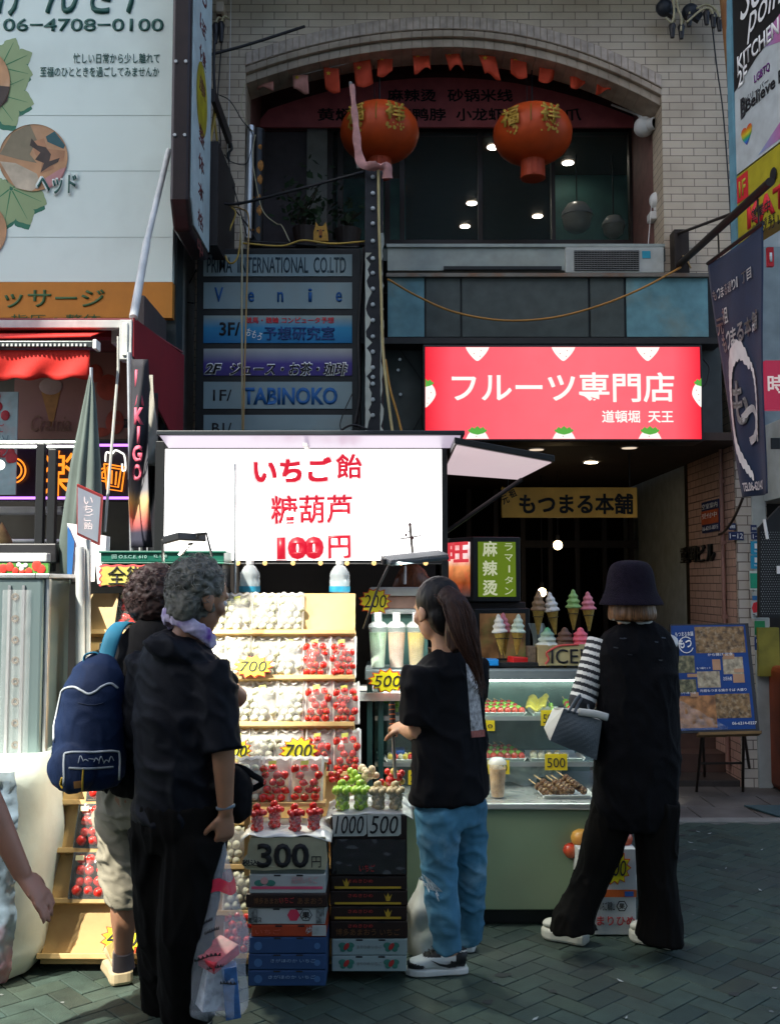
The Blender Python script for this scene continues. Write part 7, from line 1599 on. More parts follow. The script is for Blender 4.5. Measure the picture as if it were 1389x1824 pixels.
def add_head(m, c, f, s=1.0):
    f, rt, up = basis(f); Rm = Matrix((rt, f, up)).transposed().to_3x3(); P = lambda a, b, e: c + (rt * a + f * b + up * e) * s
    m.ball(P(0, -.005, .025), (.074 * s, .094 * s, .1 * s), 20, 14, Rm); m.ball(P(0, .03, -.05), (.056 * s, .06 * s, .062 * s), 16, 10, Rm)
    m.ball(P(0, .062, -.088), (.026 * s, .022 * s, .02 * s), 12, 8, Rm)
    m.tube([P(0, .084, .02), P(0, .094, 0), P(0, .103, -.022)], [.009 * s, .010 * s, .014 * s], 10); m.ball(P(0, .1, -.024), (.017 * s, .013 * s, .01 * s), 10, 8, Rm)
    m.ball(P(0, .08, -.055), (.024 * s, .014 * s, .011 * s), 12, 8, Rm); m.ball(P(0, .083, .03), (.05 * s, .014 * s, .012 * s), 12, 8, Rm)
    for k in (-1, 1):
        m.ball(P(.04 * k, .062, -.02), (.026 * s, .022 * s, .026 * s), 12, 8, Rm)
        m.ball(P(.08 * k, -.008, -.012), (.010 * s, .022 * s, .033 * s), 12, 8, Rm); m.ball(P(.078 * k, .004, -.034), (.010 * s, .012 * s, .014 * s), 10, 6, Rm)
def add_eyes(par, c, f, s=1.0):
    f, rt, up = basis(f)
    for k in (-1, 1):
        p = c + (rt * .032 * k + f * .08 + up * .006) * s; m = MB(); m.ball(p, .011 * s, 12, 8); e = obj('eye', m, M('eye_white', (.7, .68, .65), .2, var=0), par, smooth=0)
        m = MB(); m.ball(p + f * .006 * s, (.0065 * s,) * 3, 10, 6); obj('iris', m, M('iris_dark', (.02, .012, .008), .1, var=0), e, smooth=0)
def add_hand(m, w, d, nrm, curl=.5, s=1.0, thumb=1, spread=1.0):
    """palm plus five unequal bent fingers; d wrist->knuckles, nrm = palm side"""
    d = Vector(d).normalized(); n = Vector(nrm); n = (n - d * n.dot(d)).normalized(); a = d.cross(n).normalized()
    kn = w + d * .085 * s
    m.tube([w - d * .02 * s, w + d * .02 * s, w + d * .055 * s, kn], [(.024 * s, .019 * s), (.033 * s, .017 * s), (.04 * s, .016 * s), (.039 * s, .012 * s)], 12, side=a)
    for i, (o, L) in enumerate(((-.030, .068), (-.0105, .078), (.010, .073), (.0295, .058))):
        o *= s * spread; L *= s; b = kn + a * o - d * .008 * s; c = curl * (1 + .12 * (i - 1.5)); P = [b]; ang = c * .5; dd = d * math.cos(ang) + n * math.sin(ang)
        for k, seg in enumerate((.45, .32, .26)):
            P.append(P[-1] + dd * L * seg); ang += c * .75; dd = d * math.cos(ang) + n * math.sin(ang)
        m.tube(P, [.0095 * s, .0092 * s, .0085 * s, .0068 * s], 9)
    b = w + a * -.03 * s * thumb + d * .02 * s; td = (d * .75 - a * thumb * .6 + n * .35).normalized(); P = [b, b + td * .035 * s, b + (td * .035 + (td + n * .5 + d * .3).normalized() * .03) * s, b + (td * .035 + (td + n * .8 + d * .5).normalized() * .055) * s]
    m.tube(P, [.0125 * s, .0115 * s, .0105 * s, .0075 * s], 9)
def limb(m, pts, rs, n=12, side=None): m.tube(pts, rs, n, side=side)
def fgrid_shoe(name, par, heel, toe, w, mats, cls, sole_mt, hsole=.028, up_h=.085, chunky=0, lift=0):
    """a shoe: sole, upper, collar; heel/toe are ground points"""
    heel, toe = Vector(heel), Vector(toe); heel.z = toe.z = 0; L = (toe - heel).length; d = (toe - heel).normalized(); sd = Vector((d.y, -d.x, 0)); z0 = Vector((0, 0, .003 + lift))
    s = thing_part(name, par)
    prof = [(0, .62), (.04, .8), (.15, .9), (.35, .86), (.55, .96), (.72, 1.05), (.85, .95), (.94, .7), (1, .3)]
    out = [heel + d * L * t + sd * w / 2 * k for t, k in prof] + [heel + d * L * t - sd * w / 2 * k for t, k in prof[::-1]]
    m = MB(); m.prism([p + z0 for p in out], (0, 0, hsole)); so_ = obj('sole', m, sole_mt, s, bev=.006 + chunky)
    if chunky > .05:
        m = MB()
        for i in range(9):
            for k in (-1, 1): c = heel + d * L * (i + .5) / 9 + sd * k * w / 2 * 1.0; m.ball(c + z0 + Vector((0, 0, hsole * .5)), (.017, .017, hsole * .55), 8, 6)
        obj('tread', m, sole_mt, so_, smooth=0)
    m = MB(); h = hsole
    st = [(.03, .7, up_h * .9), (.12, .86, up_h), (.3, .8, up_h * 1.0), (.45, .8, up_h * .92), (.6, .86, up_h * .72), (.75, .9, up_h * .52), (.88, .8, up_h * .42), (.96, .5, up_h * .3)]
    m.tube([heel + d * L * t + z0 + Vector((0, 0, h + hh * .42)) for t, k, hh in st], [(w / 2 * k, hh * .58) for t, k, hh in st], 16, side=sd)
    m.tube([heel + d * L * .2 + z0 + Vector((0, 0, h + up_h * .6)), heel + d * L * .19 + z0 + Vector((0, 0, h + up_h * 1.22))], [(.034, .042), (.031, .038)], 14, side=sd)
    def cl(c, n):
        q = c - heel; t = q.dot(d) / L; return cls(t, (c.z - h - .003) / up_h, q.dot(sd) / (w / 2), n)
    rm('upper', m, .0055, mats, s, 2, cls=cl)
    return s, heel, d, sd, L, h
def thing_part(name, par):  # an empty part that carries sub-parts
    o = bpy.data.objects.new(name, None); COL.objects.link(o); o.parent = par; ORI[o.name] = ORI[par.name]; o.empty_display_size = .05; return o
BLKCL = M('black_cloth', (.005, .005, .006), .9, var=.3, sc=8, bump=.15, bsc=260, spec=.15)
HAIRB = M('black_hair', (.006, .0045, .004), .5, var=.5, sc=3, vs=(60, 60, 6), spec=.2); HAIRBR = M('brown_hair', (.03, .012, .007), .5, var=.6, sc=3, vs=(55, 55, 5), spec=.2)
HAIRDC = M('dark_curly_hair', (.03, .013, .011), .6, var=.7, sc=60); HAIRG = M('grey_curly_hair', (.15, .147, .122), .6, var=.75, sc=45, dirt=(.03, .028, .025), dsc=30, damt=.7); HAIRL = M('light_brown_hair', (.17, .075, .028), .45, var=.7, sc=3, vs=(70, 70, 4))

def strands(name, par, tree_pts, mt, n, seed, r=.0011):
    rd = random.Random(seed); m = MB()
    for i in range(n): m.tube(spline(tree_pts(rd), 3), r, 3, cap=False)
    obj(name, m, mt, par, smooth=0)
def curl_fn(c, HM, R3_, off):
    def fn(rd):
        d_ = Vector((rd.gauss(0, 1), rd.gauss(-.4, 1), rd.gauss(.2, 1))).normalized()
        while d_.y > .5 and d_.z < .45: d_ = Vector((rd.gauss(0, 1), rd.gauss(-.4, 1), rd.gauss(.2, 1))).normalized()
        p = c + off + HM @ Vector((d_.x * R3_[0], d_.y * R3_[1], d_.z * R3_[2])); nn = (HM @ d_).normalized(); t = nn.orthogonal().normalized(); t = (Matrix.Rotation(rd.uniform(0, 6.28), 3, nn) @ t); b = nn.cross(t); rr_ = rd.uniform(.006, .013)
        return [p + t * rr_ * (math.cos(a) - 1) + nn * (rr_ * .8 * math.sin(a) + .003) + b * .004 * a for a in (0, .8, 1.6, 2.4, 3.1)]
    return fn
# ---------------------------------------------------------------- woman with the ponytail
Yc = 4.05; f, rt, up = basis((-.75, .66, 0)); lf = -rt
P = thing('person', 'woman with a long brown ponytail, black T-shirt and ripped blue jeans', 'person', (at(795, 1740, Yc).x, Yc, 0))
A = lambda x, y, dy=0: at(x, y, Yc + dy)
SK = skin('pale', (.5, .27, .16)); hc = A(776, 1088); fh = (f + Vector((.08, .22, -.22))).normalized()
m = MB(); add_head(m, hc, fh)
limb(m, [A(783, 1105), A(790, 1140), A(795, 1178)], [.048, .05, .06])
limb(m, [A(795, 1180), A(797, 1240), A(800, 1330), A(802, 1410), A(803, 1450)], [(.13, .075), (.14, .095), (.125, .085), (.15, .1), (.15, .1)], 16, rt)
Ls, Rs = A(795, 1190) + lf * .155, A(795, 1190) + rt * .155
el, wr = A(745, 1306, -.1), A(722, 1300, .03); limb(m, [Ls, Ls.lerp(el, .5), el, el.lerp(wr, .5), wr], [.048, .044, .04, .036, .026])
add_hand(m, wr, (A(706, 1291, .1) - wr), (.2, .3, -.9), .75, .95, -1)
er, wr2 = A(822, 1295, .28), A(750, 1300, .32); limb(m, [Rs, er, wr2], [.048, .04, .027]); add_hand(m, wr2, (-.9, .3, .1), (0, .2, -1), .8, .95, 1)
hpL, hpR = A(803, 1432) + lf * .085, A(803, 1432) + rt * .085
knL, anL = A(783, 1572, -.06), at(800, 1700, 4.0); knR, anR = A(838, 1566, .12), at(836, 1680, 4.22)
for a_, k_, n_ in ((hpL, knL, anL), (hpR, knR, anR)): limb(m, [a_, a_.lerp(k_, .5), k_, k_.lerp(n_, .4), n_], [.085, .07, .055, .05, .036])
rm('body', m, .0065, SK, P, 3); add_eyes(P, hc, fh)
m = MB(); F3, R3, U3 = basis(fh); HM = Matrix((R3, F3, U3)).transposed().to_3x3()
m.ball(hc + U3 * .035 - F3 * .026, (.087, .1, .1), 24, 16, HM); m.ball(hc - F3 * .05 - U3 * .03, (.078, .06, .08), 18, 12, HM)
m.tube([hc + F3 * .06 + U3 * .09, hc + F3 * .088 + U3 * .06 + R3 * .03, hc + F3 * .085 + U3 * .02 + R3 * .05], [.02, .012, .005], 10)
rm('hair', m, .007, HAIRB, P, 2, disp=lambda p: .0035 * noise.noise(Vector((p.x * 90, p.y * 90, p.z * 14))))
m = MB(); PT = spline([A(790, 1058, -.08), A(812, 1078, -.12), A(826, 1125, -.16), A(841, 1170, -.17), A(856, 1218, -.16)], 6)
n_ = len(PT); m.tube(PT, [(lerp(.042, .012, (i / n_) ** 1.1) + .026 * math.sin(PI * min(1, i / n_ * 1.15)), lerp(.045, .008, i / n_)) for i in range(n_)], 14, side=(1, .3, 0))
m.tube(spline([A(800, 1066, -.08), A(806, 1105, -.125), A(806, 1140, -.13), A(815, 1160, -.15)], 4), [.02 + .012 * math.sin(i / 4) for i in range(13)], 10)
rm('ponytail', m, .006, HAIRBR, P, 2, disp=lambda p: .004 * noise.noise(Vector((p.x * 120, p.y * 120, p.z * 9))))
def pt_fn(rd):
    a, b = rd.uniform(-1, 1), rd.uniform(-1, 1); k = rd.randrange(0, 8); out = []
    for i in range(k, n_, 4):
        p = PT[i]; wd = (lerp(.042, .012, (i / n_) ** 1.1) + .026 * math.sin(PI * min(1, i / n_ * 1.15))) * .98; out.append(p + Vector((a * wd, -abs(b) * .02 - .012 - .012 * (1 - abs(a)), 0)) + Vector((rd.gauss(0, .002), rd.gauss(0, .002), 0)))
    out.append(out[-1] + Vector((rd.gauss(0, .008), rd.gauss(0, .006), -rd.uniform(.01, .05)))); return out
strands('loose_strands', P, pt_fn, M('brown_strand', (.05, .02, .011), .45, var=.3, spec=.3), 130, 5)
TEE = M('black_tee', (.0055, .0055, .007), .9, var=.25, sc=8, bump=.12, bsc=300, spec=.15)
m = MB(); limb(m, [A(794, 1158), A(795, 1172), A(796, 1186), A(797, 1215), A(799, 1290), A(801, 1370), A(802, 1424)], [(.062, .06), (.115, .075), (.175, .092), (.185, .108), (.182, .125), (.188, .13), (.192, .132)], 24, rt)
for s_, e_, q in ((Ls, el, .86), (Rs, er, .8)): limb(m, [s_ - (e_ - s_) * .1 + Vector((0, 0, -.01)), s_.lerp(e_, .25), s_.lerp(e_, .5), s_.lerp(e_, q)], [.07, .082, .083, .086])
tee = rm('t_shirt', m, .009, TEE, P, 4, disp=folds(.012, 7, 4, 3)); tr = bvh(tee)
PRW = M('shirt_print', (.5, .47, .44), .8, var=.55, sc=60, dirt=(.04, .04, .05), dsc=45, damt=.7); PRR = M('shirt_print_red', (.4, .12, .09), .8, var=.5, sc=60)
decal('back_print', P, tr, qgrid([(829, 1180), (846, 1178), (860, 1300), (838, 1302)], 20, 6), PRW); decal('back_print', P, tr, qgrid([(846, 1176), (856, 1174), (861, 1225), (852, 1227)], 8, 3), PRR)
decal('back_print', P, tr, qgrid([(838, 1302), (862, 1299), (863, 1312), (839, 1314)], 3, 6), PRR)
JEAN = M('blue_denim', (.075, .22, .33), .85, var=.4, sc=5, bump=.25, bsc=350, dirt=(.3, .46, .54), dsc=6, damt=.7, spec=.2)
m = MB(); limb(m, [A(803, 1405), A(803, 1440), A(804, 1470)], [(.15, .11), (.155, .115), (.14, .1)], 20, rt)
for a_, k_, n_, w_ in ((hpL, knL, anL, 0), (hpR, knR, anR, 0)): limb(m, [a_, a_.lerp(k_, .35), a_.lerp(k_, .7), k_, k_.lerp(n_, .35), k_.lerp(n_, .75), n_ + Vector((0, 0, .012))], [.095, .086, .074, .066, .063, .057, .055])
jn = rm('jeans', m, .0085, JEAN, P, 3, disp=folds(.009, 8, 8, 5, 1.2)); tj = bvh(jn)
FRAY = M('frayed_white', (.55, .62, .64), .9, var=.4, sc=90)
rd = random.Random(2)
for i in range(34):
    x, y = rd.uniform(751, 778), 0; y = 1560 + (x - 751) * 1.05 + rd.uniform(-9, 9); L_ = rd.uniform(4, 11); decal('frayed_threads', P, tj, qgrid([(x, y), (x + 1.2, y), (x + 2 + L_ * .3, y + L_), (x + .8 + L_ * .3, y + L_)], 2, 1), FRAY, .003 + .0005 * (i % 4)) if i < 22 else None
decal('knee_rip', P, tj, qgrid([(752, 1556), (766, 1566), (788, 1588), (770, 1586)], 4, 5), M('torn_denim', (.35, .45, .5), .9, var=.6, sc=60), .0022)
for c4 in () and ([(751, 1440), (757, 1440), (756, 1540), (752, 1540)], [(768, 1470), (772, 1468), (800, 1530), (796, 1534)], [(800, 1545), (803, 1543), (790, 1575), (786, 1575)]): decal('faded_crease', P, tj, qgrid(c4, 10, 2), M('faded_denim', (.16, .32, .42), .85, var=.35, sc=40), .0012)
SHW, SHB = M('shoe_white', (.62, .64, .62), .4, var=.06), M('shoe_black', (.012, .012, .013), .4)
def jcls(t, z, s_, n):
    if t > .93 or (t > .72 and z < .2 + (t - .72) * .5): return 1
    if t < .2 and z < .75: return 1 if z > .05 else 0
    if .45 < t < .72 and (abs(s_) < .35 or z > .55): return 1
    if z > .8: return 1
    if .2 < t < .3 and z < .35: return 1
    return 0
for hl, te, dv in ((gr(833, 1736), gr(722, 1741), 1), (gr(848, 1698), gr(743, 1690), 0)):
    hl = hl + Vector((.0, .03, 0)); te = te + Vector((0, .03, 0))
    s_, h_, d_, sd_, L_, hh = fgrid_shoe('sneaker', P, hl, te, .098, [SHW, SHB], jcls, SHW, .026, .082)
    q = [(.22, .12), (.33, .08), (.48, .2), (.62, .46), (.47, .28), (.36, .22), (.3, .28), (.29, .42), (.23, .3)]
    sgn = 1 if sd_.y < 0 else -1
    m = MB(); m.prism([h_ + d_ * L_ * t + sd_ * sgn * (.0452 - .004 * abs(t - .3)) + Vector((0, 0, .003 + hh + z * .085)) for t, z in q], sd_ * sgn * .004); obj('side_mark', m, SHB, s_)
    m = MB()
    for k in range(4): c = h_ + d_ * L_ * (.5 + .055 * k) + Vector((0, 0, hh + .083 - .0105 * k)); m.tube([c - sd_ * .024, c + Vector((0, 0, .006)), c + sd_ * .024], .0035, 6)
    obj('laces', m, SHB, s_)
m = MB(); a, b = at(698, 1252, 4.2), at(700, 1312, 4.17); m.tube([a, b], .0125, 10)
H_ = thing('striped_stick', 'black rod with thin orange rings and a silver shaft held by the ponytail woman', 'stick', b); obj('grip', m, M('grip_black', (.015, .012, .012), .5), H_, smooth=40)
for i in range(7):
    m = MB(); m.tube([a.lerp(b, .05 + i * .14), a.lerp(b, .075 + i * .14)], .0135, 10); obj('ring', m, M('grip_orange', (.5, .12, .03), .5), H_)
m = MB(); m.tube([b, at(704, 1386, 4.2)], .007, 8); obj('shaft', m, STEEL, H_, smooth=40)

# ---------------------------------------------------------------- woman in the bucket hat
Yr = 4.4; f, rt, up = basis((-.22, .97, 0)); lf = -rt; A = lambda x, y, dy=0: at(x, y, Yr + dy)
P = thing('person', 'woman in a dark bucket hat, black vest, striped sleeves and wide black trousers', 'person', (at(1110, 1690, Yr).x, Yr, 0))
hc = A(1124, 1075); fh = (f + Vector((-.25, 0, -.15))).normalized()
m = MB(); add_head(m, hc, fh, .98); limb(m, [A(1126, 1090), A(1130, 1110), A(1132, 1140)], [.047, .05, .062])
limb(m, [A(1133, 1140), A(1135, 1200), A(1137, 1290), A(1135, 1380), A(1130, 1430)], [(.12, .075), (.15, .1), (.135, .09), (.165, .11), (.16, .11)], 16, rt)
Ls, Rs = A(1070, 1148, .02), A(1180, 1146, .06); eL, wL = A(1036, 1250, -.02), A(1042, 1258, .26); eR, wR = A(1184, 1265, .2), A(1130, 1262, .36)
limb(m, [Ls, Ls.lerp(eL, .5), eL, wL], [.05, .045, .04, .027]); add_hand(m, wL, (.35, .9, .1), (.2, .1, -1), .7, .95, -1)
limb(m, [Rs, Rs.lerp(eR, .5), eR, wR], [.05, .045, .04, .027]); add_hand(m, wR, (-.5, .9, .1), (-.2, .1, -1), .7, .95, 1)
hpL, hpR = A(1098, 1425), A(1168, 1425); kL, aL = A(1058, 1555, .02), A(1010, 1660, .0); kR, aR = A(1168, 1555), A(1178, 1668)
for a_, k_, n_ in ((hpL, kL, aL), (hpR, kR, aR)): limb(m, [a_, a_.lerp(k_, .5), k_, k_.lerp(n_, .4), n_], [.085, .07, .055, .05, .036])
rm('body', m, .0065, SK, P, 3); add_eyes(P, hc, fh, .98)
m = MB(); F3, R3, U3 = basis(fh); HM = Matrix((R3, F3, U3)).transposed().to_3x3()
m.lathe([(0, .1), (.06, .09), (.085, .05), (.098, .0), (.104, -.05), (.1, -.074), (.085, -.078), (0, -.06)], hc + Vector((0, -.01, .005)), 28)
rm('hair', m, .006, HAIRL, P, 2, disp=lambda p: .006 * noise.noise(Vector((p.x * 75, p.y * 75, p.z * 6))) if p.z < hc.z else 0)
HATM = M('hat_dark_plum', (.009, .006, .013), .95, var=.4, sc=60, bump=.7, bsc=220, spec=.1, sheen=.03)
hp_ = A(1123, 1072) + Vector((0, -.005, .0)); k = mp(Yr)
prf = [(0, 74), (16, 73.5), (30, 70), (38, 60), (41, 45), (44, 25), (47, 14), (54, 2), (57, -5), (55.5, -6), (50, 2), (42, 14), (38, 40), (0, 55)]
m = MB(); m.lathe([(r * k, z * k) for r, z in prf], hp_, 40, None, wob=lambda t, z: 1 + (.02 * math.sin(t * 2 * PI * 3 + 1) if z < .03 else .008 * math.sin(t * 2 * PI * 5)))
hat = obj('bucket_hat', m, HATM, P, smooth=0, sub=1)
SWT, SBK = M('stripe_white', (.6, .6, .56), .8, var=.1, bump=.1, bsc=200), M('stripe_black', (.02, .022, .026), .85)
def stripes(pl, per):
    def c(p, n):
        best = (9, 0); acc = 0
        for a, b in zip(pl, pl[1:]):
            d = b - a; L = d.length; t = max(0, min(1, (p - a).dot(d) / L / L)); dist = (a + d * t - p).length
            if dist < best[0]: best = (dist, acc + t * L)
            acc += L
        return 0 if (best[1] / per) % 1 < .5 else 1
    return c
for nm, S_, E_, W_ in (('sleeve', Ls, eL, wL), ('sleeve', Rs, eR, wR)):
    pl = [S_ - (E_ - S_) * .05, S_.lerp(E_, .5), E_, E_.lerp(W_, .5), W_]
    m = MB(); limb(m, pl, [.066, .062, .058, .052, .044], 16); m.ball(E_, .058, 14, 10); rm(nm, m, .0038, [SWT, SBK], P, 3, cls=stripes(pl, .031))
VEST = M('black_vest', (.004, .004, .005), .9, var=.4, sc=20, bump=.25, bsc=90, spec=.12)
m = MB(); limb(m, [A(1130, 1108), A(1131, 1118), A(1132, 1130), A(1133, 1150), A(1135, 1210), A(1135, 1290), A(1134, 1370), A(1131, 1440), A(1129, 1475)], [(.075, .06), (.12, .07), (.158, .082), (.178, .1), (.182, .12), (.188, .128), (.194, .132), (.186, .13), (.16, .11)], 28, rt)
m.ball(A(1180, 1270, .08), (.055, .07, .1), 14, 10); m.ball(Rs + Vector((-.03, -.02, -.02)), (.07, .075, .09), 14, 10); m.tube([Rs, A(1184, 1215, .07), A(1184, 1275, .1)], [.07, .062, .056], 12); m.ball(Ls + Vector((.045, -.01, -.01)), (.06, .075, .07), 14, 10)
ves = rm('vest', m, .009, VEST, P, 4, disp=folds(.01, 7, 3.5, 9)); tv = bvh(ves)
m = MB(); q = [A(1130, 1105) + Vector((math.cos(a) * .07, math.sin(a) * .055, .012 * math.sin(a))) for a in [2 * PI * i / 24 for i in range(24)]]; m.tube(q, .006, 6, close=True); obj('collar', m, M('pale_collar', (.5, .5, .47), .7), P, smooth=0)
GLN = M('vest_gloss_thread', (.018, .02, .028), .4, var=.6, sc=50)
rd = random.Random(4)
for i in range(7): x, y = rd.uniform(1085, 1190), rd.uniform(1130, 1185); decal('thread_glint', P, tv, qgrid([(x, y), (x + rd.uniform(4, 9), y + 1), (x + rd.uniform(4, 9), y + 3), (x, y + 2)], 1, 2), GLN, .0015)
TRO = M('black_trousers', (.0035, .003, .0025), .9, var=.3, sc=6, bump=.1, bsc=300, spec=.12)
m = MB(); limb(m, [A(1130, 1395), A(1131, 1435), A(1132, 1465)], [(.17, .12), (.168, .12), (.13, .1)], 24, rt)
limb(m, [hpL, hpL.lerp(kL, .5), kL, kL.lerp(aL, .45), kL.lerp(aL, .78), A(1023, 1660, -.0)], [.105, .092, .078, .08, .092, .106]); limb(m, [hpR, hpR.lerp(kR, .5), kR, kR.lerp(aR, .45), kR.lerp(aR, .8), A(1173, 1676)], [.105, .094, .084, .088, .096, .104])
rm('trousers', m, .009, TRO, P, 3, disp=folds(.01, 11, 2.2, 2, .15))
SHC = M('sneaker_cream', (.55, .55, .48), .5, var=.1)
wc_ = lambda t, z, s_, n: 0
fgrid_shoe('sneaker', P, gr(1046, 1684), gr(966, 1668), .1, [SHC], wc_, SHC, .05, .075, .01); fgrid_shoe('sneaker', P, gr(1204, 1692), gr(1122, 1672), .1, [SHC], wc_, SHC, .05, .075, .01)
T_ = thing('tote_bag', 'grey quilted tote bag with white sides hanging from the striped arm', 'bag', at(1010, 1350, 4.28))
pf = [(1003, 1262), (1072, 1284), (1062, 1354), (980, 1320)]; pf3 = [at(x, y, 4.27) for x, y in pf]
def tg(u, v): a = pf3[0].lerp(pf3[1], u).lerp(pf3[3].lerp(pf3[2], u), v); return a + Vector((0, -.02 * math.sin(PI * u) * math.sin(PI * v) + .0016 * abs(math.sin((u + v * .8) * 22)), 0))
m = MB(); m.grid(tg, 40, 26); bk = [p + Vector((.0, .12, .0)) for p in pf3]; m.face([bk[0], bk[1], bk[2], bk[3]]); m.face([pf3[3], pf3[2], bk[2], bk[3]]); m.face([pf3[1], bk[1], bk[2], pf3[2]])
obj('quilted_body', m, M('tote_grey', (.07, .085, .095), .55, var=.12, sc=20, bump=.2, bsc=200), T_, smooth=50)
gp = [(1004, 1261), (979, 1320), (969, 1297), (985, 1262)]
m = MB(); m.prism([at(gp[0][0], gp[0][1], 4.268), at(gp[1][0], gp[1][1], 4.268), at(gp[2][0], gp[2][1], 4.34), at(gp[3][0], gp[3][1], 4.36)], (0, .012, 0)); m.prism([at(985, 1260, 4.34), at(1035, 1262, 4.34), at(1072, 1284, 4.276), at(1003, 1261, 4.272)], (0, 0, -.008)); obj('side_gusset', m, M('tote_white', (.5, .5, .46), .6, var=.15), T_, bev=.003)
m = MB(); m.tube(spline([at(1012, 1268, 4.265), at(1026, 1245, 4.3), at(1038, 1236, 4.39), at(1034, 1250, 4.42)]), (.006), 8); m.tube(spline([at(1022, 1270, 4.262), at(1032, 1250, 4.3), at(1042, 1240, 4.38), at(1050, 1272, 4.27)]), .006, 8); obj('handle', m, MC['tote_grey'], T_, smooth=0)
m = MB(); m.tube(spline([at(1030, 1268, 4.262), at(1060, 1272, 4.262), at(1082, 1278, 4.27)]), [(.016, .006)] * 17, 8, side=(0, 0, 1)); obj('strap', m, MC['tote_white'], T_, smooth=0)

# ---------------------------------------------------------------- elderly woman in front
Yo = 3.6; f, rt, up = basis((.5, .87, 0)); lf = -rt; A = lambda x, y, dy=0: at(x, y, Yo + dy)
P = thing('person', 'elderly woman with short curly grey hair in a dark navy jacket and wide black trousers', 'person', (at(320, 1830, Yo).x, Yo, 0))
SK2 = skin('tan', (.3, .15, .085)); hc = A(356, 1066); fh = (f + Vector((.22, -.25, -.3))).normalized()
m = MB(); add_head(m, hc, fh, 1.03); limb(m, [A(345, 1095), A(335, 1125), A(322, 1165)], [.05, .052, .066])
limb(m, [A(320, 1160), A(318, 1230), A(316, 1330), A(315, 1420), A(315, 1470)], [(.13, .08), (.15, .1), (.14, .1), (.16, .12), (.16, .12)], 16, rt)
Ls, Rs = A(318, 1185) + lf * .145, A(318, 1190) + rt * .148
eR, wR = A(398, 1335, -.12), A(402, 1448, -.1); limb(m, [Rs, Rs.lerp(eR, .5), eR, eR.lerp(wR, .4), wR], [.05, .045, .042, .036, .026]); add_hand(m, wR, (-.02, .02, -1), (-.6, .75, 0), 1.35, .98, 1)
eL, wL = A(250, 1340, .2), A(290, 1330, .34); limb(m, [Ls, eL, wL], [.05, .042, .028]); add_hand(m, wL, (.8, .5, 0), (0, .2, -1), .7, .95, -1)
hpL, hpR = A(318, 1480) + lf * .085, A(318, 1480) + rt * .085; kL, aL = A(296, 1650, .06), gr(298, 1818) + Vector((0, 0, .09)); kR, aR = A(330, 1655, -.06), gr(335, 1852) + Vector((0, 0, .09))
for a_, k_, n_ in ((hpL, kL, aL), (hpR, kR, aR)): limb(m, [a_, a_.lerp(k_, .5), k_, k_.lerp(n_, .4), n_], [.088, .072, .056, .05, .036])
rm('body', m, .0065, SK2, P, 3); add_eyes(P, hc, fh, 1.03)
m = MB(); F3, R3, U3 = basis(fh); HM = Matrix((R3, F3, U3)).transposed().to_3x3(); rd = random.Random(6)
m.ball(hc + U3 * .04 - F3 * .022, (.087, .1, .1), 24, 16, HM); m.ball(hc - F3 * .055 - U3 * .035, (.08, .058, .075), 16, 12, HM)
for i in range(330):
    d_ = Vector((rd.gauss(0, 1), rd.gauss(-.35, 1), rd.gauss(.25, 1))).normalized()
    q = hc + U3 * .036 - F3 * .024 + HM @ Vector((d_.x * .087, d_.y * .1, d_.z * .1)) + (U3 * -.02 if d_.z < -.3 else Vector())
    if d_.y > .55 and d_.z < .45: continue
    m.ball(q, rd.uniform(.008, .0145), 7, 5)
rm('hair', m, .005, HAIRG, P, 1, disp=lambda p: .006 * noise.noise(p * 60) + .003 * noise.noise(p * 160))
strands('loose_curls', P, curl_fn(hc, HM, (.093, .106, .107), U3 * .036 - F3 * .026), M('grey_curl', (.19, .185, .155), .5, var=.5, sc=30), 300, 9, .0014)
SCF = M('purple_scarf', (.55, .48, .64), .85, var=.35, sc=28, dirt=(.12, .03, .28), dsc=17, damt=.95); 
m = MB(); q = [A(332, 1122) + Vector((math.cos(a) * .082 + .01, math.sin(a) * .075, .05 * math.cos(a + 2.6) + .004)) for a in [2 * PI * i / 30 for i in range(30)]]
m.tube(q, [(.029, .013)] * 30, 12, side=(0, 0, 1), close=True); rm('scarf', m, .006, SCF, P, 2, disp=folds(.006, 20, 14, 1))
JKT = M('navy_black_jacket', (.002, .003, .0065), .65, var=.1, sc=7, bump=.1, bsc=160, spec=.18)
m = MB(); limb(m, [A(327, 1130), A(324, 1142), A(321, 1160), A(319, 1185), A(318, 1250), A(317, 1340), A(315, 1420), A(315, 1462)], [(.08, .065), (.11, .075), (.148, .095), (.168, .112), (.174, .128), (.17, .132), (.168, .132), (.17, .132)], 28, rt)
m.ball(A(312, 1160, -.09), (.12, .05, .05), 14, 10, Matrix.Rotation(.3, 3, 'Y'))
for S_, E_, q in ((Rs, eR, 1.03), (Ls, eL, 1.05)): limb(m, [S_ - (E_ - S_) * .08, S_.lerp(E_, .3), S_.lerp(E_, .7), S_.lerp(E_, q)], [.072, .078, .072, .069])
rm('jacket', m, .0088, JKT, P, 3, disp=folds(.014, 6, 5, 14, 1.0))
m = MB(); limb(m, [A(316, 1425), A(317, 1470), A(318, 1510)], [(.175, .13), (.178, .135), (.15, .11)], 24, rt)
limb(m, [hpL, hpL.lerp(kL, .5), kL, kL.lerp(aL, .5), aL + Vector((0, 0, -.01))], [.112, .108, .1, .1, .1]); limb(m, [hpR, hpR.lerp(kR, .5), kR, kR.lerp(aR, .5), aR + Vector((0, 0, -.01))], [.112, .108, .102, .1, .1])
rm('trousers', m, .009, TRO, P, 3, disp=folds(.01, 11, 2.2, 7, .1))
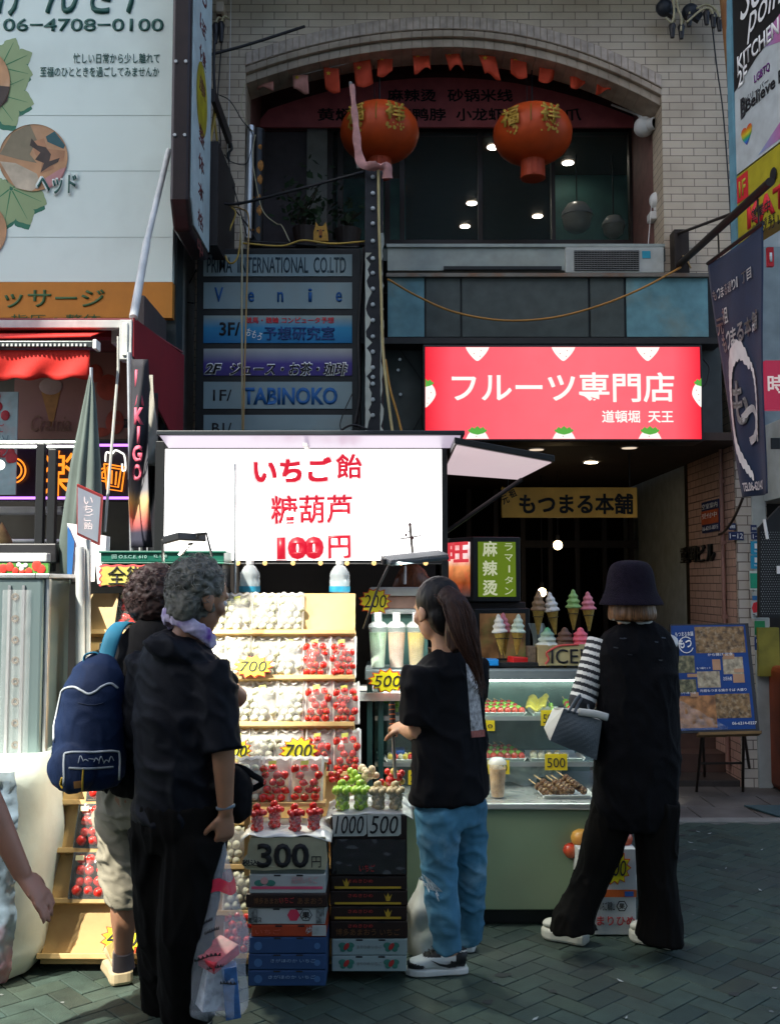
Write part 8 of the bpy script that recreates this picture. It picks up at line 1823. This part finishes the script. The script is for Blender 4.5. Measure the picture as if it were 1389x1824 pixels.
fgrid_shoe('shoe', P, gr(280, 1812), gr(305, 1768), .095, [M('shoe_grey', (.45, .47, .5), .5)], wc_, SHC, .03, .07); fgrid_shoe('shoe', P, gr(330, 1858), gr(362, 1808), .095, [M('shoe_grey', (.45, .47, .5), .5)], wc_, SHC, .03, .07)
m = MB(); c = A(402, 1437, -.1); m.tube([c + Vector((math.cos(a) * .03, math.sin(a) * .026, .004 * math.cos(a))) for a in [2 * PI * i / 20 for i in range(20)]], [(.006, .003)] * 20, 8, side=(0, 0, 1), close=True); obj('watch_strap', m, M('watch_grey', (.16, .2, .24), .4), P, smooth=0)
hb = thing('shoulder_bag', 'black shoulder bag at the hip of the elderly woman', 'bag', A(425, 1455, .02))
m = MB(); m.ball(A(418, 1412, .06), (.065, .08, .1), 18, 12); m.ball(A(424, 1432, .06), (.055, .075, .07), 16, 10); rm('bag_body', m, .008, BLKCL, hb, 2, disp=folds(.006, 10, 8, 3))
m = MB(); m.tube(spline([A(418, 1365, .06), A(432, 1368, .05), A(450, 1380, .06), A(468, 1394, .1), A(440, 1410, .1)]), [(.011, .004)] * 33, 8, side=(0, 0, 1)); m.tube(spline([A(412, 1372, .05), A(400, 1300, .08), A(385, 1200, .1)]), .006, 6); obj('strap', m, BLKCL, hb, smooth=0)
# carrier bag
CB = thing('carrier_bag', 'clear plastic carrier bag with a red band and shopping inside, held by the elderly woman', 'bag', A(390, 1815, -.06))
zz0, zz1 = A(0, 1815, -.08).z, A(0, 1498, -.08).z
def cb(u, v):
    a = 2 * PI * u; t = v; w = (.095 * min(1, (t / .06 + .35)) if t < .4 else lerp(.095, .012, ((t - .4) / .6) ** 1.1)); cxx = lerp(388, 394, t) ; c = A(cxx, lerp(1812, 1498, t), -.08)
    wr_ = 1 + .16 * noise.noise(Vector((math.cos(a) * 2, math.sin(a) * 2, t * 5))) + .08 * math.sin(a * 7 + t * 3) * t
    return c + Vector((math.cos(a) * w * wr_, math.sin(a) * w * .75 * wr_, .01 * math.sin(a * 3)))
m = MB(); m.grid(cb, 44, 44); m.merge(); obj('film', m, M('carrier_film', (.75, .8, .88), .1, alpha=.25, spec=1, var=.2, sc=9), CB, smooth=0)
m = MB(); m.grid(lambda u, v: cb(u, .74 + .07 * v + .02 * math.sin(u * 6)) + (cb(u, .75) - A(394, 1560, -.08)).normalized() * .003, 40, 3); obj('red_band', m, M('carrier_red', (.65, .02, .06), .3, alpha=.92), CB, smooth=0)
m = MB()
for u0, v0, du in ((.62, .36, .16), (.7, .3, .1), (.68, .5, .09), (.6, .55, .12), (.78, .22, .12)): m.grid(lambda u, v: cb(u0 + du * u, v0 + .012 * v * (1 + math.sin(u * 40) * .8) + .02 * u) + Vector((0, -.004, 0)), 20, 2)
obj('printed_lines', m, BLKT, CB)
m = MB(); c = A(385, 1752, -.08); Rm = Euler((0, .12, .5)).to_matrix(); m.obox(c, (.105, .085, .15), Rm); it = obj('shopping_box', m, M('snack_box', (.6, .64, .7), .4, var=.6, sc=24, dirt=(.65, .03, .05), dsc=9, damt=1), CB, bev=.003)
m = MB(); m.obox(c + Vector((.005, -.01, .1)), (.12, .09, .04), Euler((.2, -.3, .9)).to_matrix()); obj('red_packet', m, M('red_packet', (.6, .03, .05), .4, var=.5, sc=30), CB, bev=.003)
m = MB(); m.obox(c + Vector((.055, -.03, -.01)), (.05, .06, .17), Euler((0, -.1, .2)).to_matrix()); obj('blue_packet', m, M('blue_packet', (.04, .12, .3), .4, var=.5, sc=30), CB, bev=.003)

# ---------------------------------------------------------------- shopper with the backpack
Yb = 3.95; f, rt, up = basis((.3, .95, 0)); lf = -rt; A = lambda x, y, dy=0: at(x, y, Yb + dy)
P = thing('person', 'shopper with dark curly bobbed hair, black top, khaki capri trousers and beige trainers', 'person', (at(240, 1760, Yb).x, Yb, 0))
hc = A(284, 1068, .06); fh = (f + Vector((.3, 0, -.25))).normalized()
m = MB(); add_head(m, hc, fh, .98); limb(m, [A(282, 1085, .04), A(276, 1115, .02), A(270, 1150)], [.047, .05, .062])
limb(m, [A(268, 1145), A(262, 1220), A(256, 1310), A(248, 1400), A(246, 1440)], [(.12, .08), (.14, .1), (.13, .1), (.155, .12), (.155, .12)], 16, rt)
Ls, Rs = A(266, 1172) + lf * .15, A(268, 1172) + rt * .15; eR, wR = A(424, 1243, .1), A(402, 1222, .3)
limb(m, [Rs, Rs.lerp(eR, .5), eR, eR.lerp(wR, .5), wR], [.05, .048, .043, .036, .027]); add_hand(m, wR, (-.1, .95, .15), (0, .1, -1), .6, .95, 1)
eL, wL = A(205, 1300, .12), A(240, 1300, .3); limb(m, [Ls, eL, wL], [.05, .042, .028]); add_hand(m, wL, (.5, .8, 0), (0, 0, -1), .6, .95, -1)
hpL, hpR = A(246, 1440) + lf * .08, A(246, 1440) + rt * .08; kL, aL = A(222, 1580), A(220, 1712, .02); kR, aR = A(285, 1580, .1), A(290, 1700, .12)
for a_, k_, n_ in ((hpL, kL, aL), (hpR, kR, aR)): limb(m, [a_, a_.lerp(k_, .5), k_, k_.lerp(n_, .35), n_.lerp(k_, .2), n_], [.085, .07, .054, .052, .036, .033])
rm('body', m, .0065, SK2, P, 3); add_eyes(P, hc, fh, .98)
m = MB(); F3, R3, U3 = basis(fh); HM = Matrix((R3, F3, U3)).transposed().to_3x3(); rd = random.Random(16)
m.ball(hc + U3 * .03 - F3 * .02, (.098, .108, .106), 24, 16, HM); m.ball(hc - F3 * .04 - U3 * .03, (.112, .085, .075), 18, 12, HM)
for i in range(320):
    d_ = Vector((rd.gauss(0, 1), rd.gauss(-.35, 1), rd.gauss(0, 1))).normalized()
    if d_.y > .5 and d_.z < .4: continue
    q = hc - F3 * .025 + HM @ Vector((d_.x * (.1 + .022 * (d_.z < 0)), d_.y * .108, d_.z * (.115 if d_.z > 0 else .085) + .015)); m.ball(q, rd.uniform(.009, .016), 7, 5)
rm('hair', m, .0055, HAIRDC, P, 1, disp=lambda p: .006 * noise.noise(p * 65) + .004 * noise.noise(p * 170))
strands('loose_curls', P, curl_fn(hc, HM, (.118, .112, .11), F3 * -.025 + U3 * .015), M('dark_curl', (.05, .02, .015), .5, var=.5, sc=30), 300, 19, .0014)
m = MB(); q = [A(279, 1103, .03) + Vector((math.cos(a) * .056, math.sin(a) * .056, .008 * math.sin(a))) for a in [2 * PI * i / 24 for i in range(24)]]; m.tube(q, .002, 5, close=True); obj('necklace_cord', m, BLKT, P, smooth=0)
m = MB(); limb(m, [A(275, 1118, .02), A(271, 1130), A(268, 1150), A(266, 1180), A(260, 1250), A(254, 1330), A(248, 1408)], [(.075, .065), (.11, .075), (.155, .092), (.17, .112), (.165, .125), (.165, .13), (.172, .135)], 24, rt)
limb(m, [Rs - (eR - Rs) * .1, Rs.lerp(eR, .4), Rs.lerp(eR, .8)], [.07, .078, .075]); limb(m, [Ls, Ls.lerp(eL, .5), Ls.lerp(eL, .85)], [.07, .076, .072])
rm('top', m, .009, BLKCL, P, 3, disp=folds(.01, 8, 6, 22))
KHA = M('khaki_cloth', (.27, .245, .18), .85, var=.2, sc=9, bump=.15, bsc=250)
m = MB(); limb(m, [A(247, 1395), A(246, 1440), A(246, 1470)], [(.16, .125), (.165, .13), (.14, .11)], 20, rt)
for a_, k_, n_ in ((hpL, kL, aL), (hpR, kR, aR)): limb(m, [a_, a_.lerp(k_, .5), k_, k_.lerp(n_, .21)], [.102, .094, .08, .074])
rm('capri_trousers', m, .0085, KHA, P, 3, disp=folds(.016, 8, 10, 31, 1.1))
m = MB(); limb(m, [A(220, 1694, .01), A(220, 1712, .02), A(221, 1726, .02)], [.039, .041, .043]); obj('sock', m, M('grey_sock', (.13, .1, .09), .9), P, smooth=50)
m = MB(); limb(m, [A(290, 1684, .12), A(290, 1715, .13)], [.039, .043]); obj('sock', m, MC['grey_sock'], P, smooth=50)
BEI, OLI, ORG = M('shoe_beige', (.46, .37, .22), .6, var=.15), M('shoe_olive', (.3, .22, .08), .6, var=.15), M('shoe_orange', (.5, .14, .04), .6)
def tcls(t, z, s_, n):
    if t < .12 and z < .42 and abs(s_) < .55: return 2
    if z > .75 or (.4 < t < .7 and abs(s_) < .4): return 1
    return 0 if z < .5 else 1
for h_, t_ in ((gr(216, 1762), gr(196, 1712)), (gr(292, 1735), gr(300, 1690))):
    h_ = h_ + Vector((0, .02, 0)); d_ = (t_ - h_).normalized() if (t_ - h_).length > .01 else Vector((0, 1, 0)); fgrid_shoe('trainer', P, h_, h_ + d_ * .265, .105, [BEI, OLI, ORG], tcls, BEI, .06, .085, .012)
# backpack
BK = thing('backpack', 'navy backpack with white piping and a front pocket worn by the curly haired shopper', 'backpack', A(160, 1410, -.2))
NVY = M('backpack_navy', (.006, .017, .055), .7, var=.2, sc=8, bump=.2, bsc=220, spec=.2)
bc = A(163, 1295, -.2); fb, rb, ub = basis((.35, .94, 0)); bkv = -fb
m = MB(); limb(m, [A(160, 1404, -.2), A(158, 1375, -.2), A(160, 1300, -.2), A(168, 1230, -.19), A(178, 1190, -.17), A(186, 1168, -.15)], [(.115, .07), (.148, .1), (.142, .1), (.125, .09), (.09, .07), (.045, .04)], 24, rb)
m.ball(A(158, 1362, -.2) + bkv * .1, (.1, .045, .085), 18, 12, Matrix((rb, fb, ub)).transposed().to_3x3())
bp_ = rm('pack_body', m, .008, NVY, BK, 4, disp=folds(.006, 9, 7, 41)); tb = bvh(bp_)
PIP = M('piping_pale', (.52, .56, .58), .6, var=.1)
def onbag(pts, r, mt, nm, close=False, off=.002):
    S_ = spline([Vector((x, y, 0)) for x, y in pts], 6); Q = []
    for s_ in S_:
        d_ = (at(s_.x, s_.y, 5) - Vector((0, 0, CAMH))).normalized(); h = tb.ray_cast(Vector((0, 0, CAMH)), d_)
        if h[0] is not None: Q.append(h[0] + h[1] * off)
    if len(Q) > 2: m = MB(); m.tube(Q, r, 8); obj(nm, m, mt, BK, smooth=0)
onbag([(97, 1320), (98, 1280), (104, 1245), (115, 1228), (132, 1224), (146, 1230), (158, 1236), (170, 1232), (184, 1222), (198, 1218), (210, 1226)], .0042, PIP, 'piping'); onbag([(115, 1398), (115, 1352), (121, 1341), (160, 1340), (205, 1338), (213, 1348), (212, 1388)], .004, PIP, 'piping')
onbag([(124, 1368), (160, 1369), (202, 1366)], .004, M('zip_grey', (.3, .33, .34), .5), 'zip'); onbag([(149, 1368), (148, 1385), (147, 1408)], .0035, M('zip_pull_yellow', (.55, .35, .03), .5), 'zip_pull'); onbag([(112, 1385), (109, 1396), (113, 1404)], .004, MC['zip_pull_yellow'], 'zip_pull')
onbag([(140, 1252), (165, 1256), (185, 1252)], .0022, M('seam_dark', (.01, .02, .05), .8), 'seam'); decal('badge', BK, tb, qgrid([(132, 1392), (146, 1390), (147, 1402), (133, 1404)], 3, 3), M('badge_brown', (.3, .14, .04), .6, var=.3))
rd = random.Random(8)
for i in range(7): x = 140 + i * 9; onbag([(x, 1362 - rd.uniform(0, 10)), (x + 4, 1354 - rd.uniform(0, 8)), (x + 9, 1358 - rd.uniform(0, 8))], .0015, PIP, 'scribble_print')
m = MB(); m.tube(spline([A(182, 1195, -.16), A(190, 1170, -.13), A(202, 1130, -.1), A(216, 1112, -.02), A(232, 1112, .06)]), [(.03, .009)] * 33, 10, side=(1, .4, 0)); obj('shoulder_strap', m, M('strap_teal', (.01, .12, .2), .7, var=.15), BK, smooth=0)
m = MB(); m.tube(spline([A(154, 1195, -.2), A(150, 1172, -.2), A(158, 1164, -.2), A(172, 1163, -.19), A(182, 1172, -.18)]), [(.009, .004)] * 33, 8, side=(0, 1, 0)); obj('carry_loop', m, MC['strap_teal'], BK, smooth=0)

# ---------------------------------------------------------------- passer-by at the left edge
Yp = 2.95; f, rt, up = basis((.95, .3, 0)); lf = -rt; A = lambda x, y, dy=0: at(x, y, Yp + dy)
P = thing('person', 'passer-by walking in from the left edge with one bare arm swinging forward', 'person', (A(-190, 1900).x, Yp, 0))
hc = A(-185, 1010); m = MB(); add_head(m, hc, f); limb(m, [A(-190, 1040), A(-195, 1085), A(-198, 1125)], [.05, .052, .065])
limb(m, [A(-198, 1115), A(-198, 1240), A(-196, 1370), A(-195, 1500)], [(.15, .09), (.16, .11), (.15, .1), (.165, .12)], 16, rt)
S_, E_, W_ = A(-180, 1165, -.1), A(-40, 1385, -.06), A(42, 1560, .0); limb(m, [S_, S_.lerp(E_, .5), E_, E_.lerp(W_, .35), W_], [.052, .046, .042, .04, .027]); add_hand(m, W_, (.62, .1, -.75), (-.7, .3, -.6), .35, 1.0, -1, 1.15)
S2, E2, W2 = A(-215, 1165, .2), A(-260, 1360, .22), A(-230, 1530, .25); limb(m, [S2, E2, W2], [.052, .042, .028]); add_hand(m, W2, (.2, 0, -1), (.6, -.6, 0), .5, 1.0, 1)
hL, hR = A(-195, 1510) + lf * .08, A(-195, 1510) + rt * .08; kk = [(hR, A(-120, 1740, -.08), A(-150, 2040, -.08)), (hL, A(-230, 1740, .08), A(-330, 2010, .08))]
for i, (a_, k_, n_) in enumerate(kk): n_.z = .09; kk[i] = (a_, k_, n_); limb(m, [a_, a_.lerp(k_, .5), k_, k_.lerp(n_, .4), n_], [.088, .07, .056, .05, .036])
rm('body', m, .0065, skin('ruddy', (.42, .2, .13)), P, 3); add_eyes(P, hc, f)
F3, R3, U3 = basis(f); HM = Matrix((R3, F3, U3)).transposed().to_3x3(); m = MB(); m.ball(hc + U3 * .036 - F3 * .022, (.086, .1, .1), 20, 14, HM); rm('hair', m, .008, HAIRB, P, 2)
m = MB(); limb(m, [A(-198, 1108), A(-198, 1130), A(-198, 1180), A(-197, 1330), A(-196, 1520)], [(.1, .07), (.16, .09), (.185, .115), (.18, .12), (.185, .13)], 20, rt)
limb(m, [S_, S_.lerp(E_, .7)], [.08, .08]); limb(m, [S2, S2.lerp(E2, .7)], [.08, .08]); rm('t_shirt', m, .011, M('grey_tee', (.2, .2, .21), .85), P, 3, disp=folds(.01))
m = MB(); limb(m, [A(-195, 1490), A(-195, 1560)], [(.17, .125), (.15, .11)], 20, rt)
for a_, k_, n_ in kk: limb(m, [a_, k_, n_], [.1, .085, .07])
rm('trousers', m, .011, BLKCL, P, 3)
for a_, k_, n_ in kk: h_ = Vector((n_.x - .07, n_.y, 0)); fgrid_shoe('shoe', P, h_, h_ + Vector((.26, .08, 0)), .1, [SHB], wc_, SHW)

# ---------------------------------------------------------------- stall keeper inside the booth
Yv = 5.77; f, rt, up = basis((0, -1, 0)); lf = -rt; A = lambda x, y, dy=0: at(x, y, Yv + dy)
P = thing('person', 'stall keeper with long brown hair bending down behind the cool box under the screen', 'person', (A(733, 1500).x, Yv, 0))
hc = A(733, 1046, -.06); fh = Vector((.1, -.8, -.6)); m = MB(); add_head(m, hc, fh); limb(m, [A(733, 1060, -.0), A(733, 1090, .03), A(733, 1120, .03)], [.048, .05, .06]); limb(m, [A(733, 1110, .03), A(733, 1200, .03), A(733, 1400, .03)], [(.13, .07), (.15, .08), (.15, .08)], 14, rt)
for k in (-1, 1):
    s_ = A(733 + 48 * k, 1125, .02); e_ = A(733 + 62 * k, 1215, -.0); w_ = A(733 + 40 * k, 1180, -.06); limb(m, [s_, e_, w_], [.045, .036, .026]); add_hand(m, w_, (-.2 * k, -.4, .9), (0, -1, -.3), .8, .9, k)
    limb(m, [A(733 + 28 * k, 1400, .03), Vector((A(733 + 30 * k, 1400).x, Yv + .03, .45)), Vector((A(733 + 30 * k, 1400).x, Yv + .03, .06))], [.08, .055, .036])
rm('body', m, .0075, SK, P, 3); add_eyes(P, hc, fh)
m = MB(); F3, R3, U3 = basis(fh); HM = Matrix((R3, F3, U3)).transposed().to_3x3(); m.ball(hc + U3 * .03 - F3 * .012, (.092, .104, .105), 22, 14, HM)
for k in (-1, 1): limb(m, [hc + R3 * .06 * k + U3 * .06, hc + R3 * .085 * k + F3 * .04, hc + R3 * .09 * k + F3 * .05 - Vector((0, 0, .1)), hc + R3 * .08 * k - Vector((0, 0, .2))], [.04, .035, .032, .02])
rm('hair', m, .007, M('auburn_hair', (.16, .05, .02), .4, var=.6, sc=3, vs=(60, 60, 6)), P, 2, disp=lambda p: .004 * noise.noise(Vector((p.x * 100, p.y * 100, p.z * 10))))
m = MB(); limb(m, [A(733, 1098, .03), A(733, 1115, .03), A(733, 1200, .03), A(733, 1420, .03)], [(.1, .06), (.17, .085), (.17, .095), (.17, .095)], 16, rt)
for k in (-1, 1): limb(m, [A(733 + 28 * k, 1390, .03), Vector((A(733 + 30 * k, 1400).x, Yv + .03, .08))], [.09, .065])
rm('overall', m, .011, BLKCL, P, 3)
m = MB(); m.tube([A(722, 1008, -.16), A(721, 1040, -.2)], [.006, .008], 6); obj('white_cord', m, WHT, P)
# ================================================================ cables and fittings on the facade
def cable(pts, r, mt, lab, sagg=0, n=8):
    P = [at(*p) for p in pts]; m = MB(); m.tube(spline(P, n) if len(P) > 2 else wire(P, sagg), r, 6)
    return one('cable', m, mt, lab, 'cable', smooth=0)
BEIC = M('beige_cable', (.45, .4, .25), .6)
cable([(690, 497, 7.82), (740, 526, 7.8), (800, 553, 7.8), (868, 568, 7.8), (930, 571, 7.8), (1000, 563, 7.8), (1080, 540, 7.8), (1150, 510, 7.8), (1212, 476, 7.82)], .0085, M('orange_cable', (.42, .2, .04), .5), 'long orange yellow cable sagging across the grey fascia above the red sign')
cable([(384, 172, 7.4), (381, 215, 7.4), (372, 262, 7.4), (367, 300, 7.42), (366, 345, 7.5)], .014, YELC, 'thick yellow cable hanging down beside the projecting sign')
cable([(383, 215, 7.5), (390, 280, 7.6), (400, 350, 7.8), (405, 372, 7.9)], .008, YELC, 'yellow cable running down the brick pier to the cable loop')
cable([(404, 365, 7.85), (420, 378, 7.8), (411, 405, 7.78), (401, 435, 7.7), (404, 462, 7.5), (414, 469, 7.45), (424, 456, 7.45), (429, 420, 7.5), (428, 385, 7.6)], .007, YELC, 'loop of yellow cable hanging over the top of the tenant directory')
cable([(428, 385, 7.5), (431, 440, 7.45), (431, 560, 7.45), (432, 790, 7.45)], .008, BEIC, 'pale yellow cord hanging down the front of the directory')
cable([(404, 366, 7.8), (430, 372, 7.6), (443, 388, 7.5), (441, 470, 7.44), (437, 620, 7.44), (433, 790, 7.44)], .007, M('brown_cord', (.38, .25, .1), .6), 'brown yellow cord hanging down the directory beside the pale one')
cable([(412, -10, 7.93), (408, 200, 7.93), (401, 366, 7.9)], .003, WHT, 'thin white wire down the brick pier by the arch')
cable([(350, 445, 7.5), (401, 367, 7.8)], .004, BEIC, 'thin pale string slanting from the directory corner up to the cables')
cable([(376, 97, 7.7), (440, 80, 7.75), (543, 47, 7.85)], .012, BLKC, 'black rod like cable slanting up across the left end of the arch')
cable([(376, 345, 7.5), (410, 364, 7.5), (500, 345, 7.45), (648, 306, 7.38)], .011, BLKC, 'black cable slanting from the brick pier to the top of the bolted post')
cable([(383, 60, 7.6), (381, 120, 7.6), (384, 172, 7.6), (388, 180, 7.7)], .012, BLKC, 'black cable hanging beside the edge of the projecting sign')
cable([(395, 75, 7.85), (391, 130, 7.85), (388, 185, 7.85), (393, 260, 7.85), (385, 320, 7.85), (410, 362, 7.85), (440, 400, 7.85), (460, 432, 7.85)], .006, BLKC, 'thin black wire wandering down the brick pier')
cable([(388, 168, 7.9), (410, 180, 7.9), (432, 215, 7.95), (450, 240, 8.0), (440, 290, 8.0), (412, 288, 7.9), (400, 275, 7.9)], .004, BLKC, 'thin grey black wire curling past the top of the steel pipe')
cable([(411, 268, 7.9), (408, 288, 7.9), (413, 320, 7.9), (424, 360, 7.9), (440, 420, 7.9)], .005, BLKC, 'crooked thin wire on the brick pier under the black hook')
cable([(455, 240, 8.0), (450, 275, 8.0), (455, 320, 8.0), (468, 375, 8.0), (492, 398, 7.95), (502, 402, 7.9), (516, 430, 7.8)], .005, BEIC, 'pale thin wire drooping in front of the painted pole')
cable([(437, 150, 8.0), (430, 185, 8.0), (440, 222, 8.0), (452, 235, 8.0)], .004, BEIC, 'thin wire at the left corner of the arch')
cable([(430, 433, 7.5), (500, 438, 7.48), (540, 428, 7.48), (590, 434, 7.48), (650, 430, 7.4)], .007, YELC, 'dull yellow cable lying along the top of the directory')
cable([(440, 430, 7.52), (520, 434, 7.5), (580, 438, 7.5), (640, 440, 7.42)], .007, BLKC, 'black cable lying along the top of the directory')
cable([(674, 303, 7.31), (675, 400, 7.32), (679, 520, 7.32), (682, 620, 7.32), (690, 700, 7.32), (703, 800, 7.32)], .011, M('pale_yellow_hose', (.5, .42, .2), .6), 'pale yellow hose running down the bolted steel post')
cable([(686, 640, 7.33), (694, 690, 7.33), (708, 740, 7.34), (722, 800, 7.35)], .009, M('ochre_hose', (.45, .25, .05), .6), 'ochre cable curving away at the foot of the bolted post')
cable([(648, 440, 7.5), (643, 520, 7.5), (639, 600, 7.5), (641, 700, 7.5), (632, 760, 7.5)], .012, BLKC, 'black cable bundle between the directory and the bolted post')
cable([(628, 700, 7.5), (612, 735, 7.5), (606, 760, 7.5), (618, 775, 7.5)], .004, BLKC, 'thin black wire looping over the lowest directory panel')
cable([(655, 765, 7.3), (630, 757, 7.3), (610, 765, 7.3), (598, 780, 7.3)], .008, BLKC, 'thick black wire coil above the stall roof')
cable([(693, 570, 7.9), (696, 590, 7.9), (700, 605, 7.9), (760, 700, 7.9), (735, 770, 7.9)], .004, BLKC, 'thin black wire on the grey sheet left of the red sign')
cable([(1252, 640, 7.7), (1262, 655, 7.72), (1258, 680, 7.72), (1250, 690, 7.72)], .006, BLKC, 'short black wire loop at the right end of the red sign')
cable([(1268, 50, 7.9), (1276, 120, 7.93), (1287, 200, 7.93), (1297, 330, 7.93), (1305, 480, 7.93)], .006, BLKC, 'thin dark cable following the right edge of the brick pier')
cable([(1186, 240, 8.25), (1188, 300, 8.25), (1197, 400, 8.1), (1206, 490, 7.95)], .012, M('pink_conduit', (.3, .2, .15), .6), 'thin brown conduit down the inner edge of the right brick pier')
cable([(1160, 360, 8.2), (1155, 420, 8.1), (1150, 487, 8.0)], .003, WHT, 'thin white thread hanging from the lower camera to the air conditioner')
cable([(1215, 455, 7.85), (1222, 462, 7.85), (1230, 478, 7.85)], .006, M('brown_cord', (.38, .25, .1), .6), 'short brown cord at the banner pole mount')
cable([(350, 480, 7.7), (335, 510, 7.8), (325, 535, 7.85), (345, 540, 7.6)], .005, BLKC, 'thin black wire looping off the left edge of the directory')
def insul(px, py, Y, h, lab):
    c = at(px, py, Y); d = thing('insulator', lab, 'insulator', c, 'black wire insulators')
    m = MB(); m.lathe([(0, 0), (.016, .004), (.02, .03), (.024, h * .6), (.03, h * .85), (.02, h), (0, h)], c, 14); obj('cap', m, M('insulator_black', (.014, .013, .016), .4), d, smooth=50)
    m = MB(); m.tube(spline([c + Vector((0, 0, h)), c + Vector((.02, .02, h + .06)), c + Vector((.05, .1, h + .08))], 4), .009, 6); obj('lead', m, BEIC, d, smooth=0); return d
for px, py, h, lab in ((384, 78, .17, 'black wire insulator on the left brick pier, the left of two'), (394, 76, .17, 'black wire insulator on the left brick pier, the right of two'), (1197, 68, .12, 'black wire insulator hanging at the upper right, first from left'), (1213, 70, .12, 'black wire insulator hanging at the upper right, second from left'), (1227, 48, .1, 'black wire insulator at the upper right, third from left, under the dark cover'), (1258, 45, .12, 'black wire insulator at the upper right, fourth from left'), (1270, 50, .12, 'black wire insulator at the upper right, fifth from left'), (1281, 56, .12, 'black wire insulator at the upper right, rightmost')): insul(px, py, 7.8, h, lab)
for px, py, lab in ((1183, 14, 'dark rounded cable cover at the upper right, left one'), (1229, 22, 'dark rounded cable cover at the upper right, right one')):
    c = at(px, py, 7.85); m = MB(); m.ball(c, (.07, .06, .07), 16, 10); m.obox(c + Vector((.03, 0, -.02)), (.12, .05, .07), Euler((0, .6, 0)).to_matrix()); one('cable_cover', m, M('cover_blue_black', (.02, .025, .035), .5), lab, 'cable cover', smooth=50)
for k, pts in enumerate((((1196, -10), (1200, 20), (1196, 40), (1185, 32)), ((1203, -10), (1207, 15), (1213, 32), (1212, 55)), ((1222, 40), (1245, 20), (1262, 15), (1272, 30)), ((1240, 15), (1258, 8), (1275, 18), (1283, 35)))):
    cable([(x, y, 7.78) for x, y in pts], .009, BEIC, 'pale wire curling among the insulators at the upper right, ' + ('by the left cover', 'between the covers', 'under the right cover', 'beside the rusty pole')[k])
d = thing('wall_fitting', 'small pale junction box on the brick at the top left of the arch', 'junction box', at(392, 28, 7.9)); m = MB(); m.pbox(385, 2, 398, 20, 7.88, 7.99); obj('box', m, M('fitting_cream', (.6, .5, .4), .5), d, bev=.006); m = MB(); m.pbox(386, 20.5, 395, 26, 7.92, 7.99); obj('clip', m, M('fitting_brown', (.1, .06, .04), .6), d)
m = MB(); c = at(409, 275, 7.9); m.tube(spline([c + Vector((0, 0, -.06)), c + Vector((-.01, -.01, 0)), c + Vector((.02, -.01, .04)), c + Vector((.012, -.01, .09))], 5), .01, 8); one('hook', m, BLK, 'black hook on the left brick pier', 'hook', smooth=0)
